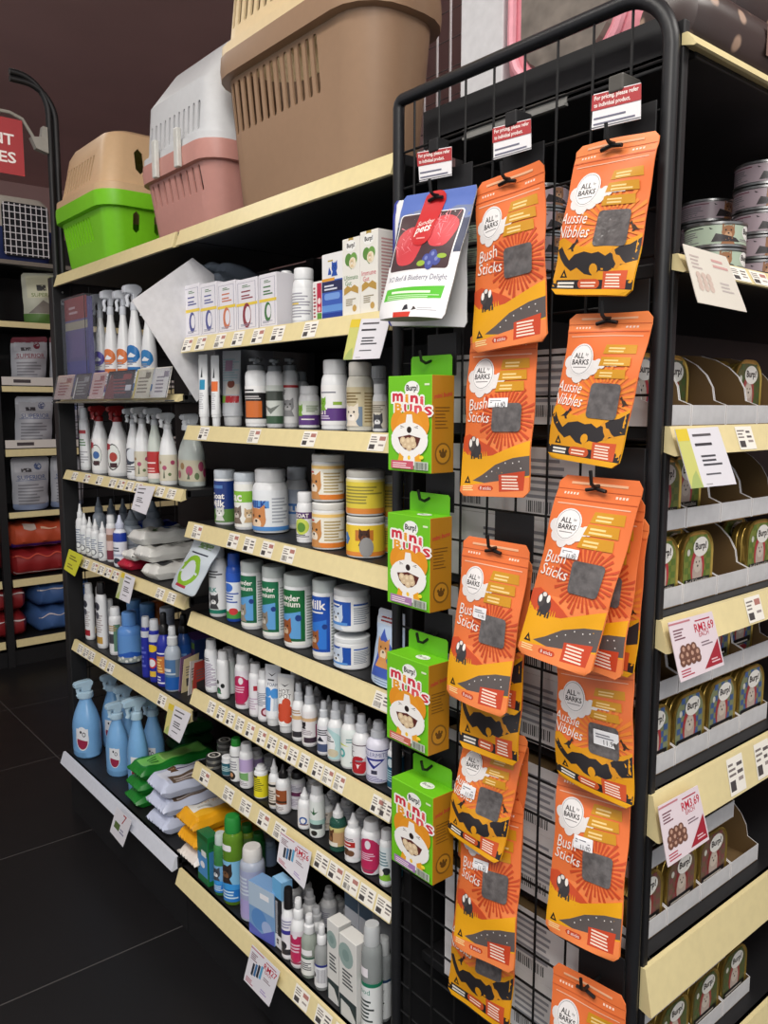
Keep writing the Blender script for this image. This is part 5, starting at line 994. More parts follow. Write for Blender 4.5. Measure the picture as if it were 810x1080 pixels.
acr(x0, x0+t, y0, y1, zb, zb+H, 'front_panel'); acr(x0+t, x1, y0, y0+t, zb, zb+H, 'side_panel'); acr(x0+t, x1, y1-t, y1, zb, zb+H, 'side_panel'); acr(x0+t, x1, y0+t, y1-t, zb, zb+t, 'bottom_panel')
bm = NB(); lay = inklayer(bm); box(bm, x0+.012, x0+.03, y0+.006, y1-.006, zb+t+.0003, zb+H*.98); paint(bm, lay, bm.faces, (104, 98, 152))
a = Art(y1-y0-.012, H*.98); a.rect(0, .0, 1, .36, (66, 74, 156)); a.rect(0, .36, 1, .66, (92, 84, 140)); a.rect(.25, .4, .8, .66, (110, 96, 150)); a.rect(0, .68, 1, .76, (190, 180, 150)); a.rect(0, .78, 1, 1, (160, 52, 52)); a.lines(.2, .84, .6, .94, 2, (224, 190, 190)); a.lines(.1, .05, .9, .2, 3, (90, 100, 180))
a.put(bm, lambda x, y, o: (x0+.012-o, y1-.006-x, zb+t+.001+y), lay)
pk = wobj('gift_pack', bm, INK, None); tag(pk, 'violet pack with a red header inside the clear display box', 'pack')
# ---------------------------------------------------------------- acrylic holder with six leaflets hung on the upper shelf's edge
Xa, za_, zb_ = .988, 1.627, 1.53
lf = thing('leaflet_holder', 'clear sloping holder of leaflets along the edge of the upper shelf', 'leaflet holder', (.97, 2.5, zb_))
ya, yb = y_at(58, .97, zb_), y_at(178, .97, zb_)
def slope(y, t, off): return Vector((.965+.02*t-off, y, 1.524+(1.605-1.524)*t))
bm = NB()
c = [slope(ya, 0, .004), slope(yb, 0, .004), slope(yb, 1, .004), slope(ya, 1, .004)]; d = [slope(ya, 0, .006), slope(yb, 0, .006), slope(yb, 1, .006), slope(ya, 1, .006)]
A_ = [bm.verts.new(p) for p in c]; B_ = [bm.verts.new(p) for p in d]
bm.faces.new(A_); bm.faces.new(B_[::-1])
for k in range(4): bm.faces.new((A_[k], B_[k], B_[(k+1) % 4], A_[(k+1) % 4]))
bmesh.ops.recalc_face_normals(bm, faces=bm.faces)
wobj('clear_front', bm, ACR, lf)
bm = NB(); prism(bm, [(.958, 1.514), (.9855, 1.516), (.9855, 1.5192), (.958, 1.519)], yb, ya, 'y'); wobj('hanger_strip', bm, ACR, lf)
cols = [((206, 176, 166), (150, 60, 60)), ((70, 66, 70), (150, 150, 150)), ((214, 180, 172), (160, 70, 70)), ((44, 42, 54), (150, 60, 60)), ((222, 214, 190), (120, 110, 90)), ((226, 220, 212), (130, 120, 130))]
pxs = [58, 77, 95, 111, 141, 160, 179]
labs = ['pale pink leaflet at the left end of the clear holder', 'dark grey leaflet second from the left in the clear holder', 'pink leaflet between the two dark ones in the clear holder', 'wide black and maroon leaflet in the clear holder', 'cream leaflet with a yellow edge in the clear holder', 'white leaflet at the right end of the clear holder']
for i in range(6):
    a1, a2 = y_at(pxs[i]+1, .97, zb_), y_at(pxs[i+1]-1, .97, zb_); bm = NB(); lay = inklayer(bm); Wd = a1-a2
    r = thing('leaflet', labs[i], 'leaflet', (.97, (a1+a2)/2, zb_))
    F = [bm.verts.new(slope(y, t, .0026)) for y, t in ((a1, .02), (a2, .02), (a2, 1.04), (a1, 1.04))]; G = [bm.verts.new(slope(y, t, .0014)) for y, t in ((a1, .02), (a2, .02), (a2, 1.04), (a1, 1.04))]
    bm.faces.new(F); bm.faces.new(G[::-1])
    for k in range(4): bm.faces.new((F[k], G[k], G[(k+1) % 4], F[(k+1) % 4]))
    bmesh.ops.recalc_face_normals(bm, faces=bm.faces); paint(bm, lay, bm.faces, cols[i][0])
    a = Art(Wd, .083); a.lines(.2, .2, .85, .8, 5, cols[i][1], seed=i); a.rect(.6, .7, .9, .9, cols[i][1])
    if i in (1, 3): a.poly([(.05, .05), (.14, .05), (.16, .9), (.1, .9)], (226, 224, 220))
    if i == 3: a.poly([(0, 0), (.4, 0), (.2, .9), (.12, .9)], (120, 44, 44)); a.rect(.75, .3, .95, .5, (220, 220, 224))
    if i == 4: a.rect(0, 0, .12, 1, (216, 196, 90))
    a.put(bm, lambda x, y, o: slope(a1-x, y/.083, .0027+o), lay, .0001, .0001); wobj('sheet', bm, INK, r)
# ---------------------------------------------------------------- big white sheet standing between the bays
ys_ = 2.0285
P = [onY(*p, ys_) for p in ((139, 317), (203, 272), (226, 290), (228, 330), (224, 404), (207.5, 424))]
bm = NB(); prism(bm, [(p.x, p.z) for p in P], ys_-.0008, ys_+.0008, 'y')
sh = wobj('white_card_sheet', bm, mat('white_card', (214, 214, 218), .6), None); tag(sh, 'large blank white card jutting out between the two bays', 'card')
# clear bags on top of the spray bottles behind the sheet
def crumple(name, label, c, rx, ry, rz, m, seed, cat, rotz=0, zmin=None):
    rnd = random.Random(seed); bm = NB(); bmesh.ops.create_icosphere(bm, subdivisions=4, radius=1)
    ph = [rnd.random()*6 for _ in range(9)]
    for v in bm.verts:
        p = v.co; n = .09*math.sin(5*p.x+ph[0])*math.sin(4*p.y+ph[1])+.07*math.sin(9*p.z+6*p.x+ph[2])+.05*math.sin(13*p.y-8*p.z+ph[3])
        q = Vector((math.copysign(abs(p.x)**.7, p.x), math.copysign(abs(p.y)**.7, p.y), math.copysign(abs(p.z)**.75, p.z)))*(1+n)
        v.co = (q.x*rx, q.y*ry, max(q.z*rz, -rz*.98))
    o = obj(name, bm, m, None, True); o.location = c; o.rotation_euler = (0, 0, rotz)
    return tag(o, label, cat)
FILM = mat('bluish_plastic_film', (176, 188, 204), .25, trans=.3, bump=.6, scale=40)
crumple('plastic_bag', 'crumpled bluish plastic bag stuffed in behind the white card', (1.2, 2.14, z+.3), .1, .075, .07, FILM, 3, 'bag')
crumple('plastic_bag', 'grey-blue plastic bag behind the yellow-banded boxes', (1.21, 1.88, SZ['s2']+.085), .07, .09, .085, mat('grey_plastic_film', (110, 118, 130), .3, bump=.6, scale=40), 5, 'bag')
bx = NB(); box(bx, 1.11, 1.30, 2.06, 2.22, z+.0005, z+.228); o = obj('plain_carton', bx, mat('grey_board', (150, 152, 160), .7)); tag(o, 'plain grey carton under the plastic bag behind the white card', 'box')
# ---------------------------------------------------------------- second shelf: household sprays
redcap = (150, 30, 32)
bottle('cleaner_bottle', 'flat white bottle with a small red flash, leftmost on the cleaner shelf', 80, 0, 430, 14, 'f2', 'flip', 'flip', base=(228, 230, 232), ops=[('r', .15, .78, .7, .86, (170, 40, 50)), ('l', .2, .5, .8, .68, 3, (90, 130, 90)), ('l', .2, .1, .8, .4, 5, (170, 170, 176))], X=1.06, ey=.6, lz=(.05, .74))
for px, w, ty, c2, lab in ((90.5, 14, 421, (90, 120, 50), 'white bottle with a red trigger and a green dog label'), (107, 16, 420, (60, 100, 160), 'white bottle with a red trigger and a blue dog label'), (126, 20, 420, (170, 60, 50), 'broad white bottle with a red trigger and a red flash')):
    bottle('cleaner_bottle', lab, px, 0, ty+7, w, 'f2', 'cone', 'trigger', cc=redcap, base=(230, 230, 230), ops=[('e', .5, .48, .2, .34, (40, 36, 38)), ('e', .51, .48, .18, .31, (222, 226, 222)), ('p', [(.28, .66), (.28, .9), (.44, .86), (.44, .72)], (160, 40, 50)), ('e', .52, .48, .11, .12, c2), ('r', .42, .16, .62, .3, (60, 30, 34))], X=1.045, lz=(.05, .52), face=34)
bottle('cleaner_bottle', 'white trigger bottle with a dark moon label', 142.5, 0, 430, 14, 'f2', 'cone', 'trigger', cc=(200, 204, 208), base=(226, 228, 230), ops=[('e', .5, .6, .3, .3, (60, 66, 80)), ('e', .6, .64, .24, .24, (214, 218, 224)), ('l', .2, .1, .8, .4, 4, DK)], X=1.05, lz=(.05, .5))
flor = [('e', .3, .3, .06, .06, (150, 70, 90)), ('e', .55, .5, .07, .07, (170, 80, 110)), ('e', .7, .25, .05, .05, (90, 110, 70)), ('e', .4, .7, .05, .05, (150, 120, 80)), ('e', .8, .7, .07, .07, (160, 70, 100)), ('p', [(.5, .1), (.54, .5), (.56, .1)], (90, 100, 80))]
bottle('cleaner_bottle', 'white trigger bottle with a cream floral label, left of the red label', 152, 0, 429, 16, 'f2', 'cone', 'trigger', cc=(206, 208, 210), base=(206, 200, 180), ops=flor, X=1.04, lz=(.06, .4))
bottle('cleaner_bottle', 'clear trigger bottle with a square red label', 165, 0, 430, 15, 'f2', 'cone', 'trigger', cc=(200, 204, 208), bc=(196, 204, 196), base=(178, 44, 44), ops=[('l', 0.25, 0.56, 0.75, 0.66, 1, (240, 220, 216)), ('r', .0, .0, 1, .2, (226, 216, 210)), ('l', .2, .25, .8, .45, 2, (230, 180, 176))], X=1.035, lz=(.06, .42))
bottle('cleaner_bottle', 'white trigger bottle with a cream floral label, right of the red label', 178.5, 0, 435, 17, 'f2', 'cone', 'trigger', cc=(216, 218, 220), base=(206, 200, 180), ops=flor, X=1.035, lz=(.06, .42))
bottle('cleaner_bottle', 'big cloudy trigger bottle with a pink floral label at the right end', 203, 0, 436, 36, 'f2', 'cone', 'trigger', cc=(214, 218, 222), bc=(176, 184, 180), base=(190, 184, 160), ops=flor+[('e', .2, .8, .07, .07, (170, 80, 110)), ('e', .9, .4, .06, .06, (170, 60, 100))], X=1.075, lz=(.08, .37), ey=.6)
# ---------------------------------------------------------------- third shelf: ear drops and wipes
for i, (px, ty, w, X) in enumerate(((84.5, 531, 8.5, 1.03), (90.5, 541, 8.5, 1.03), (96, 545, 8, 1.03), (102, 547, 9, 1.03), (109.5, 550, 9, 1.03))):
    bottle('dropper_bottle', ['white nozzle bottle at the left end of the ear drop row', 'second white nozzle bottle from the left of the ear drop row', 'third white nozzle bottle of the ear drop row, partly hidden', 'fourth white nozzle bottle of the ear drop row, with a large ring', 'fifth white nozzle bottle, right end of the ear drop row'][i], px, 0, ty, w, 'f3', 'nozzle', 'nozzle', base=(226, 230, 232), ops=[('l', .3, .2, .8, .9, 7, (130, 140, 160)), ('e', .5, .2, .2, .2, (110, 114, 122)), ('e', .5, .2, .14, .14, (226, 230, 232))], X=X)
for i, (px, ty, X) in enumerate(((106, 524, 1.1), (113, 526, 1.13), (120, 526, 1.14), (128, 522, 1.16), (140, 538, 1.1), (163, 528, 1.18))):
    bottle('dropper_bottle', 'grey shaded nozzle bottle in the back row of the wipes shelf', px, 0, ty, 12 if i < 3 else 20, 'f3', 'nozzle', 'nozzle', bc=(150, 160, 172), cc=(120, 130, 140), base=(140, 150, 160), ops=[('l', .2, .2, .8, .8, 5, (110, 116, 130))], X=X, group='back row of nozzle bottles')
bottle('spray_bottle', 'white bottle with maroon patches beside the blue-capped spray', 118.5, 0, 543, 9, 'f3', 'flip', 'flip', base=(214, 190, 186), ops=[('r', 0, .0, 1, .3, (120, 40, 60)), ('r', .2, .6, 1, .8, (150, 110, 90))], X=1.05)
bottle('spray_bottle', 'white bottle with a royal blue collar and a black paw mark', 128, 0, 543, 13, 'f3', 'boston', 'nozzle', bc=(226, 230, 240), cc=(200, 206, 226), base=(222, 226, 236), ops=[('r', 0, .86, 1, 1.2, (30, 60, 160)), ('l', .3, .5, .7, .7, 2, (60, 66, 90)), ('e', .5, .14, .16, .12, (40, 44, 60)), ('r', .3, .3, .8, .4, (170, 180, 200))], X=1.03)
def wipes(name, label, X, Y, z, L, W, H, rot, base, edge, ops, seed, group=None, tiltx=0., flap=None):
    """soft pack of wipes lying flat: crimped ends along its length (local x), printed film, resealable flap"""
    root = thing(name, label, 'wipes', (X, Y, z), rot, group); root.rotation_euler = (tiltx, 0, rot)
    nu, nv = 22, 14; bm = NB(); lay = inklayer(bm); rnd = random.Random(seed); ph = [rnd.random()*6 for _ in range(6)]
    def prof(u): 
        e = min(u, 1-u); return max(.03, min(1, (e-.025)/.06))**.4 if e > .026 else .03
    def P(u, v, s, off=0):
        f = prof(u); vv = 2*v-1; w = W/2*(1-.06*(1-f)+.02*math.sin(14*u+ph[0])*(1-f))
        k = (1-abs(vv)**8)**.5 if abs(vv) < 1 else 0
        zc = H/2; wob = .0025*math.sin(11*u+5*v+ph[1])+.002*math.sin(23*u-9*v+ph[2])
        zz = zc+s*(H/2*f*k+off)+(wob*f if s > 0 else wob*.2*f)
        if s > 0: zz += off*0
        cr = .004*math.sin(40*v+ph[3])*(1-f)
        return Vector((L*(u-.5), vv*w, max(.0005 if s < 0 else .001, zz+cr)))
    T = [[bm.verts.new(P(i/nu, j/nv, 1)) for i in range(nu+1)] for j in range(nv+1)]
    Bo = [[bm.verts.new(P(i/nu, j/nv, -1)) for i in range(nu+1)] for j in range(nv+1)]
    for j in range(nv):
        for i in range(nu):
            side = j < 3 or j >= nv-3 or i < 2 or i >= nu-2
            f = bm.faces.new((T[j][i], T[j][i+1], T[j+1][i+1], T[j+1][i])); paint(bm, lay, [f], edge if side else base)
            f = bm.faces.new((Bo[j][i+1], Bo[j][i], Bo[j+1][i], Bo[j+1][i+1])); paint(bm, lay, [f], edge)
    rim = []
    for i in range(nu): rim += [(T[0][i+1], T[0][i], Bo[0][i], Bo[0][i+1]), (T[nv][i], T[nv][i+1], Bo[nv][i+1], Bo[nv][i])]
    for j in range(nv): rim += [(T[j][0], T[j+1][0], Bo[j+1][0], Bo[j][0]), (T[j+1][nu], T[j][nu], Bo[j][nu], Bo[j+1][nu])]
    for r_ in rim: paint(bm, lay, [bm.faces.new(r_)], edge)
    a = mk_art(L*.78, W*.9, None, ops)
    a.put(bm, lambda x, y, o: P(.11+x/L, .05+y/W, 1)+Vector((0, 0, o)), lay, .0005, .00015, maxl=L/26)
    obj('film_pack', bm, FOIL, root, True)
    if flap:
        bm = NB(); u0, u1, v0, v1 = flap[:4]; n = 6
        g = [[bm.verts.new(P(u0+(u1-u0)*i/n, v0+(v1-v0)*j/n, 1)+Vector((0, 0, .0022))) for i in range(n+1)] for j in range(n+1)]
        for j in range(n):
            for i in range(n): bm.faces.new((g[j][i], g[j][i+1], g[j+1][i+1], g[j+1][i]))
        r = bmesh.ops.solidify(bm, geom=bm.faces[:], thickness=.001); obj('reseal_flap', bm, plastic(flap[4], .3), root, True)
    return root
def hgt(px, py, X): return onX(px, py, X).z
zf = SZ['f3']
wh = (216, 216, 212)
def yf(px, X=1.06): return y_at(px, X, zf)
wipes('wipes_pack', 'glossy royal blue wipes pack lying at the back of the wipes shelf', 1.19, yf(158, 1.19), zf+.082, .2, .1, .04, 0, (30, 76, 180), (26, 66, 170), [('l', .3, .3, .7, .7, 2, (190, 206, 240))], 1)
wipes('wipes_pack', 'blue wipes pack under the glossy blue one', 1.19, yf(158, 1.19), zf+.041, .2, .1, .04, 0, (40, 80, 170), (30, 66, 150), [], 12)
wipes('wipes_pack', 'dark wipes pack at the bottom of the blue stack', 1.19, yf(158, 1.19), zf, .2, .1, .04, 0, (60, 70, 100), (50, 60, 90), [], 13)
wipes('wipes_pack', 'white wipes pack with a bamboo sprig on top of the front stack', 1.115, yf(172, 1.115), zf+.093, .19, .11, .045, .05, (200, 204, 196), wh, [('p', [(.2, .3), (.34, .6), (.36, .3)], (60, 90, 50)), ('p', [(.3, .5), (.5, .6), (.34, .44)], (70, 110, 50)), ('r', .5, .3, .8, .7, (80, 110, 170))], 2)
wipes('wipes_pack', 'white wipes pack with a black badge, middle of the front stack', 1.112, yf(178, 1.112), zf+.047, .19, .105, .045, .1, (206, 206, 200), wh, [('rr', .1, .3, .4, .7, .04, (40, 40, 44)), ('l', .5, .3, .8, .7, 3, (110, 110, 110))], 3)
wipes('wipes_pack', 'white wipes pack with a black badge at the bottom of the front stack', 1.11, yf(186, 1.11), zf, .19, .10, .045, .06, (210, 210, 206), wh, [('rr', .1, .3, .4, .7, .04, (40, 40, 44)), ('l', .5, .3, .8, .7, 3, (110, 110, 110))], 4)
wipes('wipes_pack', 'silver-white wipes pack beside the red one', 1.085, yf(155, 1.085), zf+.036, .14, .075, .034, .1, (206, 208, 206), wh, [('p', [(.2, .2), (.4, .8), (.6, .3)], (150, 156, 150))], 6)
wipes('wipes_pack', 'small red wipes pack at the shelf edge', 1.085, yf(150, 1.085), zf, .14, .075, .034, .15, (186, 34, 60), (176, 30, 56), [('r', .05, .2, .4, .8, (226, 200, 206))], 5)
# bag leaning out at the right end of that shelf
q = qpx(((207, 567), (234, 575), (204, 630), (180, 618)), 1.015, .965, fat=.012, base=1., rad=.06, seed=3)
a = Art(q.W, q.H); a.rect(0, 0, 1, 1, (196, 206, 214)); a.ell(.5, .4, .34, .36, (130, 178, 36), 20); a.ell(.5, .4, .22, .24, (206, 214, 220), 18); a.poly([(.2, .38), (.5, .44), (.8, .4), (.8, .36), (.5, .4), (.2, .33)], (206, 214, 220)); a.poly([(.1, .5), (.34, .6), (.3, .45)], (130, 178, 36)); a.lines(.2, .73, .85, .79, 1, (50, 56, 70)); a.rect(.3, .08, .7, .13, (170, 40, 60)); a.rect(.3, .85, .8, .95, (110, 150, 90))
pouch('litter_bag', 'pale plastic bag with a round green arrow mark leaning off the wipes shelf', q, a, [(0, (196, 206, 214))], None, None, 'bag')
# ---------------------------------------------------------------- fourth shelf: shampoos and blue sprays
for i, (px, ty, w, cc, X) in enumerate(((88, 615, 12, WHT, 1.05), (98, 619, 11, WHT, 1.05), (109, 614, 14, (30, 28, 30), 1.045))):
    bottle('shampoo_bottle', ['white flat bottle with a dark red corner, leftmost on its shelf', 'white flat bottle with a maroon corner, second on its shelf', 'white flat bottle with a black cap and a tan corner'][i], px, 0, ty, w, 'f4', 'flip', 'flip', cc=cc, base=(226, 228, 230), ops=[('r', .25, .05, .65, .2, [(160, 30, 44), (110, 30, 60), (190, 150, 70)][i]), ('l', .3, .3, .7, .7, 8, (170, 160, 160)), ('e', .4, .86, .16, .16, (60, 60, 70)), ('e', .4, .66, .12, .14, (90, 90, 100))], X=X, ey=.7, lz=(.04, .74))
bottle('cleaner_bottle', 'fat blue drum-shaped bottle with white pellets at its foot', 138, 0, 645, 23, 'f4', 'boston', 'screw', bc=(90, 140, 206), cc=(96, 146, 210), base=(96, 146, 208), ops=[('r', 0, .0, 1, .2, (150, 160, 160)), ('p', [(0, .2), (.4, .3), (.7, .42), (1, .3), (1, .2)], (40, 90, 180)), ('e', .2, .55, .16, .2, (60, 110, 200)), ('e', .1, .5, .12, .16, (200, 110, 90))]+[('e', .06+.09*k, .06+.06*(k % 3), .035, .035, (214, 218, 214)) for k in range(11)], X=1.05, lz=(.02, .56))
bottle('shampoo_bottle', 'broad white bottle behind the black-capped one', 116, 0, 632, 13, 'f4', 'flip', 'flip', base=(220, 224, 228), ops=[('l', .3, .2, .8, .8, 6, (180, 184, 190))], X=1.07)
bottle('shampoo_bottle', 'white bottle left of the blue drum', 123, 0, 640, 12, 'f4', 'flip', 'flip', base=(222, 224, 226), ops=[('r', .3, .3, .8, .6, (60, 60, 66)), ('r', .6, .05, .9, .9, (90, 130, 110)), ('l', .3, .7, .8, .9, 3, (170, 140, 90))], X=1.05)
for i, (px, X) in enumerate(((143, 1.13), (157, 1.15), (168, 1.17), (178, 1.15))):
    bottle('cleaner_bottle', ['blue lidded bottle behind the fat blue drum', 'blue lidded bottle behind the first blue can', 'orange-labelled bottle in the back row', 'grey bottle with a pale lid in the back row'][i], px, 0, [632, 636, 634, 640][i], 14, 'f4', 'jar', 'screw', bc=[(70, 120, 180), (70, 120, 180), (200, 110, 40), (170, 176, 186)][i], cc=[(90, 140, 190), (90, 140, 190), (196, 100, 36), (190, 196, 206)][i], base=[(70, 120, 180), (60, 110, 180), (206, 116, 40), (160, 170, 186)][i], X=X)
NAVY = (34, 44, 150)
bottle('spray_can', 'slim navy can with a silver-white lid, left of the navy cans', 155.5, 0, 650, 9, 'f4', 'can', 'flip', bc=(36, 46, 150), cc=(200, 204, 210), base=NAVY, ops=[('r', 0, .86, 1, 1, (200, 204, 212)), ('l', .2, .2, .7, .7, 5, (90, 100, 190))], X=1.03, cat='can')
bottle('spray_can', 'navy can with a yellow badge and a crossed-out red circle', 164.5, 0, 653, 10.5, 'f4', 'can', 'flip', bc=NAVY, cc=(196, 200, 206), base=NAVY, ops=[('r', 0, .84, 1, 1, (200, 204, 212)), ('e', .5, .7, .3, .2, (226, 190, 40)), ('e', .5, .38, .26, .28, (200, 50, 46)), ('e', .5, .38, .19, .2, (226, 226, 230)), ('r', .3, .08, .7, .2, (216, 180, 60))], X=1.03, cat='can')
bottle('spray_bottle', 'navy spray with a black nozzle and orange lettering', 174.5, 0, 646, 14, 'f4', 'tall', 'mist', bc=NAVY, cc=(26, 26, 28), base=NAVY, ops=[('r', .1, .36, .7, .84, (196, 120, 60)), ('l', .2, .4, .6, .8, 5, (240, 206, 120)), ('r', 0, .9, 1, .94, (226, 226, 236)), ('r', 0, .06, 1, .1, (226, 226, 236)), ('l', .2, .14, .7, .3, 2, (210, 214, 236))], X=1.03, lz=(.02, .5))
bottle('spray_bottle', 'grey mist spray with a steel blue label at the shelf end', 183.5, 0, 660, 16, 'f4', 'tall', 'mist', bc=(170, 180, 192), cc=(206, 210, 214), base=(78, 116, 160), ops=[('r', 0, 0, 1, .42, (30, 90, 170)), ('r', .1, .5, .8, .56, (180, 196, 210)), ('r', .2, .6, .6, .7, (206, 214, 222)), ('r', .75, .42, 1, 1, (120, 130, 140))], X=1.03, lz=(.03, .5))
bottle('spray_bottle', 'dark blue spray with a black nozzle in the back row', 195, 0, 648, 14, 'f4', 'tall', 'mist', bc=(40, 80, 150), cc=(24, 24, 26), base=(40, 90, 170), ops=[('l', .2, .3, .8, .8, 4, (120, 160, 210))], X=1.12)
pbox('litter_box', 'violet and green carton behind the leaflets', 192, 206, 672, 'f4', 1.16, .06, (90, 60, 130), [('r', 0, .72, 1, .9, (110, 160, 60)), ('p', [(0, .2), (.6, .6), (1, .5), (1, 0), (0, 0)], (150, 70, 130)), ('e', .6, .4, .2, .2, (226, 214, 230)), ('r', 0, .9, 1, 1, (40, 70, 140))], side=(40, 60, 110))
for i, (px, rz, c) in enumerate(((193, 24, (216, 206, 196)), (194, 32, (150, 110, 150)), (198, 16, (206, 190, 150)), (202, 26, (222, 220, 216)), (206, 20, (190, 70, 60)))):
    z = SZ['f4']; y = y_at(px, 1.07, z); rt = thing('leaflet', ['pale leaflet fanned out at the front left of the bundle', 'violet leaflet in the fanned bundle by the sprays', 'tan leaflet in the fanned bundle by the sprays', 'white leaflet in the fanned bundle by the sprays', 'red and white leaflet at the right of the fanned bundle'][i], 'leaflet', (1.07+.004*i, y, z), R(rz))
    bm = NB(); lay = inklayer(bm); prism(bm, [(-.035, .0), (.025, 0), (.04, .09+.008*(i % 3)), (-.02, .1)], -.0006, .0006, 'y'); paint(bm, lay, bm.faces, c)
    for s in (-1, 1):
        a = Art(.05, .08); a.rect(.1, .1, .8, .4, (120, 150, 70) if i % 2 else (60, 56, 56)); a.lines(.1, .5, .8, .9, 4, (110, 100, 100), seed=i); a.put(bm, lambda x, y, o: ((-.02+x), s*(.0006+o), .008+y), lay, .0002, .0001)
    obj('sheet', bm, INK, rt)
# ---------------------------------------------------------------- bottom shelf: blue trigger sprays and wipes
BLUE = (120, 172, 220)
def sky(px, by, ty, w, lab, X=None):
    bottle('spray_bottle', lab, px, by, ty, w, 'fbase', 'cone', 'trigger', bc=BLUE, cc=(178, 206, 224), base=BLUE, ops=[('e', .4, .5, .13, .2, (226, 228, 232)), ('e', .4, .4, .105, .13, (150, 40, 70)), ('p', [(.28, .5), (.52, .42), (.52, .85), (.28, .85)], (226, 228, 232)), ('e', .38, .74, .02, .024, (30, 30, 40)), ('e', .44, .66, .034, .04, (60, 60, 70)), ('e', .44, .66, .022, .026, (226, 228, 232))], X=X, lz=(.08, .46), face=66, ridge=False, ey=.78)
sky(91.5, 802, 717, 34, 'sky blue trigger spray standing at the left front corner of the bottom shelf')
sky(125.5, 818, 740, 28, 'sky blue trigger spray behind the green wipes, left one')
sky(113, 0, 710, 26, 'sky blue trigger spray in the second row, leftmost', 1.11)
sky(135, 0, 722, 26, 'sky blue trigger spray in the second row, middle', 1.09)
sky(147, 0, 735, 25, 'sky blue trigger spray behind the green wipes, right one', 1.03)
sky(163, 0, 735, 26, 'sky blue trigger spray in the second row, rightmost', 1.12)
zf = SZ['fbase']; L = .25
GR, GR2 = (60, 160, 50), (24, 120, 40)
def pk(px, X): return y_at(px, X, zf)
gops = [('rr', .3, .22, .8, .78, .06, (160, 206, 120)), ('l', .1, .3, .28, .7, 3, (40, 110, 40)), ('e', .55, .5, .08, .08, (110, 90, 50))]
for i in range(3):
    wipes('wipes_pack', ['bright green wipes pack at the bottom of the green stack', 'bright green wipes pack in the middle of the green stack', 'bright green wipes pack with a raised flap on top of the green stack'][i], 1.1+.004*i, pk(180, 1.1)-.003*i, zf+.047*i, .27, .108, .042, .04*(i-1), (120, 196, 90) if i == 2 else GR, GR2, gops, 20+i, flap=(.36, .72, .26, .74, (150, 200, 110)) if i == 2 else None)
wipes('wipes_pack', 'dark green wipes pack lying at the back of the bottom shelf', 1.3, pk(200, 1.3), zf+.09, .2, .12, .045, 1.5, (30, 100, 44), (20, 84, 36), [('l', .2, .3, .8, .7, 3, (80, 150, 80))], 31)
wipes('wipes_pack', 'dark green wipes pack under the one at the back', 1.3, pk(200, 1.3), zf+.045, .2, .12, .044, 1.5, (24, 84, 38), (18, 70, 30), [], 32)
wipes('wipes_pack', 'lowest dark green wipes pack at the back', 1.3, pk(200, 1.3), zf, .2, .12, .044, 1.5, (24, 84, 38), (18, 70, 30), [], 33)
bops = [('r', .04, .04, .9, .42, (106, 88, 74)), ('l', .1, .08, .85, .36, 2, (190, 180, 176)), ('l', 0.17, 0.21, 0.83, 0.31, 1, (206, 196, 196)), ('l', 0.25, 0.68, 0.75, 0.78, 1, (90, 70, 120)), ('dog', .2, .78, .06, (96, 70, 50), (150, 120, 90)), ('e', .74, .76, .05, .05, (90, 70, 150))]
for i in range(3):
    wipes('wipes_pack', ['white and brown wipes pack at the bottom of its stack, end crumpled', 'white and brown wipes pack in the middle of its stack', 'white and brown wipes pack with a kitten on top of its stack'][i], 1.09+.003*i, pk(206, 1.09), zf+.0545*i, .27, .13, .05, .03*(1-i), (214, 218, 232), (196, 204, 226), bops, 40+i, flap=None)
yops = [('r', 0, .45, 1, 1, (232, 232, 226)), ('t', 'PET WIPES', .42, .86, .4, (206, 150, 50)), ('p', [(.5, .6), (.62, .74), (.76, .68), (.62, .6)], (110, 160, 50)), ('e', .66, .66, .06, .05, (120, 170, 60)), ('l', .1, .56, .4, .7, 2, (150, 150, 140)), ('r', .5, .1, .8, .26, (250, 226, 150))]
for i in range(2):
    wipes('wipes_pack', ['yellow wipes pack with a green leaf, lower of two', 'yellow wipes pack with a green leaf, upper of two'][i], 1.075, pk(238, 1.075), zf+.042+.051*i, .25, .112, .046, .02*(1-2*i), (236, 178, 44), (226, 160, 20), yops, 50+i)
wipes('wipes_pack', 'white wipes pack with an orange end under the yellow packs', 1.07, pk(238, 1.07), zf, .25, .112, .037, 0, (226, 224, 222), (222, 216, 210), [('r', .0, .0, .2, .5, (226, 140, 40))], 55)
# ================================================================ pet food tins on the end shelving
TIN = mat('gold_foil_tin', (196, 164, 84), .28, .8, var=.1); CANM = mat('can_steel', (150, 150, 150), .3, .9)
KRAFT = mat('brown_card', (116, 92, 58), .8); WCARD = mat('white_printed_card', (196, 196, 198), .6)
def tin_out(s, w=.091, h=.105):
    o = []
    for (sx, sy, a0, r) in ((1, 1, 0, .034), (-1, 1, 90, .034), (-1, -1, 180, .014), (1, -1, 270, .014)):
        for k in range(7):
            a = R(a0+15*k); o.append(((sx*(w/2-r)+r*math.cos(a))*s, ((h-r if sy > 0 else r)+r*math.sin(a)-h/2)*s+h/2))
    return o
_tins = {}
SCH = {'green': ((112, 124, 52), (84, 110, 44), (170, 50, 60)), 'blue': ((120, 128, 96), (60, 90, 140), (160, 50, 56)), 'brown': ((104, 84, 66), (120, 70, 70), (130, 40, 44)), 'olive': ((84, 86, 50), (70, 90, 50), (150, 60, 60))}
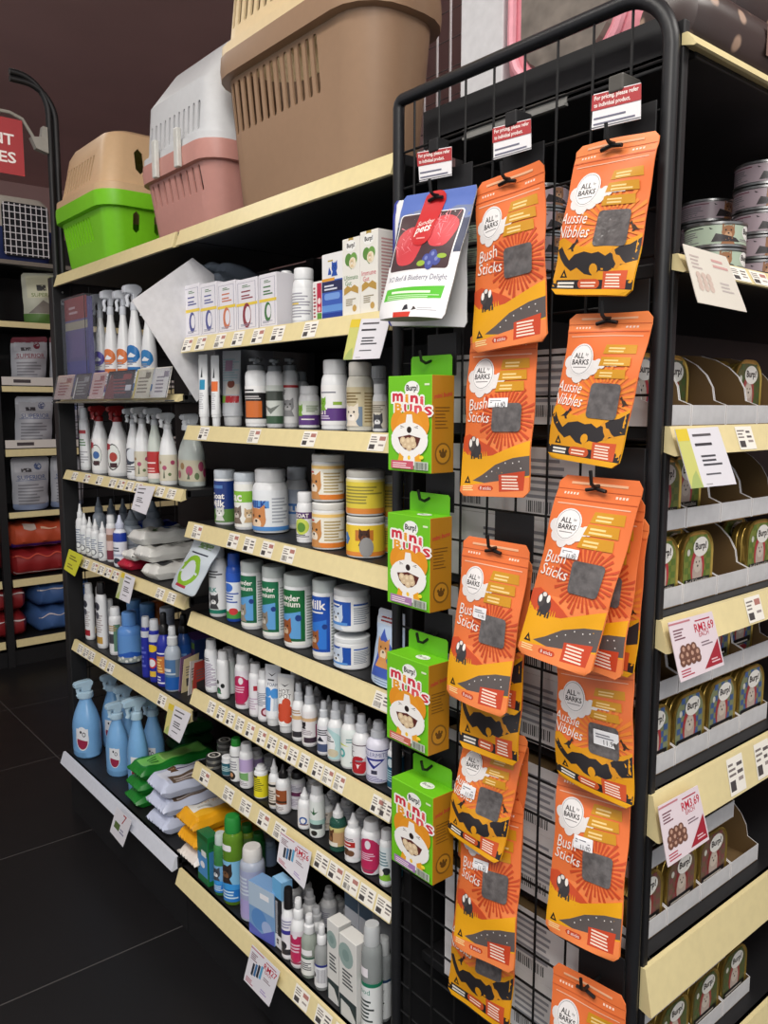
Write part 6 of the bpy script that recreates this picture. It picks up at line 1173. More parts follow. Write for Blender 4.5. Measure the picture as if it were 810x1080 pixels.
def tin_face(c):
    a = Art(.091, .105); b, d, r = SCH[c]
    for row in range(9):
        for k in range(7):
            if (row+k) % 2 and not (row > 6 and k in (0, 6)): a.poly([(.1+.115*k, .12+.09*row), (.1+.115*(k+1), .12+.09*row), (.1+.115*(k+1), .21+.09*row), (.1+.115*k, .21+.09*row)], d)
    a.ell(.5, .46, .22, .34, r, 16); a.ell(.5, .4, .16, .3, (176, 160, 150), 16); a.ell(.5, .5, .13, .14, (196, 184, 172), 12)
    for s in (-1, 1): a.ell(.5+s*.05, .54, .016, .018, BK, 8)
    a.ell(.5, .48, .025, .02, BK, 8)
    a.ell(.58, .76, .24, .17, (228, 226, 220), 20); a.text('Burp!', .58, .76, BK, w=.36, bold=.03); a.ell(.2, .7, .05, .06, (196, 196, 186), 10)
    a.rect(.1, .2, .9, .3, (26, 24, 26)); (a.text('Beef & Vegetables', .5, .25, (220, 214, 204), w=.7) if c == 'green' else a.lines(.16, .22, .84, .28, 1, (220, 214, 204))); a.poly([(.2, .1), (.3, .17), (.7, .18), (.8, .12), (.7, .08), (.35, .07)], (156, 50, 60))
    return a
def tin_mesh(c):
    if c in _tins: return _tins[c]
    bm = NB(); lay = inklayer(bm)
    rings = [[(x, y, z) for x, z in tin_out(s)] for s, y in ((.94, .0016), (1, .0), (1.0, .003), (.92, .004), (.9, .012), (.915, .013), (.875, .022), (.89, .023), (.85, .032), (.8, .034))]
    loft(bm, rings, 0, False, True); f = bm.faces.new([bm.verts.new((x, .0016, z)) for x, z in tin_out(.94)][::-1])
    bmesh.ops.recalc_face_normals(bm, faces=bm.faces)
    fo = tin_out(.88); f2 = bm.faces.new([bm.verts.new((x, .0008, z)) for x, z in fo][::-1]); f2.material_index = 1; flip_to(bm, [f2], Vector((0, -1, 0))); paint(bm, lay, [f2], SCH[c][0])
    tin_face(c).put(bm, lambda x, y, o: (x-.0455, .0006-o, y), lay, .0001, .00012, mi=1)
    me = bpy.data.meshes.new('food_tin'); bm.normal_update(); bm.to_mesh(me); bm.free(); me.materials.append(TIN); me.materials.append(GLOSS)
    for p in me.polygons: p.use_smooth = p.material_index == 0
    me.set_sharp_from_angle(angle=R(30)); _tins[c] = me
    return me
def food_tin(c, loc, rot, label, group=None):
    o = bpy.data.objects.new('food_tin', tin_mesh(c)); C.objects.link(o); o.location = loc; o.rotation_euler = rot
    return tag(o, label, 'tin', group)
CW, CDp, CH = .098, .40, .1155
def tray(x, y, z, label, dep=CDp, tall=True):
    """shelf-ready carton: low front lip, side walls sweeping up to a closed back"""
    r = thing('display_carton', label, 'carton', (x, y, z), 0)
    t = .0012
    sw = [(0, 0), (dep, 0), (dep, CH), (.13, CH)]+[(.13-.11*math.sin(R(a)), CH-.078*(1-math.cos(R(a)))) for a in range(15, 91, 15)]+[(0, .03)]
    for s in (0, 1):
        bm = NB(); lay = inklayer(bm); x0 = 0 if s == 0 else CW-t
        prism(bm, sw, x0, x0+t, 'x'); bm.normal_update()
        for f in bm.faces:
            out = f.normal.x < -.5 if s == 0 else f.normal.x > .5
            paint(bm, lay, [f], (228, 226, 226) if out or abs(f.normal.x) < .5 else (112, 88, 56))
        if s == 0:
            a = Art(dep-.14, CH); a.lines(.3, .4, .6, .85, 5, (130, 130, 140)); a.bars(.1, .12, .28, .55, 14, (50, 50, 54)); a.lines(.66, .3, .95, .9, 6, (150, 150, 156), seed=4); a.bars(.66, .1, .9, .26, 16, (60, 60, 60))
            a.put(bm, lambda X_, Y_, o: (-o, dep-.005-X_, Y_), lay)
        obj('side_wall', bm, INK, r)
    bm = NB(); box(bm, t, CW-t, 0, t, t, .03); obj('front_lip', bm, WCARD, r)
    bm = NB(); box(bm, t, CW-t, 0, dep, 0, t); obj('floor_panel', bm, KRAFT, r)
    bm = NB(); box(bm, t, CW-t, dep-t, dep, t, CH); box(bm, t, CW-t, .16, dep-t, CH-t, CH); obj('back_panel', bm, KRAFT, r)
    return r
colX = [1.018+.1015*k for k in range(5)]
tname = {'e2': 'second tier', 'e3': 'third tier', 'e4': 'fourth tier', 'e5': 'fifth tier', 'e6': 'lowest tier'}
cname = ['beside the wire panel', 'one place in from the panel', 'two places in from the panel', 'at the right edge', 'far right']
# which tins each carton shows: front offset, colour
fill = {('e2', 0, 0): [(.05, 'blue')], ('e2', 0, 1): [(.06, 'olive')], ('e2', 0, 2): [], ('e2', 0, 3): [(.04, 'olive'), (.09, 'olive')],
        ('e3', 0, 0): [(.004, 'green'), (.05, 'green')], ('e3', 0, 1): [(.004, 'green'), (.05, 'green')], ('e3', 0, 2): [], ('e3', 0, 3): [(.004, 'green'), (.05, 'green')],
        ('e3', 1, 0): [(.005, 'green')], ('e3', 1, 1): [(.03, 'green')], ('e3', 1, 2): [], ('e3', 1, 3): [],
        ('e4', 0, 0): [(.004, 'blue'), (.05, 'blue')], ('e4', 0, 1): [(.004, 'blue'), (.05, 'blue')], ('e4', 0, 2): [(.004, 'blue'), (.05, 'blue')], ('e4', 0, 3): [(.004, 'blue')],
        ('e4', 1, 0): [], ('e4', 1, 1): [], ('e4', 1, 2): [(.02, 'blue'), (.06, 'blue')], ('e4', 1, 3): [(.03, 'blue')],
        ('e5', 0, 0): [(.004, 'brown'), (.05, 'brown')], ('e5', 0, 1): [(.004, 'brown'), (.05, 'brown')], ('e5', 0, 2): [(.004, 'brown')], ('e5', 0, 3): [],
        ('e5', 1, 0): [(.01, 'brown')], ('e5', 1, 1): [], ('e5', 1, 2): [],
        ('e6', 0, 0): [(.004, 'olive')], ('e6', 0, 1): [(.004, 'olive'), (.05, 'olive')], ('e6', 0, 2): [(.004, 'olive'), (.04, 'olive'), (.08, 'olive')], ('e6', 0, 3): [(.004, 'olive'), (.05, 'olive')],
        ('e6', 1, 0): [], ('e6', 1, 1): [], ('e6', 1, 2): [(.02, 'olive')]}
lev = ['lower', 'upper']
YF = .636
for (sh_, t_, c_), tl in fill.items():
    z = SZ[sh_]+t_*(CH+.0006); two = (sh_, 1, c_) in fill
    where = '%s%s, %s' % ((lev[t_]+' carton of ' if two else 'carton on the '), tname[sh_], cname[c_])
    tray(colX[c_], YF, z, ('empty white ' if not tl else 'white ')+'cut-away '+where)
    for i, (dy, cc) in enumerate(tl):
        food_tin(cc, (colX[c_]+CW/2, YF+dy+.0022, z+.0014), (R(-3) if False else 0, 0, 0), '%s tin, %s' % ({'green': 'green-checked', 'blue': 'blue-checked', 'brown': 'brown', 'olive': 'olive'}[cc], where) if i == 0 else ['', '%s tin behind the first, %s', '%s tin rearmost of three, %s'][i] % ({'green': 'green-checked', 'blue': 'blue-checked', 'brown': 'brown', 'olive': 'olive'}[cc], where))
# loose tins tipped over on the fifth tier
for k, (px, dy, a, lab) in enumerate(((790, .03, 8, 'gold food tin lying flat on the fifth tier, label up'), (806, .10, -20, 'gold food tin lying flat deeper on the fifth tier'))):
    z = SZ['e5']+(CH+.001); X = x_at(px, .68, z)
z = SZ['e5']
food_tin('brown', (colX[3]+.05, .64+.12, z+.0014+.0356), (R(-90), 0, 0), 'gold food tin lying label up in the right edge carton of the fifth tier')
food_tin('brown', (colX[3]+.05, .64+.12, z+.0014+.0356*2+.0006), (R(-90), 0, 0), 'gold food tin lying on another in the right edge carton')
# ---------------------------------------------------------------- round cans on the top tier
def can_mesh(kind):
    r, h = .046, .038; bm = NB(); lay = inklayer(bm)
    lathe(bm, [(r*.93, 0), (r, .001), (r, .004), (r*.965, .005), (r*.965, h-.005), (r, h-.004), (r, h-.001), (r*.95, h), (r*.92, h-.002)], 36)
    base = (170, 186, 166) if kind == 'green' else (176, 158, 166)
    W = 2*PI*r*.965*.72; a = Art(W, h-.011); a.rect(0, 0, 1, 1, base); a.rect(0, 0, .03, 1, (226, 226, 226))
    a.rect(.1, .84, .38, .9, (120, 60, 76) if kind != 'green' else (60, 70, 64)); a.lines(.1, .1, .36, .78, 6, (120, 116, 122)); a.bars(.04, .2, .08, .8, 3, (80, 80, 84))
    m = mk_art(W, h-.011, None, [('dog', .56, .6, .05, (150, 104, 70), (190, 150, 116)), ('p', [(.44, .1), (.47, .55), (.62, .3), (.66, .1)], (50, 44, 46)), ('e', .76, .66, .075, .055, (232, 230, 226)), ('t', 'Burp!', .76, .66, .12, BK, .03), ('p', [(.74, .45), (.78, .5), (.76, .36)], (232, 230, 226)), ('p', [(.42, .9), (.45, .8), (.43, .78)], (40, 36, 40)), ('l', .66, .12, .95, .3, 2, (130, 124, 128))]); a.items += m.items
    a.put(bm, lambda x, y, o: ((r*.966+o)*math.cos(-PI/2-.72*PI*.75+x/(r*.965)), (r*.966+o)*math.sin(-PI/2-.72*PI*.75+x/(r*.965)), .0055+y), lay, .0002, .0001, mi=1, maxl=r*.2)
    me = bpy.data.meshes.new('food_can'); bm.normal_update(); bm.to_mesh(me); bm.free(); me.materials.append(CANM); me.materials.append(GLOSS)
    for p in me.polygons: p.use_smooth = p.material_index == 0
    me.set_sharp_from_angle(angle=R(30))
    return me
cm = {k: can_mesh(k) for k in ('green', 'pink')}
z1 = SZ['e1']; ch = .0384
def column(px, Y, n, kind, desc, X=None, rot=0):
    X = x_at(px, Y, z1) if X is None else X
    for i in range(n):
        o = bpy.data.objects.new('food_can', cm[kind]); C.objects.link(o); o.location = (X, Y, z1+.0002+ch*i); o.rotation_euler = (0, 0, R(rot+3*(i % 3)))
        pos = ['lowest', 'second', 'third', 'fourth', 'fifth', 'sixth'][i] if i < n-1 or n < 2 else 'topmost'
        tag(o, '%s round %s can in the %s' % (pos, kind, desc), 'can')
column(752, .672, 2, 'green', 'front stack behind the post', rot=-88)
column(799, .672, 5, 'pink', 'tall stack at the right edge of the view', rot=-92)
column(742, .775, 4, 'pink', 'dim stack behind the front green pair', rot=-60)
column(790, .79, 5, 'pink', 'dim stack behind the tall right stack', rot=-50)
column(0, .9, 4, 'pink', 'dim stack seen through the wire panel', X=1.085, rot=-60)
column(0, 1.02, 3, 'green', 'rearmost dim stack seen through the wire panel', X=1.085, rot=-60)
# ================================================================ price cards clipped to the rails
def slab(bm, q, n=8):
    F = [[bm.verts.new(q.P(i/n, j/n, 0)) for i in range(n+1)] for j in range(n+1)]; G = [[bm.verts.new(q.P(i/n, j/n, -.0004, -1)) for i in range(n+1)] for j in range(n+1)]
    for j in range(n):
        for i in range(n): bm.faces.new((F[j][i], F[j][i+1], F[j+1][i+1], F[j+1][i])); bm.faces.new((G[j][i+1], G[j][i], G[j+1][i], G[j+1][i+1]))
    for i in range(n):
        bm.faces.new((F[0][i+1], F[0][i], G[0][i], G[0][i+1])); bm.faces.new((F[n][i], F[n][i+1], G[n][i+1], G[n][i]))
        bm.faces.new((F[i][0], F[i+1][0], G[i+1][0], G[i][0])); bm.faces.new((F[i+1][n], F[i][n], G[i][n], G[i+1][n]))
def card(P, label, art, base=(228, 226, 232), grp=None, th=.0008):
    """P: TL, TR, BR, BL corners in the world"""
    q = Quad(*P, fat=0, rad=.008, wob=0); r = thing('hanging_price_card', label, 'price card', tuple((q.c[0]+q.c[1])/2)); bm = NB(); lay = inklayer(bm)
    slab(bm, q); paint(bm, lay, bm.faces, base); a = Art(q.W, q.H); art(a)
    a.put(bm, lambda x, y, o: q.P(x/q.W, y/q.H, o), lay, .0003, .0001, maxl=q.W/8); obj_in(bm, r); return r
def obj_in(bm, r): return wobj('card', bm, INK, r)
def plain_card(strip=(206, 206, 120), top=True):
    def f(a):
        if strip: a.rect(0, 0, .26, 1, strip); a.rect(.0, .8, .26, 1, (226, 200, 60)); a.poly([(0, 0), (.26, 0), (.2, .3), (.1, .2)], (170, 186, 110))
        x = .34 if strip else .12
        a.lines(x, .86, x+.44, .95, 1, (90, 86, 90)); a.lines(x, .7, x+.4, .8, 1, (60, 58, 64)); a.lines(x+.06, .36, x+.5, .58, 3, (70, 70, 76)); a.lines(x+.06, .2, x+.4, .26, 1, (90, 90, 96)); a.lines(x, .04, x+.14, .07, 1, (150, 150, 150))
    return f
def promo_card(price, pic='tins'):
    def f(a):
        a.rect(0, .94, .46, .97, (190, 120, 130)); a.lines(.06, .68, .3, .88, 4, (120, 80, 90)); a.lines(.56, .9, .92, .95, 1, (170, 40, 60)); a.text(price, .74, .79, (190, 36, 60), w=.44, h=.15, bold=.01); a.text('EACH', .7, .67, (180, 50, 70), w=.22); a.lines(.6, .46, .86, .56, 2, (130, 110, 120))
        if pic == 'tins':
            for row in range(3):
                for k in range(4-(row == 2)): a.ell(.14+.11*k+.05*(row == 2), .3+.1*row, .065, .06, (112, 74, 60), 10); a.ell(.14+.11*k+.05*(row == 2), .31+.1*row, .03, .03, (190, 150, 130), 8)
            a.poly([(.56, .06), (.97, .06), (.97, .5)], (160, 34, 50)); a.lines(.74, .12, .94, .22, 2, (226, 190, 196)); a.lines(.06, .06, .34, .2, 3, (176, 60, 80))
        else:
            for k in range(4): a.rect(.18+.09*k, .3+.03*k, .25+.09*k, .62+.04*k, ((40, 44, 56), (60, 110, 160), (40, 44, 56), (90, 160, 200))[k])
            a.lines(.06, .06, .36, .2, 3, (176, 60, 80)); a.lines(.6, .12, .84, .24, 2, (170, 150, 200))
    return f
cx = lambda px, X: [onX(*px[i], X[i]) for i in range(4)]
cy = lambda px, Y: [onY(*px[i], Y[i]) for i in range(4)]
XB = (.983, .983, .968, .968)
card(cx(((371, 337), (412, 335), (400.7, 378), (362, 379.7)), XB), 'white card with a green-yellow side strip hanging under the box shelf', plain_card())
card(cx(((73, 579), (87.5, 586), (79, 608), (67.4, 600)), XB), 'bright yellow card at the left end of the wipes shelf', lambda a: (a.lines(.2, .6, .8, .85, 2, (120, 110, 30)), a.lines(.2, .2, .7, .45, 2, (140, 130, 40))), (214, 214, 50))
card(cx(((145, 512), (164, 513), (154, 543), (138.6, 537)), XB), 'white card hanging from the cleaner shelf rail', plain_card(None))
card(cx(((129, 603), (142.7, 609.5), (136.4, 636.7), (122, 630)), XB), 'white card with a pale green edge hanging from the wipes shelf rail', plain_card((196, 200, 160)))
card(cx(((178.6, 741), (201.7, 753), (189.5, 784), (173, 772)), XB), 'white card with a yellow corner under the fanned leaflets', plain_card((216, 206, 130)))
XC = (.921, .921, .908, .908)
card(cx(((123, 851), (139, 866), (129.7, 893.5), (116, 876.6)), XC), 'small white card with a green square on the pale bottom rail', lambda a: (a.rect(.15, .3, .5, .55, (90, 110, 60)), a.text('7', .62, .8, (170, 50, 60), w=.2), a.lines(.55, .3, .85, .5, 2, (130, 130, 160))))
card(cx(((296.5, 877), (329, 899), (321, 938), (292, 908)), XB), 'white promotional card reading RM26 on the dropper shelf rail', promo_card('RM26', 'b'))
card(cx(((266, 996), (295.6, 1025), (284, 1062), (257, 1033)), XC), 'white promotional card reading RM27 on the bottom shelf rail', promo_card('RM27', 'b'))
YB = (.584, .584, .57, .57)
card(cy(((719.5, 257), (765.6, 271), (787.8, 329.5), (735.6, 319)), YB), 'glossy white card with faint red print under the round cans', lambda a: (a.lines(.08, .62, .3, .88, 4, (190, 176, 170)), a.lines(.56, .72, .92, .92, 2, (206, 160, 156)), [a.ell(.16+.11*k, .3+.1*r_, .05, .045, (204, 184, 172), 10) for k in range(3) for r_ in range(3)], a.lines(.6, .3, .86, .5, 3, (190, 180, 176))), (220, 214, 202))
card(cy(((711, 453), (757, 450), (776.7, 510.5), (728.5, 515.5)), YB), 'white card with a yellow-green side strip under the second tier of tins', plain_card())
card(cy(((704, 657), (750.7, 644.5), (763.7, 701), (717.4, 720)), YB), 'pink-white RM3.69 card under the third tier of tins', promo_card('RM3.69'), (226, 212, 218))
card(cy(((693.5, 851), (735.5, 828), (748, 885), (704, 915)), YB), 'pink-white RM3.69 card under the fourth tier of tins', promo_card('RM3.69'), (226, 212, 218))
# ================================================================ pet carriers on top of the aisle shelving
def outline(w, d, r, z, n=5): return [(x, y, z) for x, y in rrect(w, d, r, n)]
def cut(o, cutters):
    """slots cut right through the shell"""
    bm = NB()
    for pts in cutters:
        A = [bm.verts.new(p) for p in pts[0]]; B_ = [bm.verts.new(p) for p in pts[1]]; n = len(A)
        for i in range(n): bm.faces.new((A[i], A[(i+1) % n], B_[(i+1) % n], B_[i]))
        bm.faces.new(A[::-1]); bm.faces.new(B_)
    bmesh.ops.recalc_face_normals(bm, faces=bm.faces)
    me = bpy.data.meshes.new('c'); bm.to_mesh(me); bm.free(); co_ = bpy.data.objects.new('c', me); C.objects.link(co_); co_.matrix_world = o.matrix_world
    co_.parent = o.parent; co_.location = o.location; co_.rotation_euler = o.rotation_euler
    md = o.modifiers.new('b', 'BOOLEAN'); md.object = co_; md.operation = 'DIFFERENCE'; md.solver = 'EXACT'
    bpy.context.view_layer.update()
    nm = bpy.data.meshes.new_from_object(o.evaluated_get(bpy.context.evaluated_depsgraph_get())); o.modifiers.clear(); nm.name = o.name
    while len(nm.materials) > 1: nm.materials.pop()
    o.data = nm; bpy.data.objects.remove(co_); bpy.data.meshes.remove(me)
def slot(axis, s, c, z0, z1, w, lean, far_, n=4):
    """capsule-shaped slot through a side wall; axis 'y' = long side facing local -y or +y, 'x' = end"""
    P = []
    for k in range(n+1): a = R(180*k/n); P.append((c+lean+w*math.cos(a), z1-w+w*math.sin(a)))
    for k in range(n+1): a = R(180+180*k/n); P.append((c+w*math.cos(a), z0+w+w*math.sin(a)))
    a0, a1 = far_
    return ([(x, s*a0, z) for x, z in P], [(x, s*a1, z) for x, z in P]) if axis == 'y' else ([(s*a0, x, z) for x, z in P], [(s*a1, x, z) for x, z in P])
def carrier(label, loc, rotz, L, W, h1, h2, cb, ct, slots_b, slots_t, taper=.03, tt=.05, rim=.014, ends=True, dome=False, r=.055):
    root = thing('pet_carrier', label, 'pet carrier', loc, R(rotz)); M1, M2 = mat('carrier_plastic_%d_%d_%d' % cb, cb, .45, var=.02), mat('carrier_plastic_%d_%d_%d' % ct, ct, .45, var=.02)
    t = .005
    rg = [outline(L-2*taper-.03, W-2*taper-.03, r-.01, .0), outline(L-2*taper-.008, W-2*taper-.008, r, .006), outline(L-2*taper, W-2*taper, r, .02), outline(L-.004, W-.004, r, h1-.05), outline(L-.002, W-.002, r, h1-.045)]
    inn = [outline(L-.002-2*t, W-.002-2*t, r-t, h1-.045), outline(L-2*taper-2*t, W-2*taper-2*t, r-t, .025), outline(L-2*taper-.05, W-2*taper-.05, r-.02, .012)]
    bm = NB(); loft(bm, rg+inn); tub = obj('tub', bm, M1, root, False)
    cs = []
    for (n, x0, x1, z0, z1, w, lean) in slots_b:
        for k in range(n):
            for s in (-1, 1): cs.append(slot('y', s, x0+(x1-x0)*k/max(1, n-1), z0, z1, w, lean, (W/2-.08, W/2+.05)))
    if ends:
        for s in (-1, 1):
            for k in range(3): cs.append(slot('x', s, -.07+.07*k, h1*.42, h1*.74, .011, 0, (L/2-.09, L/2+.05), 2))
    if cs: cut(tub, cs)
    for p in tub.data.polygons: p.use_smooth = True
    tub.data.set_sharp_from_angle(angle=R(30))
    bm = NB(); loft(bm, [outline(L-.004, W-.004, r, h1-.048), outline(L+2*rim, W+2*rim, r+rim, h1-.046), outline(L+2*rim+.004, W+2*rim+.004, r+rim, h1-.02), outline(L+2*rim+.002, W+2*rim+.002, r+rim, h1), outline(L-.012, W-.012, r, h1), outline(L-.012, W-.012, r, h1-.048)], 0, False, False); obj('rim', bm, M1, root, True)
    z0 = h1
    tp = [outline(L+2*rim-.002, W+2*rim-.002, r+rim, z0+.0005), outline(L+2*rim-.004, W+2*rim-.004, r+rim, z0+.022), outline(L-.004, W-.004, r, z0+.027), outline(L-2*tt*.75, W-2*tt*.75, r, z0+h2-.04), outline(L-2*tt-.01, W-2*tt-.01, r, z0+h2-.014), outline(L-2*tt-.06, W-2*tt-.06, r, z0+h2)]
    tin_ = [outline(L-2*tt-.05, W-2*tt-.05, r-t, z0+h2-t*1.6), outline(L-2*tt*.75-2*t, W-2*tt*.75-2*t, r-t, z0+h2-.045), outline(L-.004-2*t, W-.004-2*t, r-t, z0+.027), outline(L-.014, W-.014, r-t, z0+.0005)]
    if dome:
        def sh(o, k): return [(x, y+k*max(0, 1) , z) for x, y, z in o]
        tp = [outline(L+2*rim-.002, W+2*rim-.002, r+rim, z0+.0005), outline(L+2*rim-.004, W+2*rim-.004, r+rim, z0+.018), outline(L-.004, W-.004, r, z0+.022), outline(L-.02, W-.02, r, z0+h2*.45), sh(outline(L-.06, W-.09, r, z0+h2*.72), .03), sh(outline(L-.12, W-.18, r, z0+h2*.9), .06), sh(outline(L-.2, W-.28, r-.01, z0+h2), .08)]
        tin_ = [sh(outline(L-.2, W-.28, r-.015, z0+h2-.008), .08), sh(outline(L-.06-2*t, W-.09-2*t, r-t, z0+h2*.7), .03), outline(L-.02-2*t, W-.02-2*t, r-t, z0+h2*.44), outline(L-.014, W-.014, r-t, z0+.0005)]
    bm = NB(); V = loft(bm, tp+tin_, 0, False, False)
    bm.faces.new([V[len(tp)-1][i] for i in range(len(V[0]))]); bm.faces.new([V[len(tp)][i] for i in range(len(V[0]))][::-1])
    bmesh.ops.delete(bm, geom=[f for f in bm.faces if len(f.verts) == 4 and abs(f.calc_center_median().z-(z0+h2-.004)) < .005 and {v for v in f.verts} & set(V[len(tp)-1]) and {v for v in f.verts} & set(V[len(tp)])], context='FACES_ONLY')
    n = len(V[0])
    for i in range(n): bm.faces.new((V[-1][i], V[-1][(i+1) % n], V[0][(i+1) % n], V[0][i]))
    bmesh.ops.recalc_face_normals(bm, faces=bm.faces)
    top = obj('top', bm, M2, root, False); cs = []
    for (nn, x0, x1, z_0, z_1, w, lean) in slots_t:
        for k in range(nn):
            for s in (-1, 1): cs.append(slot('y', s, x0+(x1-x0)*k/max(1, nn-1), z0+z_0, z0+z_1, w, lean, (W/2-.11, W/2+.05)))
    if ends:
        for s in (-1, 1):
            for k in range(2): cs.append(slot('x', s, -.05+.08*k, z0+.06, z0+.14, .014, 0, (L/2-.11, L/2+.05), 2))
    if cs: cut(top, cs)
    for p in top.data.polygons: p.use_smooth = True
    top.data.set_sharp_from_angle(angle=R(30))
    return root
ZT = SZ['top']+.0004
A1 = carrier('lime green pet carrier with a beige top at the far end of the top shelf', (1.001+.17, 2.735, ZT), -90, .43, .34, .205, .2, (124, 206, 30), (214, 180, 140), [(12, -.17, .08, .07, .145, .0062, -.012)], [(11, -.17, .08, .045, .125, .0062, .012)], rim=.016, taper=.018, tt=.035)
B1 = carrier('dusty pink pet carrier with a pale grey top, second on the top shelf', (1.008+.22, 2.07, ZT), -90, .395, .44, .2, .34, (196, 142, 132), (206, 208, 210), [(10, -.16, .14, .085, .148, .0056, -.004)], [(12, -.16, .14, .03, .1, .0052, .0)], rim=.012, taper=.018, ends=False, dome=True)
for yy in (-.06, .07):
    bm = NB(); box(bm, yy-.011, yy+.011, -.247, -.2335, .15, .245, 0, .003); obj('clip', bm, mat('pale_clip', (206, 206, 200), .4), B1)
C1 = carrier('large brown pet carrier with a cream top, nearest on the top shelf', (1.0+.115, 1.545, ZT), -90, .57, .215, .345, .32, (156, 126, 100), (232, 208, 164), [(14, -.235, .12, .175, .288, .0075, -.004)], [(14, -.235, .12, .06, .17, .0072, .006)], rim=.018, taper=.02, ends=False, r=.085, tt=.03)
# ================================================================ on top of the end shelving
ZE = SZ['e0']+.0004
bm = NB(); box(bm, 1.10, 1.2, 1.003, 1.105, ZE, ZE+.55, 0, .003); tag(obj('white_board_box', bm, mat('white_board', (206, 206, 208), .6)), 'plain white upright box on top of the end shelving, behind the pink carrier', 'box')
# pink backpack carrier with a mesh window
bp = thing('backpack_carrier', 'pink pet backpack with a mesh window on top of the end shelving', 'pet carrier', (1.16, .858, ZE), R(-90))
PK = mat('pink_fabric', (222, 140, 152), .6, bump=.15, scale=120); PK2 = mat('pink_piping', (232, 160, 172), .4); MESH = mat('window_mesh', (112, 104, 96), .6, scale=30, var=.3, bump=.6)
def ol(w, h, r, y, dz=0): return [(x, y, z+h/2+dz) for x, z in rrect(w, h, r, 6)]
bm = NB(); loft(bm, [ol(.23, .36, .1, -.075, .02), ol(.265, .4, .12, -.06), ol(.27, .41, .12, .06), ol(.24, .37, .1, .085, .02)]); bmesh.ops.recalc_face_normals(bm, faces=bm.faces); obj('body', bm, PK, bp, True)
bm = NB(); pts = ol(.215, .33, .09, -.079, .035); tube(bm, pts+[pts[0]], .008, 8); obj('window_frame', bm, PK2, bp, True)
bm = NB(); loft(bm, [ol(.185, .29, .075, -.0752, .055), ol(.175, .28, .07, -.081, .06)]); bmesh.ops.recalc_face_normals(bm, faces=bm.faces); obj('mesh_window', bm, MESH, bp)
for s in (-1, 1):
    bm = NB(); pts = [(s*(.137+.002*math.sin(3*k)), -.02, .06+.03*k) for k in range(10)]; tube(bm, pts, .006, 8); obj('zip', bm, PK2, bp, True)
bm = NB(); tube(bm, [(.1, -.088, .03), (.05, -.095, .02), (-.05, -.095, .02), (-.1, -.088, .03)], .007, 8); obj('bottom_piping', bm, PK2, bp, True)
# dark patterned pet beds rolled up
BED = bpy.data.materials.new('dark_printed_plush'); BED.use_nodes = True
nt = BED.node_tree; b_ = nt.nodes['Principled BSDF']; tc_ = nt.nodes.new('ShaderNodeTexCoord'); vo = nt.nodes.new('ShaderNodeTexVoronoi'); vo.inputs['Scale'].default_value = 26; rp_ = nt.nodes.new('ShaderNodeValToRGB')
rp_.color_ramp.elements[0].color = (*lin((168, 140, 122)), 1); rp_.color_ramp.elements[0].position = .2; rp_.color_ramp.elements[1].color = (*lin((62, 50, 48)), 1); rp_.color_ramp.elements[1].position = .32
nt.links.new(tc_.outputs['Object'], vo.inputs['Vector']); nt.links.new(vo.outputs['Distance'], rp_.inputs['Fac']); nt.links.new(rp_.outputs['Color'], b_.inputs['Base Color']); b_.inputs['Roughness'].default_value = .35
def roll(label, loc, L, r, rz):
    o = thing('rolled_bed', label, 'pet bed', loc, rz)
    bm = NB(); n = 28; rg = []
    for k, (x, f) in enumerate(((0, .5), (.01, .85), (.04, 1), (L/2, 1.03), (L-.04, 1), (L-.01, .85), (L, .5))): rg.append([(x, f*r*math.cos(2*PI*i/n), r+f*r*math.sin(2*PI*i/n)*(.98)) for i in range(n)])
    loft(bm, rg); obj('cushion', bm, BED, o, True)
    bm = NB(); box(bm, L*.3, L*.3+.05, -r*1.05, -r*1.045, r*.6, r*1.4); obj('paper_label', bm, mat('brown_paper_label', (120, 92, 82), .5), o)
    return o
roll('dark plush pet bed with pale heart pattern, rolled up at the front of the top', (1.04, .66, ZE), .6, .052, 0)
roll('second dark plush pet bed rolled up behind the front one', (1.27, .80, ZE), .4, .065, 0)
roll('dark patterned pet bed roll lying on top of the two others', (1.28, .735, ZE+.119), .4, .055, 0)
# white wire divider on the spine of the shelving
wd = thing('wire_divider', 'white wire grid standing on the spine of the aisle shelving', 'wire grid', (1.445, 1.5, 1.93))
WW = mat('white_wire', (226, 222, 226), .4); bm0 = None
for k, y in enumerate([1.17+.045*k for k in range(12)]):
    bm = NB(); tube(bm, [(1.445, y, 1.9305), (1.445, y, 2.62)], .0032, 6); wobj('rod', bm, WW, wd, True)
for k in range(10):
    bm = NB(); tube(bm, [(1.449, 1.16, 1.98+.065*k), (1.449, 1.68, 1.98+.065*k)], .0014, 5); wobj('cross_wire', bm, mat('grey_wire', (120, 110, 112), .4), wd, True)
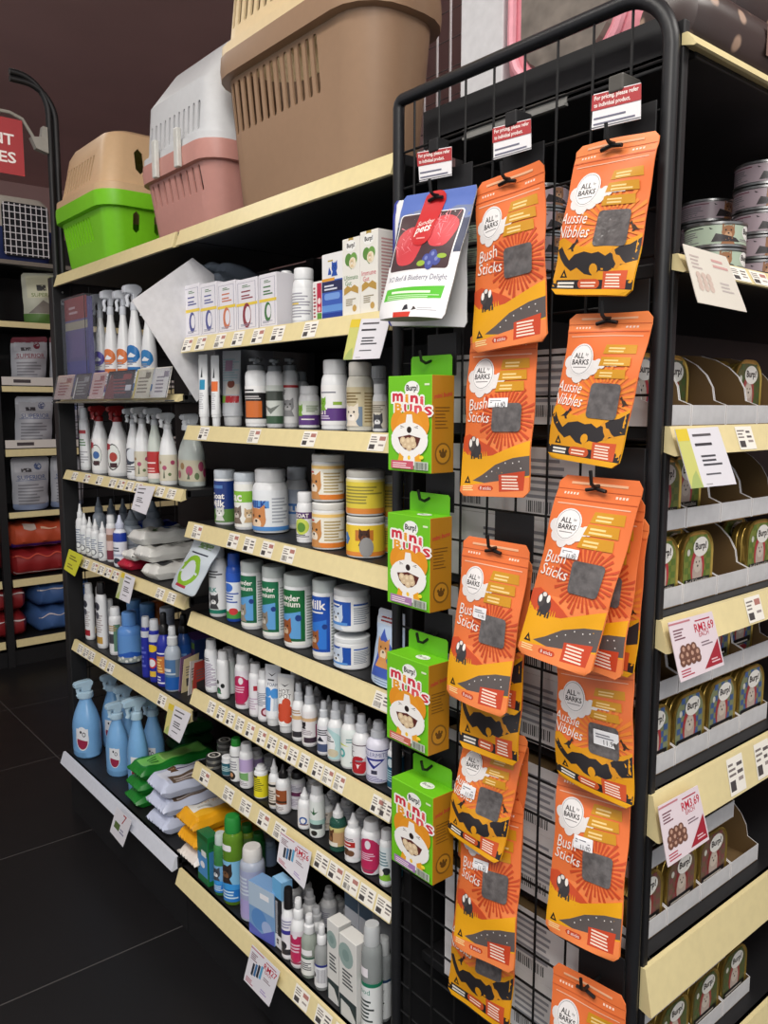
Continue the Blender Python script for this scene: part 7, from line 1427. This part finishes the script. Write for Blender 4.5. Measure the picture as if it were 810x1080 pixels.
# ================================================================ goods on the far shelves
def gx(px, Y, z): return x_at(px, Y, z)
Yb = 5.0
def bag(label, px, fat, cols, ops, Y=Yb, name='pet_food_bag', W=None):
    P = [onY(*p, Y) for p in px]; q = Quad(*P, fat=fat, base=1.0, rad=.05, seed=len(label), wob=.004); a = Art(q.W, q.H); m = mk_art(q.W, q.H, None, ops); a.items = m.items
    return pouch(name, label, q, a, cols, None, None, 'bag')
SIL = (176, 178, 186)
def sup(c, dog): return [('r', .08, .72, .94, .9, tuple(min(255, v+14) for v in SIL)), ('r', .24, .72, .5, .79, (70, 66, 72)), ('t', 'SUPERIOR', .5, .62, .76, c, .01), ('l', .12, .1, .88, .52, 7, (130, 130, 138)), ('e', .68, .82, .1, .1, c), ('r', .08, .56, .92, .57, c)]
def seat(px, z):    # bottom corners forced down on the shelf
    y = proj((onY(*px[2], Yb).x, Yb, z+.004))[1]; y2 = proj((onY(*px[3], Yb).x, Yb, z+.004))[1]
    return (px[0], px[1], (px[2][0], y), (px[3][0], y2))
bag('white and green bag lettered SUPERIOR on the top far shelf', seat(((22, 288), (62, 288), (60, 336), (26, 336)), SZ['b1']), .05, [(0, (90, 130, 60)), (.18, (196, 198, 180))], [('r', .1, .5, .95, .95, (208, 208, 180)), ('r', .35, .64, .6, .76, (60, 60, 60)), ('t', 'SUPERIOR', .55, .56, .7, (110, 130, 60), .01), ('p', [(.1, .2), (.5, .46), (.95, .3), (.8, .2)], (130, 124, 116)), ('e', .78, .86, .1, .1, (150, 170, 90))])
bag('white and maroon bag lettered SUPERIOR on the second far shelf', seat(((11, 356), (50, 355), (48, 400), (12, 400)), SZ['b2']), .05, [(0, SIL), (.88, (130, 56, 70))], sup((130, 50, 66), 0))
bag('white and maroon bag at the right end of the second far shelf', seat(((52, 355), (84, 355), (84, 400), (53, 400)), SZ['b2']), .05, [(0, SIL), (.88, (130, 56, 70))], sup((130, 50, 66), 0))
bag('silver and blue bag lettered SUPERIOR on the third far shelf', seat(((16, 418), (56, 418), (54, 466), (16, 466)), SZ['b3']), .05, [(0, SIL), (.86, (206, 210, 220))], sup((90, 100, 140), 0))
bag('silver bag at the right end of the third far shelf', seat(((58, 420), (88, 420), (88, 466), (59, 466)), SZ['b3']), .05, [(0, (150, 130, 176)), (.2, SIL)], sup((90, 100, 140), 0))
bag('silver and blue bag lettered SUPERIOR on the fourth far shelf', seat(((11, 483), (51, 481), (51, 532), (14, 534)), SZ['b4']), .055, [(0, (126, 140, 170)), (.12, SIL)], sup((80, 96, 140), 0))
bag('silver bag at the right end of the fourth far shelf', seat(((53, 481), (88, 481), (88, 530), (54, 532)), SZ['b4']), .055, [(0, (126, 140, 170)), (.12, SIL)], sup((80, 96, 140), 0))
def flatbag(label, X0, X1, z, h, c, ops, seed, Y0=4.945, d=.38):
    root = thing('pet_food_bag', label, 'bag', ((X0+X1)/2, Y0+d/2, z)); W = X1-X0; n, m = 26, 22; rnd = random.Random(seed); ph = [rnd.random()*6 for _ in range(5)]; bm = NB(); lay = inklayer(bm)
    def P(th, u, off=0):          # u along x, th round the section (y, z)
        e = min(u, 1-u); f = max(.15, min(1, e/.1))**.45; cy_, sz_ = math.cos(th), math.sin(th)
        y = math.copysign(abs(cy_)**.55, cy_)*(d/2*f+off); zz = math.copysign(abs(sz_)**.6, sz_)*(h/2*f+off)
        w = .006*math.sin(7*u*3+3*th+ph[0])+.004*math.sin(19*u-5*th+ph[1])
        return (W*(u-.5), y+w*.6, max(.0004, h/2+zz+(w if sz_ > 0 else 0)))
    rg = [[bm.verts.new(P(2*PI*j/m, i/n)) for j in range(m)] for i in range(n+1)]
    for i in range(n):
        for j in range(m): paint(bm, lay, [bm.faces.new((rg[i][j], rg[i][(j+1) % m], rg[i+1][(j+1) % m], rg[i+1][j]))], c)
    for r_ in (rg[0][::-1], rg[-1]): paint(bm, lay, [bm.faces.new(r_)], c)
    bmesh.ops.recalc_face_normals(bm, faces=bm.faces)
    a = mk_art(W*.86, h, None, ops)
    def mp(x, y, o): p = P(PI+ (1-y/h)*PI*.9+.05*PI if False else PI-(y/h-.5)*PI*.8, .07+x/W, .003+o); return p
    a.put(bm, mp, lay, .002, .0006, maxl=W/24); obj('film_bag', bm, FOIL, root, True); return root
for (X0, X1, tag_) in ((1.315, 1.68, 'stack right of the post'), (.93, 1.26, 'stack left of the post')):
    z = SZ['b5']
    flatbag('orange and violet topped red bag, upper one of the '+tag_, X0, X1, z+.17, .145, (206, 88, 56), [('r', 0, .08, 1, .32, (70, 40, 130)), ('r', .2, .62, .42, .86, (216, 200, 190)), ('l', .1, .12, .9, .26, 1, (190, 150, 200)), ('l', .5, .6, .8, .7, 1, (240, 190, 160))], int(X0*100))
    flatbag('deep red bag, lower one of the '+tag_, X0, X1, z+.0005, .155, (150, 36, 38), [('r', 0, .62, 1, .66, (206, 80, 60)), ('r', 0, .3, 1, .33, (226, 200, 196))], int(X0*100)+3)
z = SZ['b6']
for (X0, X1, c, nm) in ((1.02, 1.42, (140, 34, 38), 'crimson'), (1.44, 1.8, (70, 104, 160), 'blue')):
    for i in range(2):
        flatbag('%s bag with a pale line, %s of two on the lowest far shelf' % (nm, ('lower', 'upper')[i]), X0, X1, z+.0005+.158*i, .142, c, [('r', 0, .6, 1, .63, (216, 206, 206)), ('r', .2, .2, .9, .22, tuple(min(255, v+26) for v in c))], 7+i+int(X0*10))
# navy carrier with a wire door
cr = thing('pet_carrier', 'navy pet carrier with a grey top and white wire door on the far shelving', 'pet carrier', (1.43, 5.15, SZ['b0']+.0003))
NV = mat('navy_plastic', (38, 52, 104), .45); GP = mat('warm_grey_plastic', (176, 170, 160), .5)
bm = NB(); loft(bm, [outline(.40, .36, .05, 0), outline(.42, .38, .055, .02), outline(.46, .41, .055, .17), outline(.47, .42, .055, .185)]); obj('tub', bm, NV, cr, True)
bm = NB(); loft(bm, [outline(.47, .42, .055, .1855), outline(.47, .42, .055, .2), outline(.43, .39, .055, .33), outline(.38, .34, .05, .36)]); obj('top', bm, GP, cr, True)
bm = NB(); prism(bm, rrect(.25, .29, .03, 4, .07, .175), -.2165, -.2125, 'y'); dr = obj('door_shade_slab', bm, mat('painted_recess_shade', (18, 18, 24), .8), cr)  # solid dark slab, its colour stands in for the shade inside the doorway
bm = NB()
for k in range(9): tube(bm, [(-.045+.029*k, -.22, .035), (-.045+.029*k, -.22, .315)], .0028, 6)
for k in range(8): tube(bm, [(-.05, -.217, .045+.037*k), (.192, -.217, .045+.037*k)], .0028, 6)
obj('wire_door', bm, WW, cr, True)
# ================================================================ camera and light
cam = bpy.data.cameras.new('camera'); co = bpy.data.objects.new('camera', cam); C.objects.link(co)
cam.sensor_fit = 'VERTICAL'; cam.sensor_height = 36; cam.lens = FPX/1080*36; cam.clip_start = .01
co.matrix_world = Matrix(((CR.x, -CD.x, -CF.x, 0), (CR.y, -CD.y, -CF.y, 0), (CR.z, -CD.z, -CF.z, EYE), (0, 0, 0, 1)))
bpy.context.scene.camera = co
def area(name, loc, sx, sy, e, colr=(1, .96, .9), rot=(0, 0, 0)):
    l = bpy.data.lights.new(name, 'AREA'); l.shape = 'RECTANGLE'; l.size = sx; l.size_y = sy; l.energy = e; l.color = colr
    o = bpy.data.objects.new(name, l); C.objects.link(o); o.location = loc; o.rotation_euler = rot
    return o
area('aisle_ceiling_light', (-.3, 1.0, 3.3), .5, 2.2, 48, rot=(0, R(16), 0))
area('front_left_fill_light', (-.9, -.9, 3.1), 1.4, 1.8, 110, rot=(R(25), R(25), 0))  # unseen broad light from the front left, for even frontal light on the shelves
area('end_aisle_ceiling_light', (1.7, -.7, 3.3), 1.6, .5, 30, rot=(R(20), 0, 0))
area('far_ceiling_light', (.6, 4.0, 3.4), 1.2, .4, 9)
w = bpy.data.worlds.new('world'); bpy.context.scene.world = w; w.use_nodes = True
w.node_tree.nodes['Background'].inputs['Color'].default_value = (.95, .97, 1, 1); w.node_tree.nodes['Background'].inputs['Strength'].default_value = .55
vs = bpy.context.scene.view_settings; vs.view_transform = 'Standard'; vs.look = 'None'; vs.gamma = 1; vs.use_curve_mapping = False; vs.exposure = .25
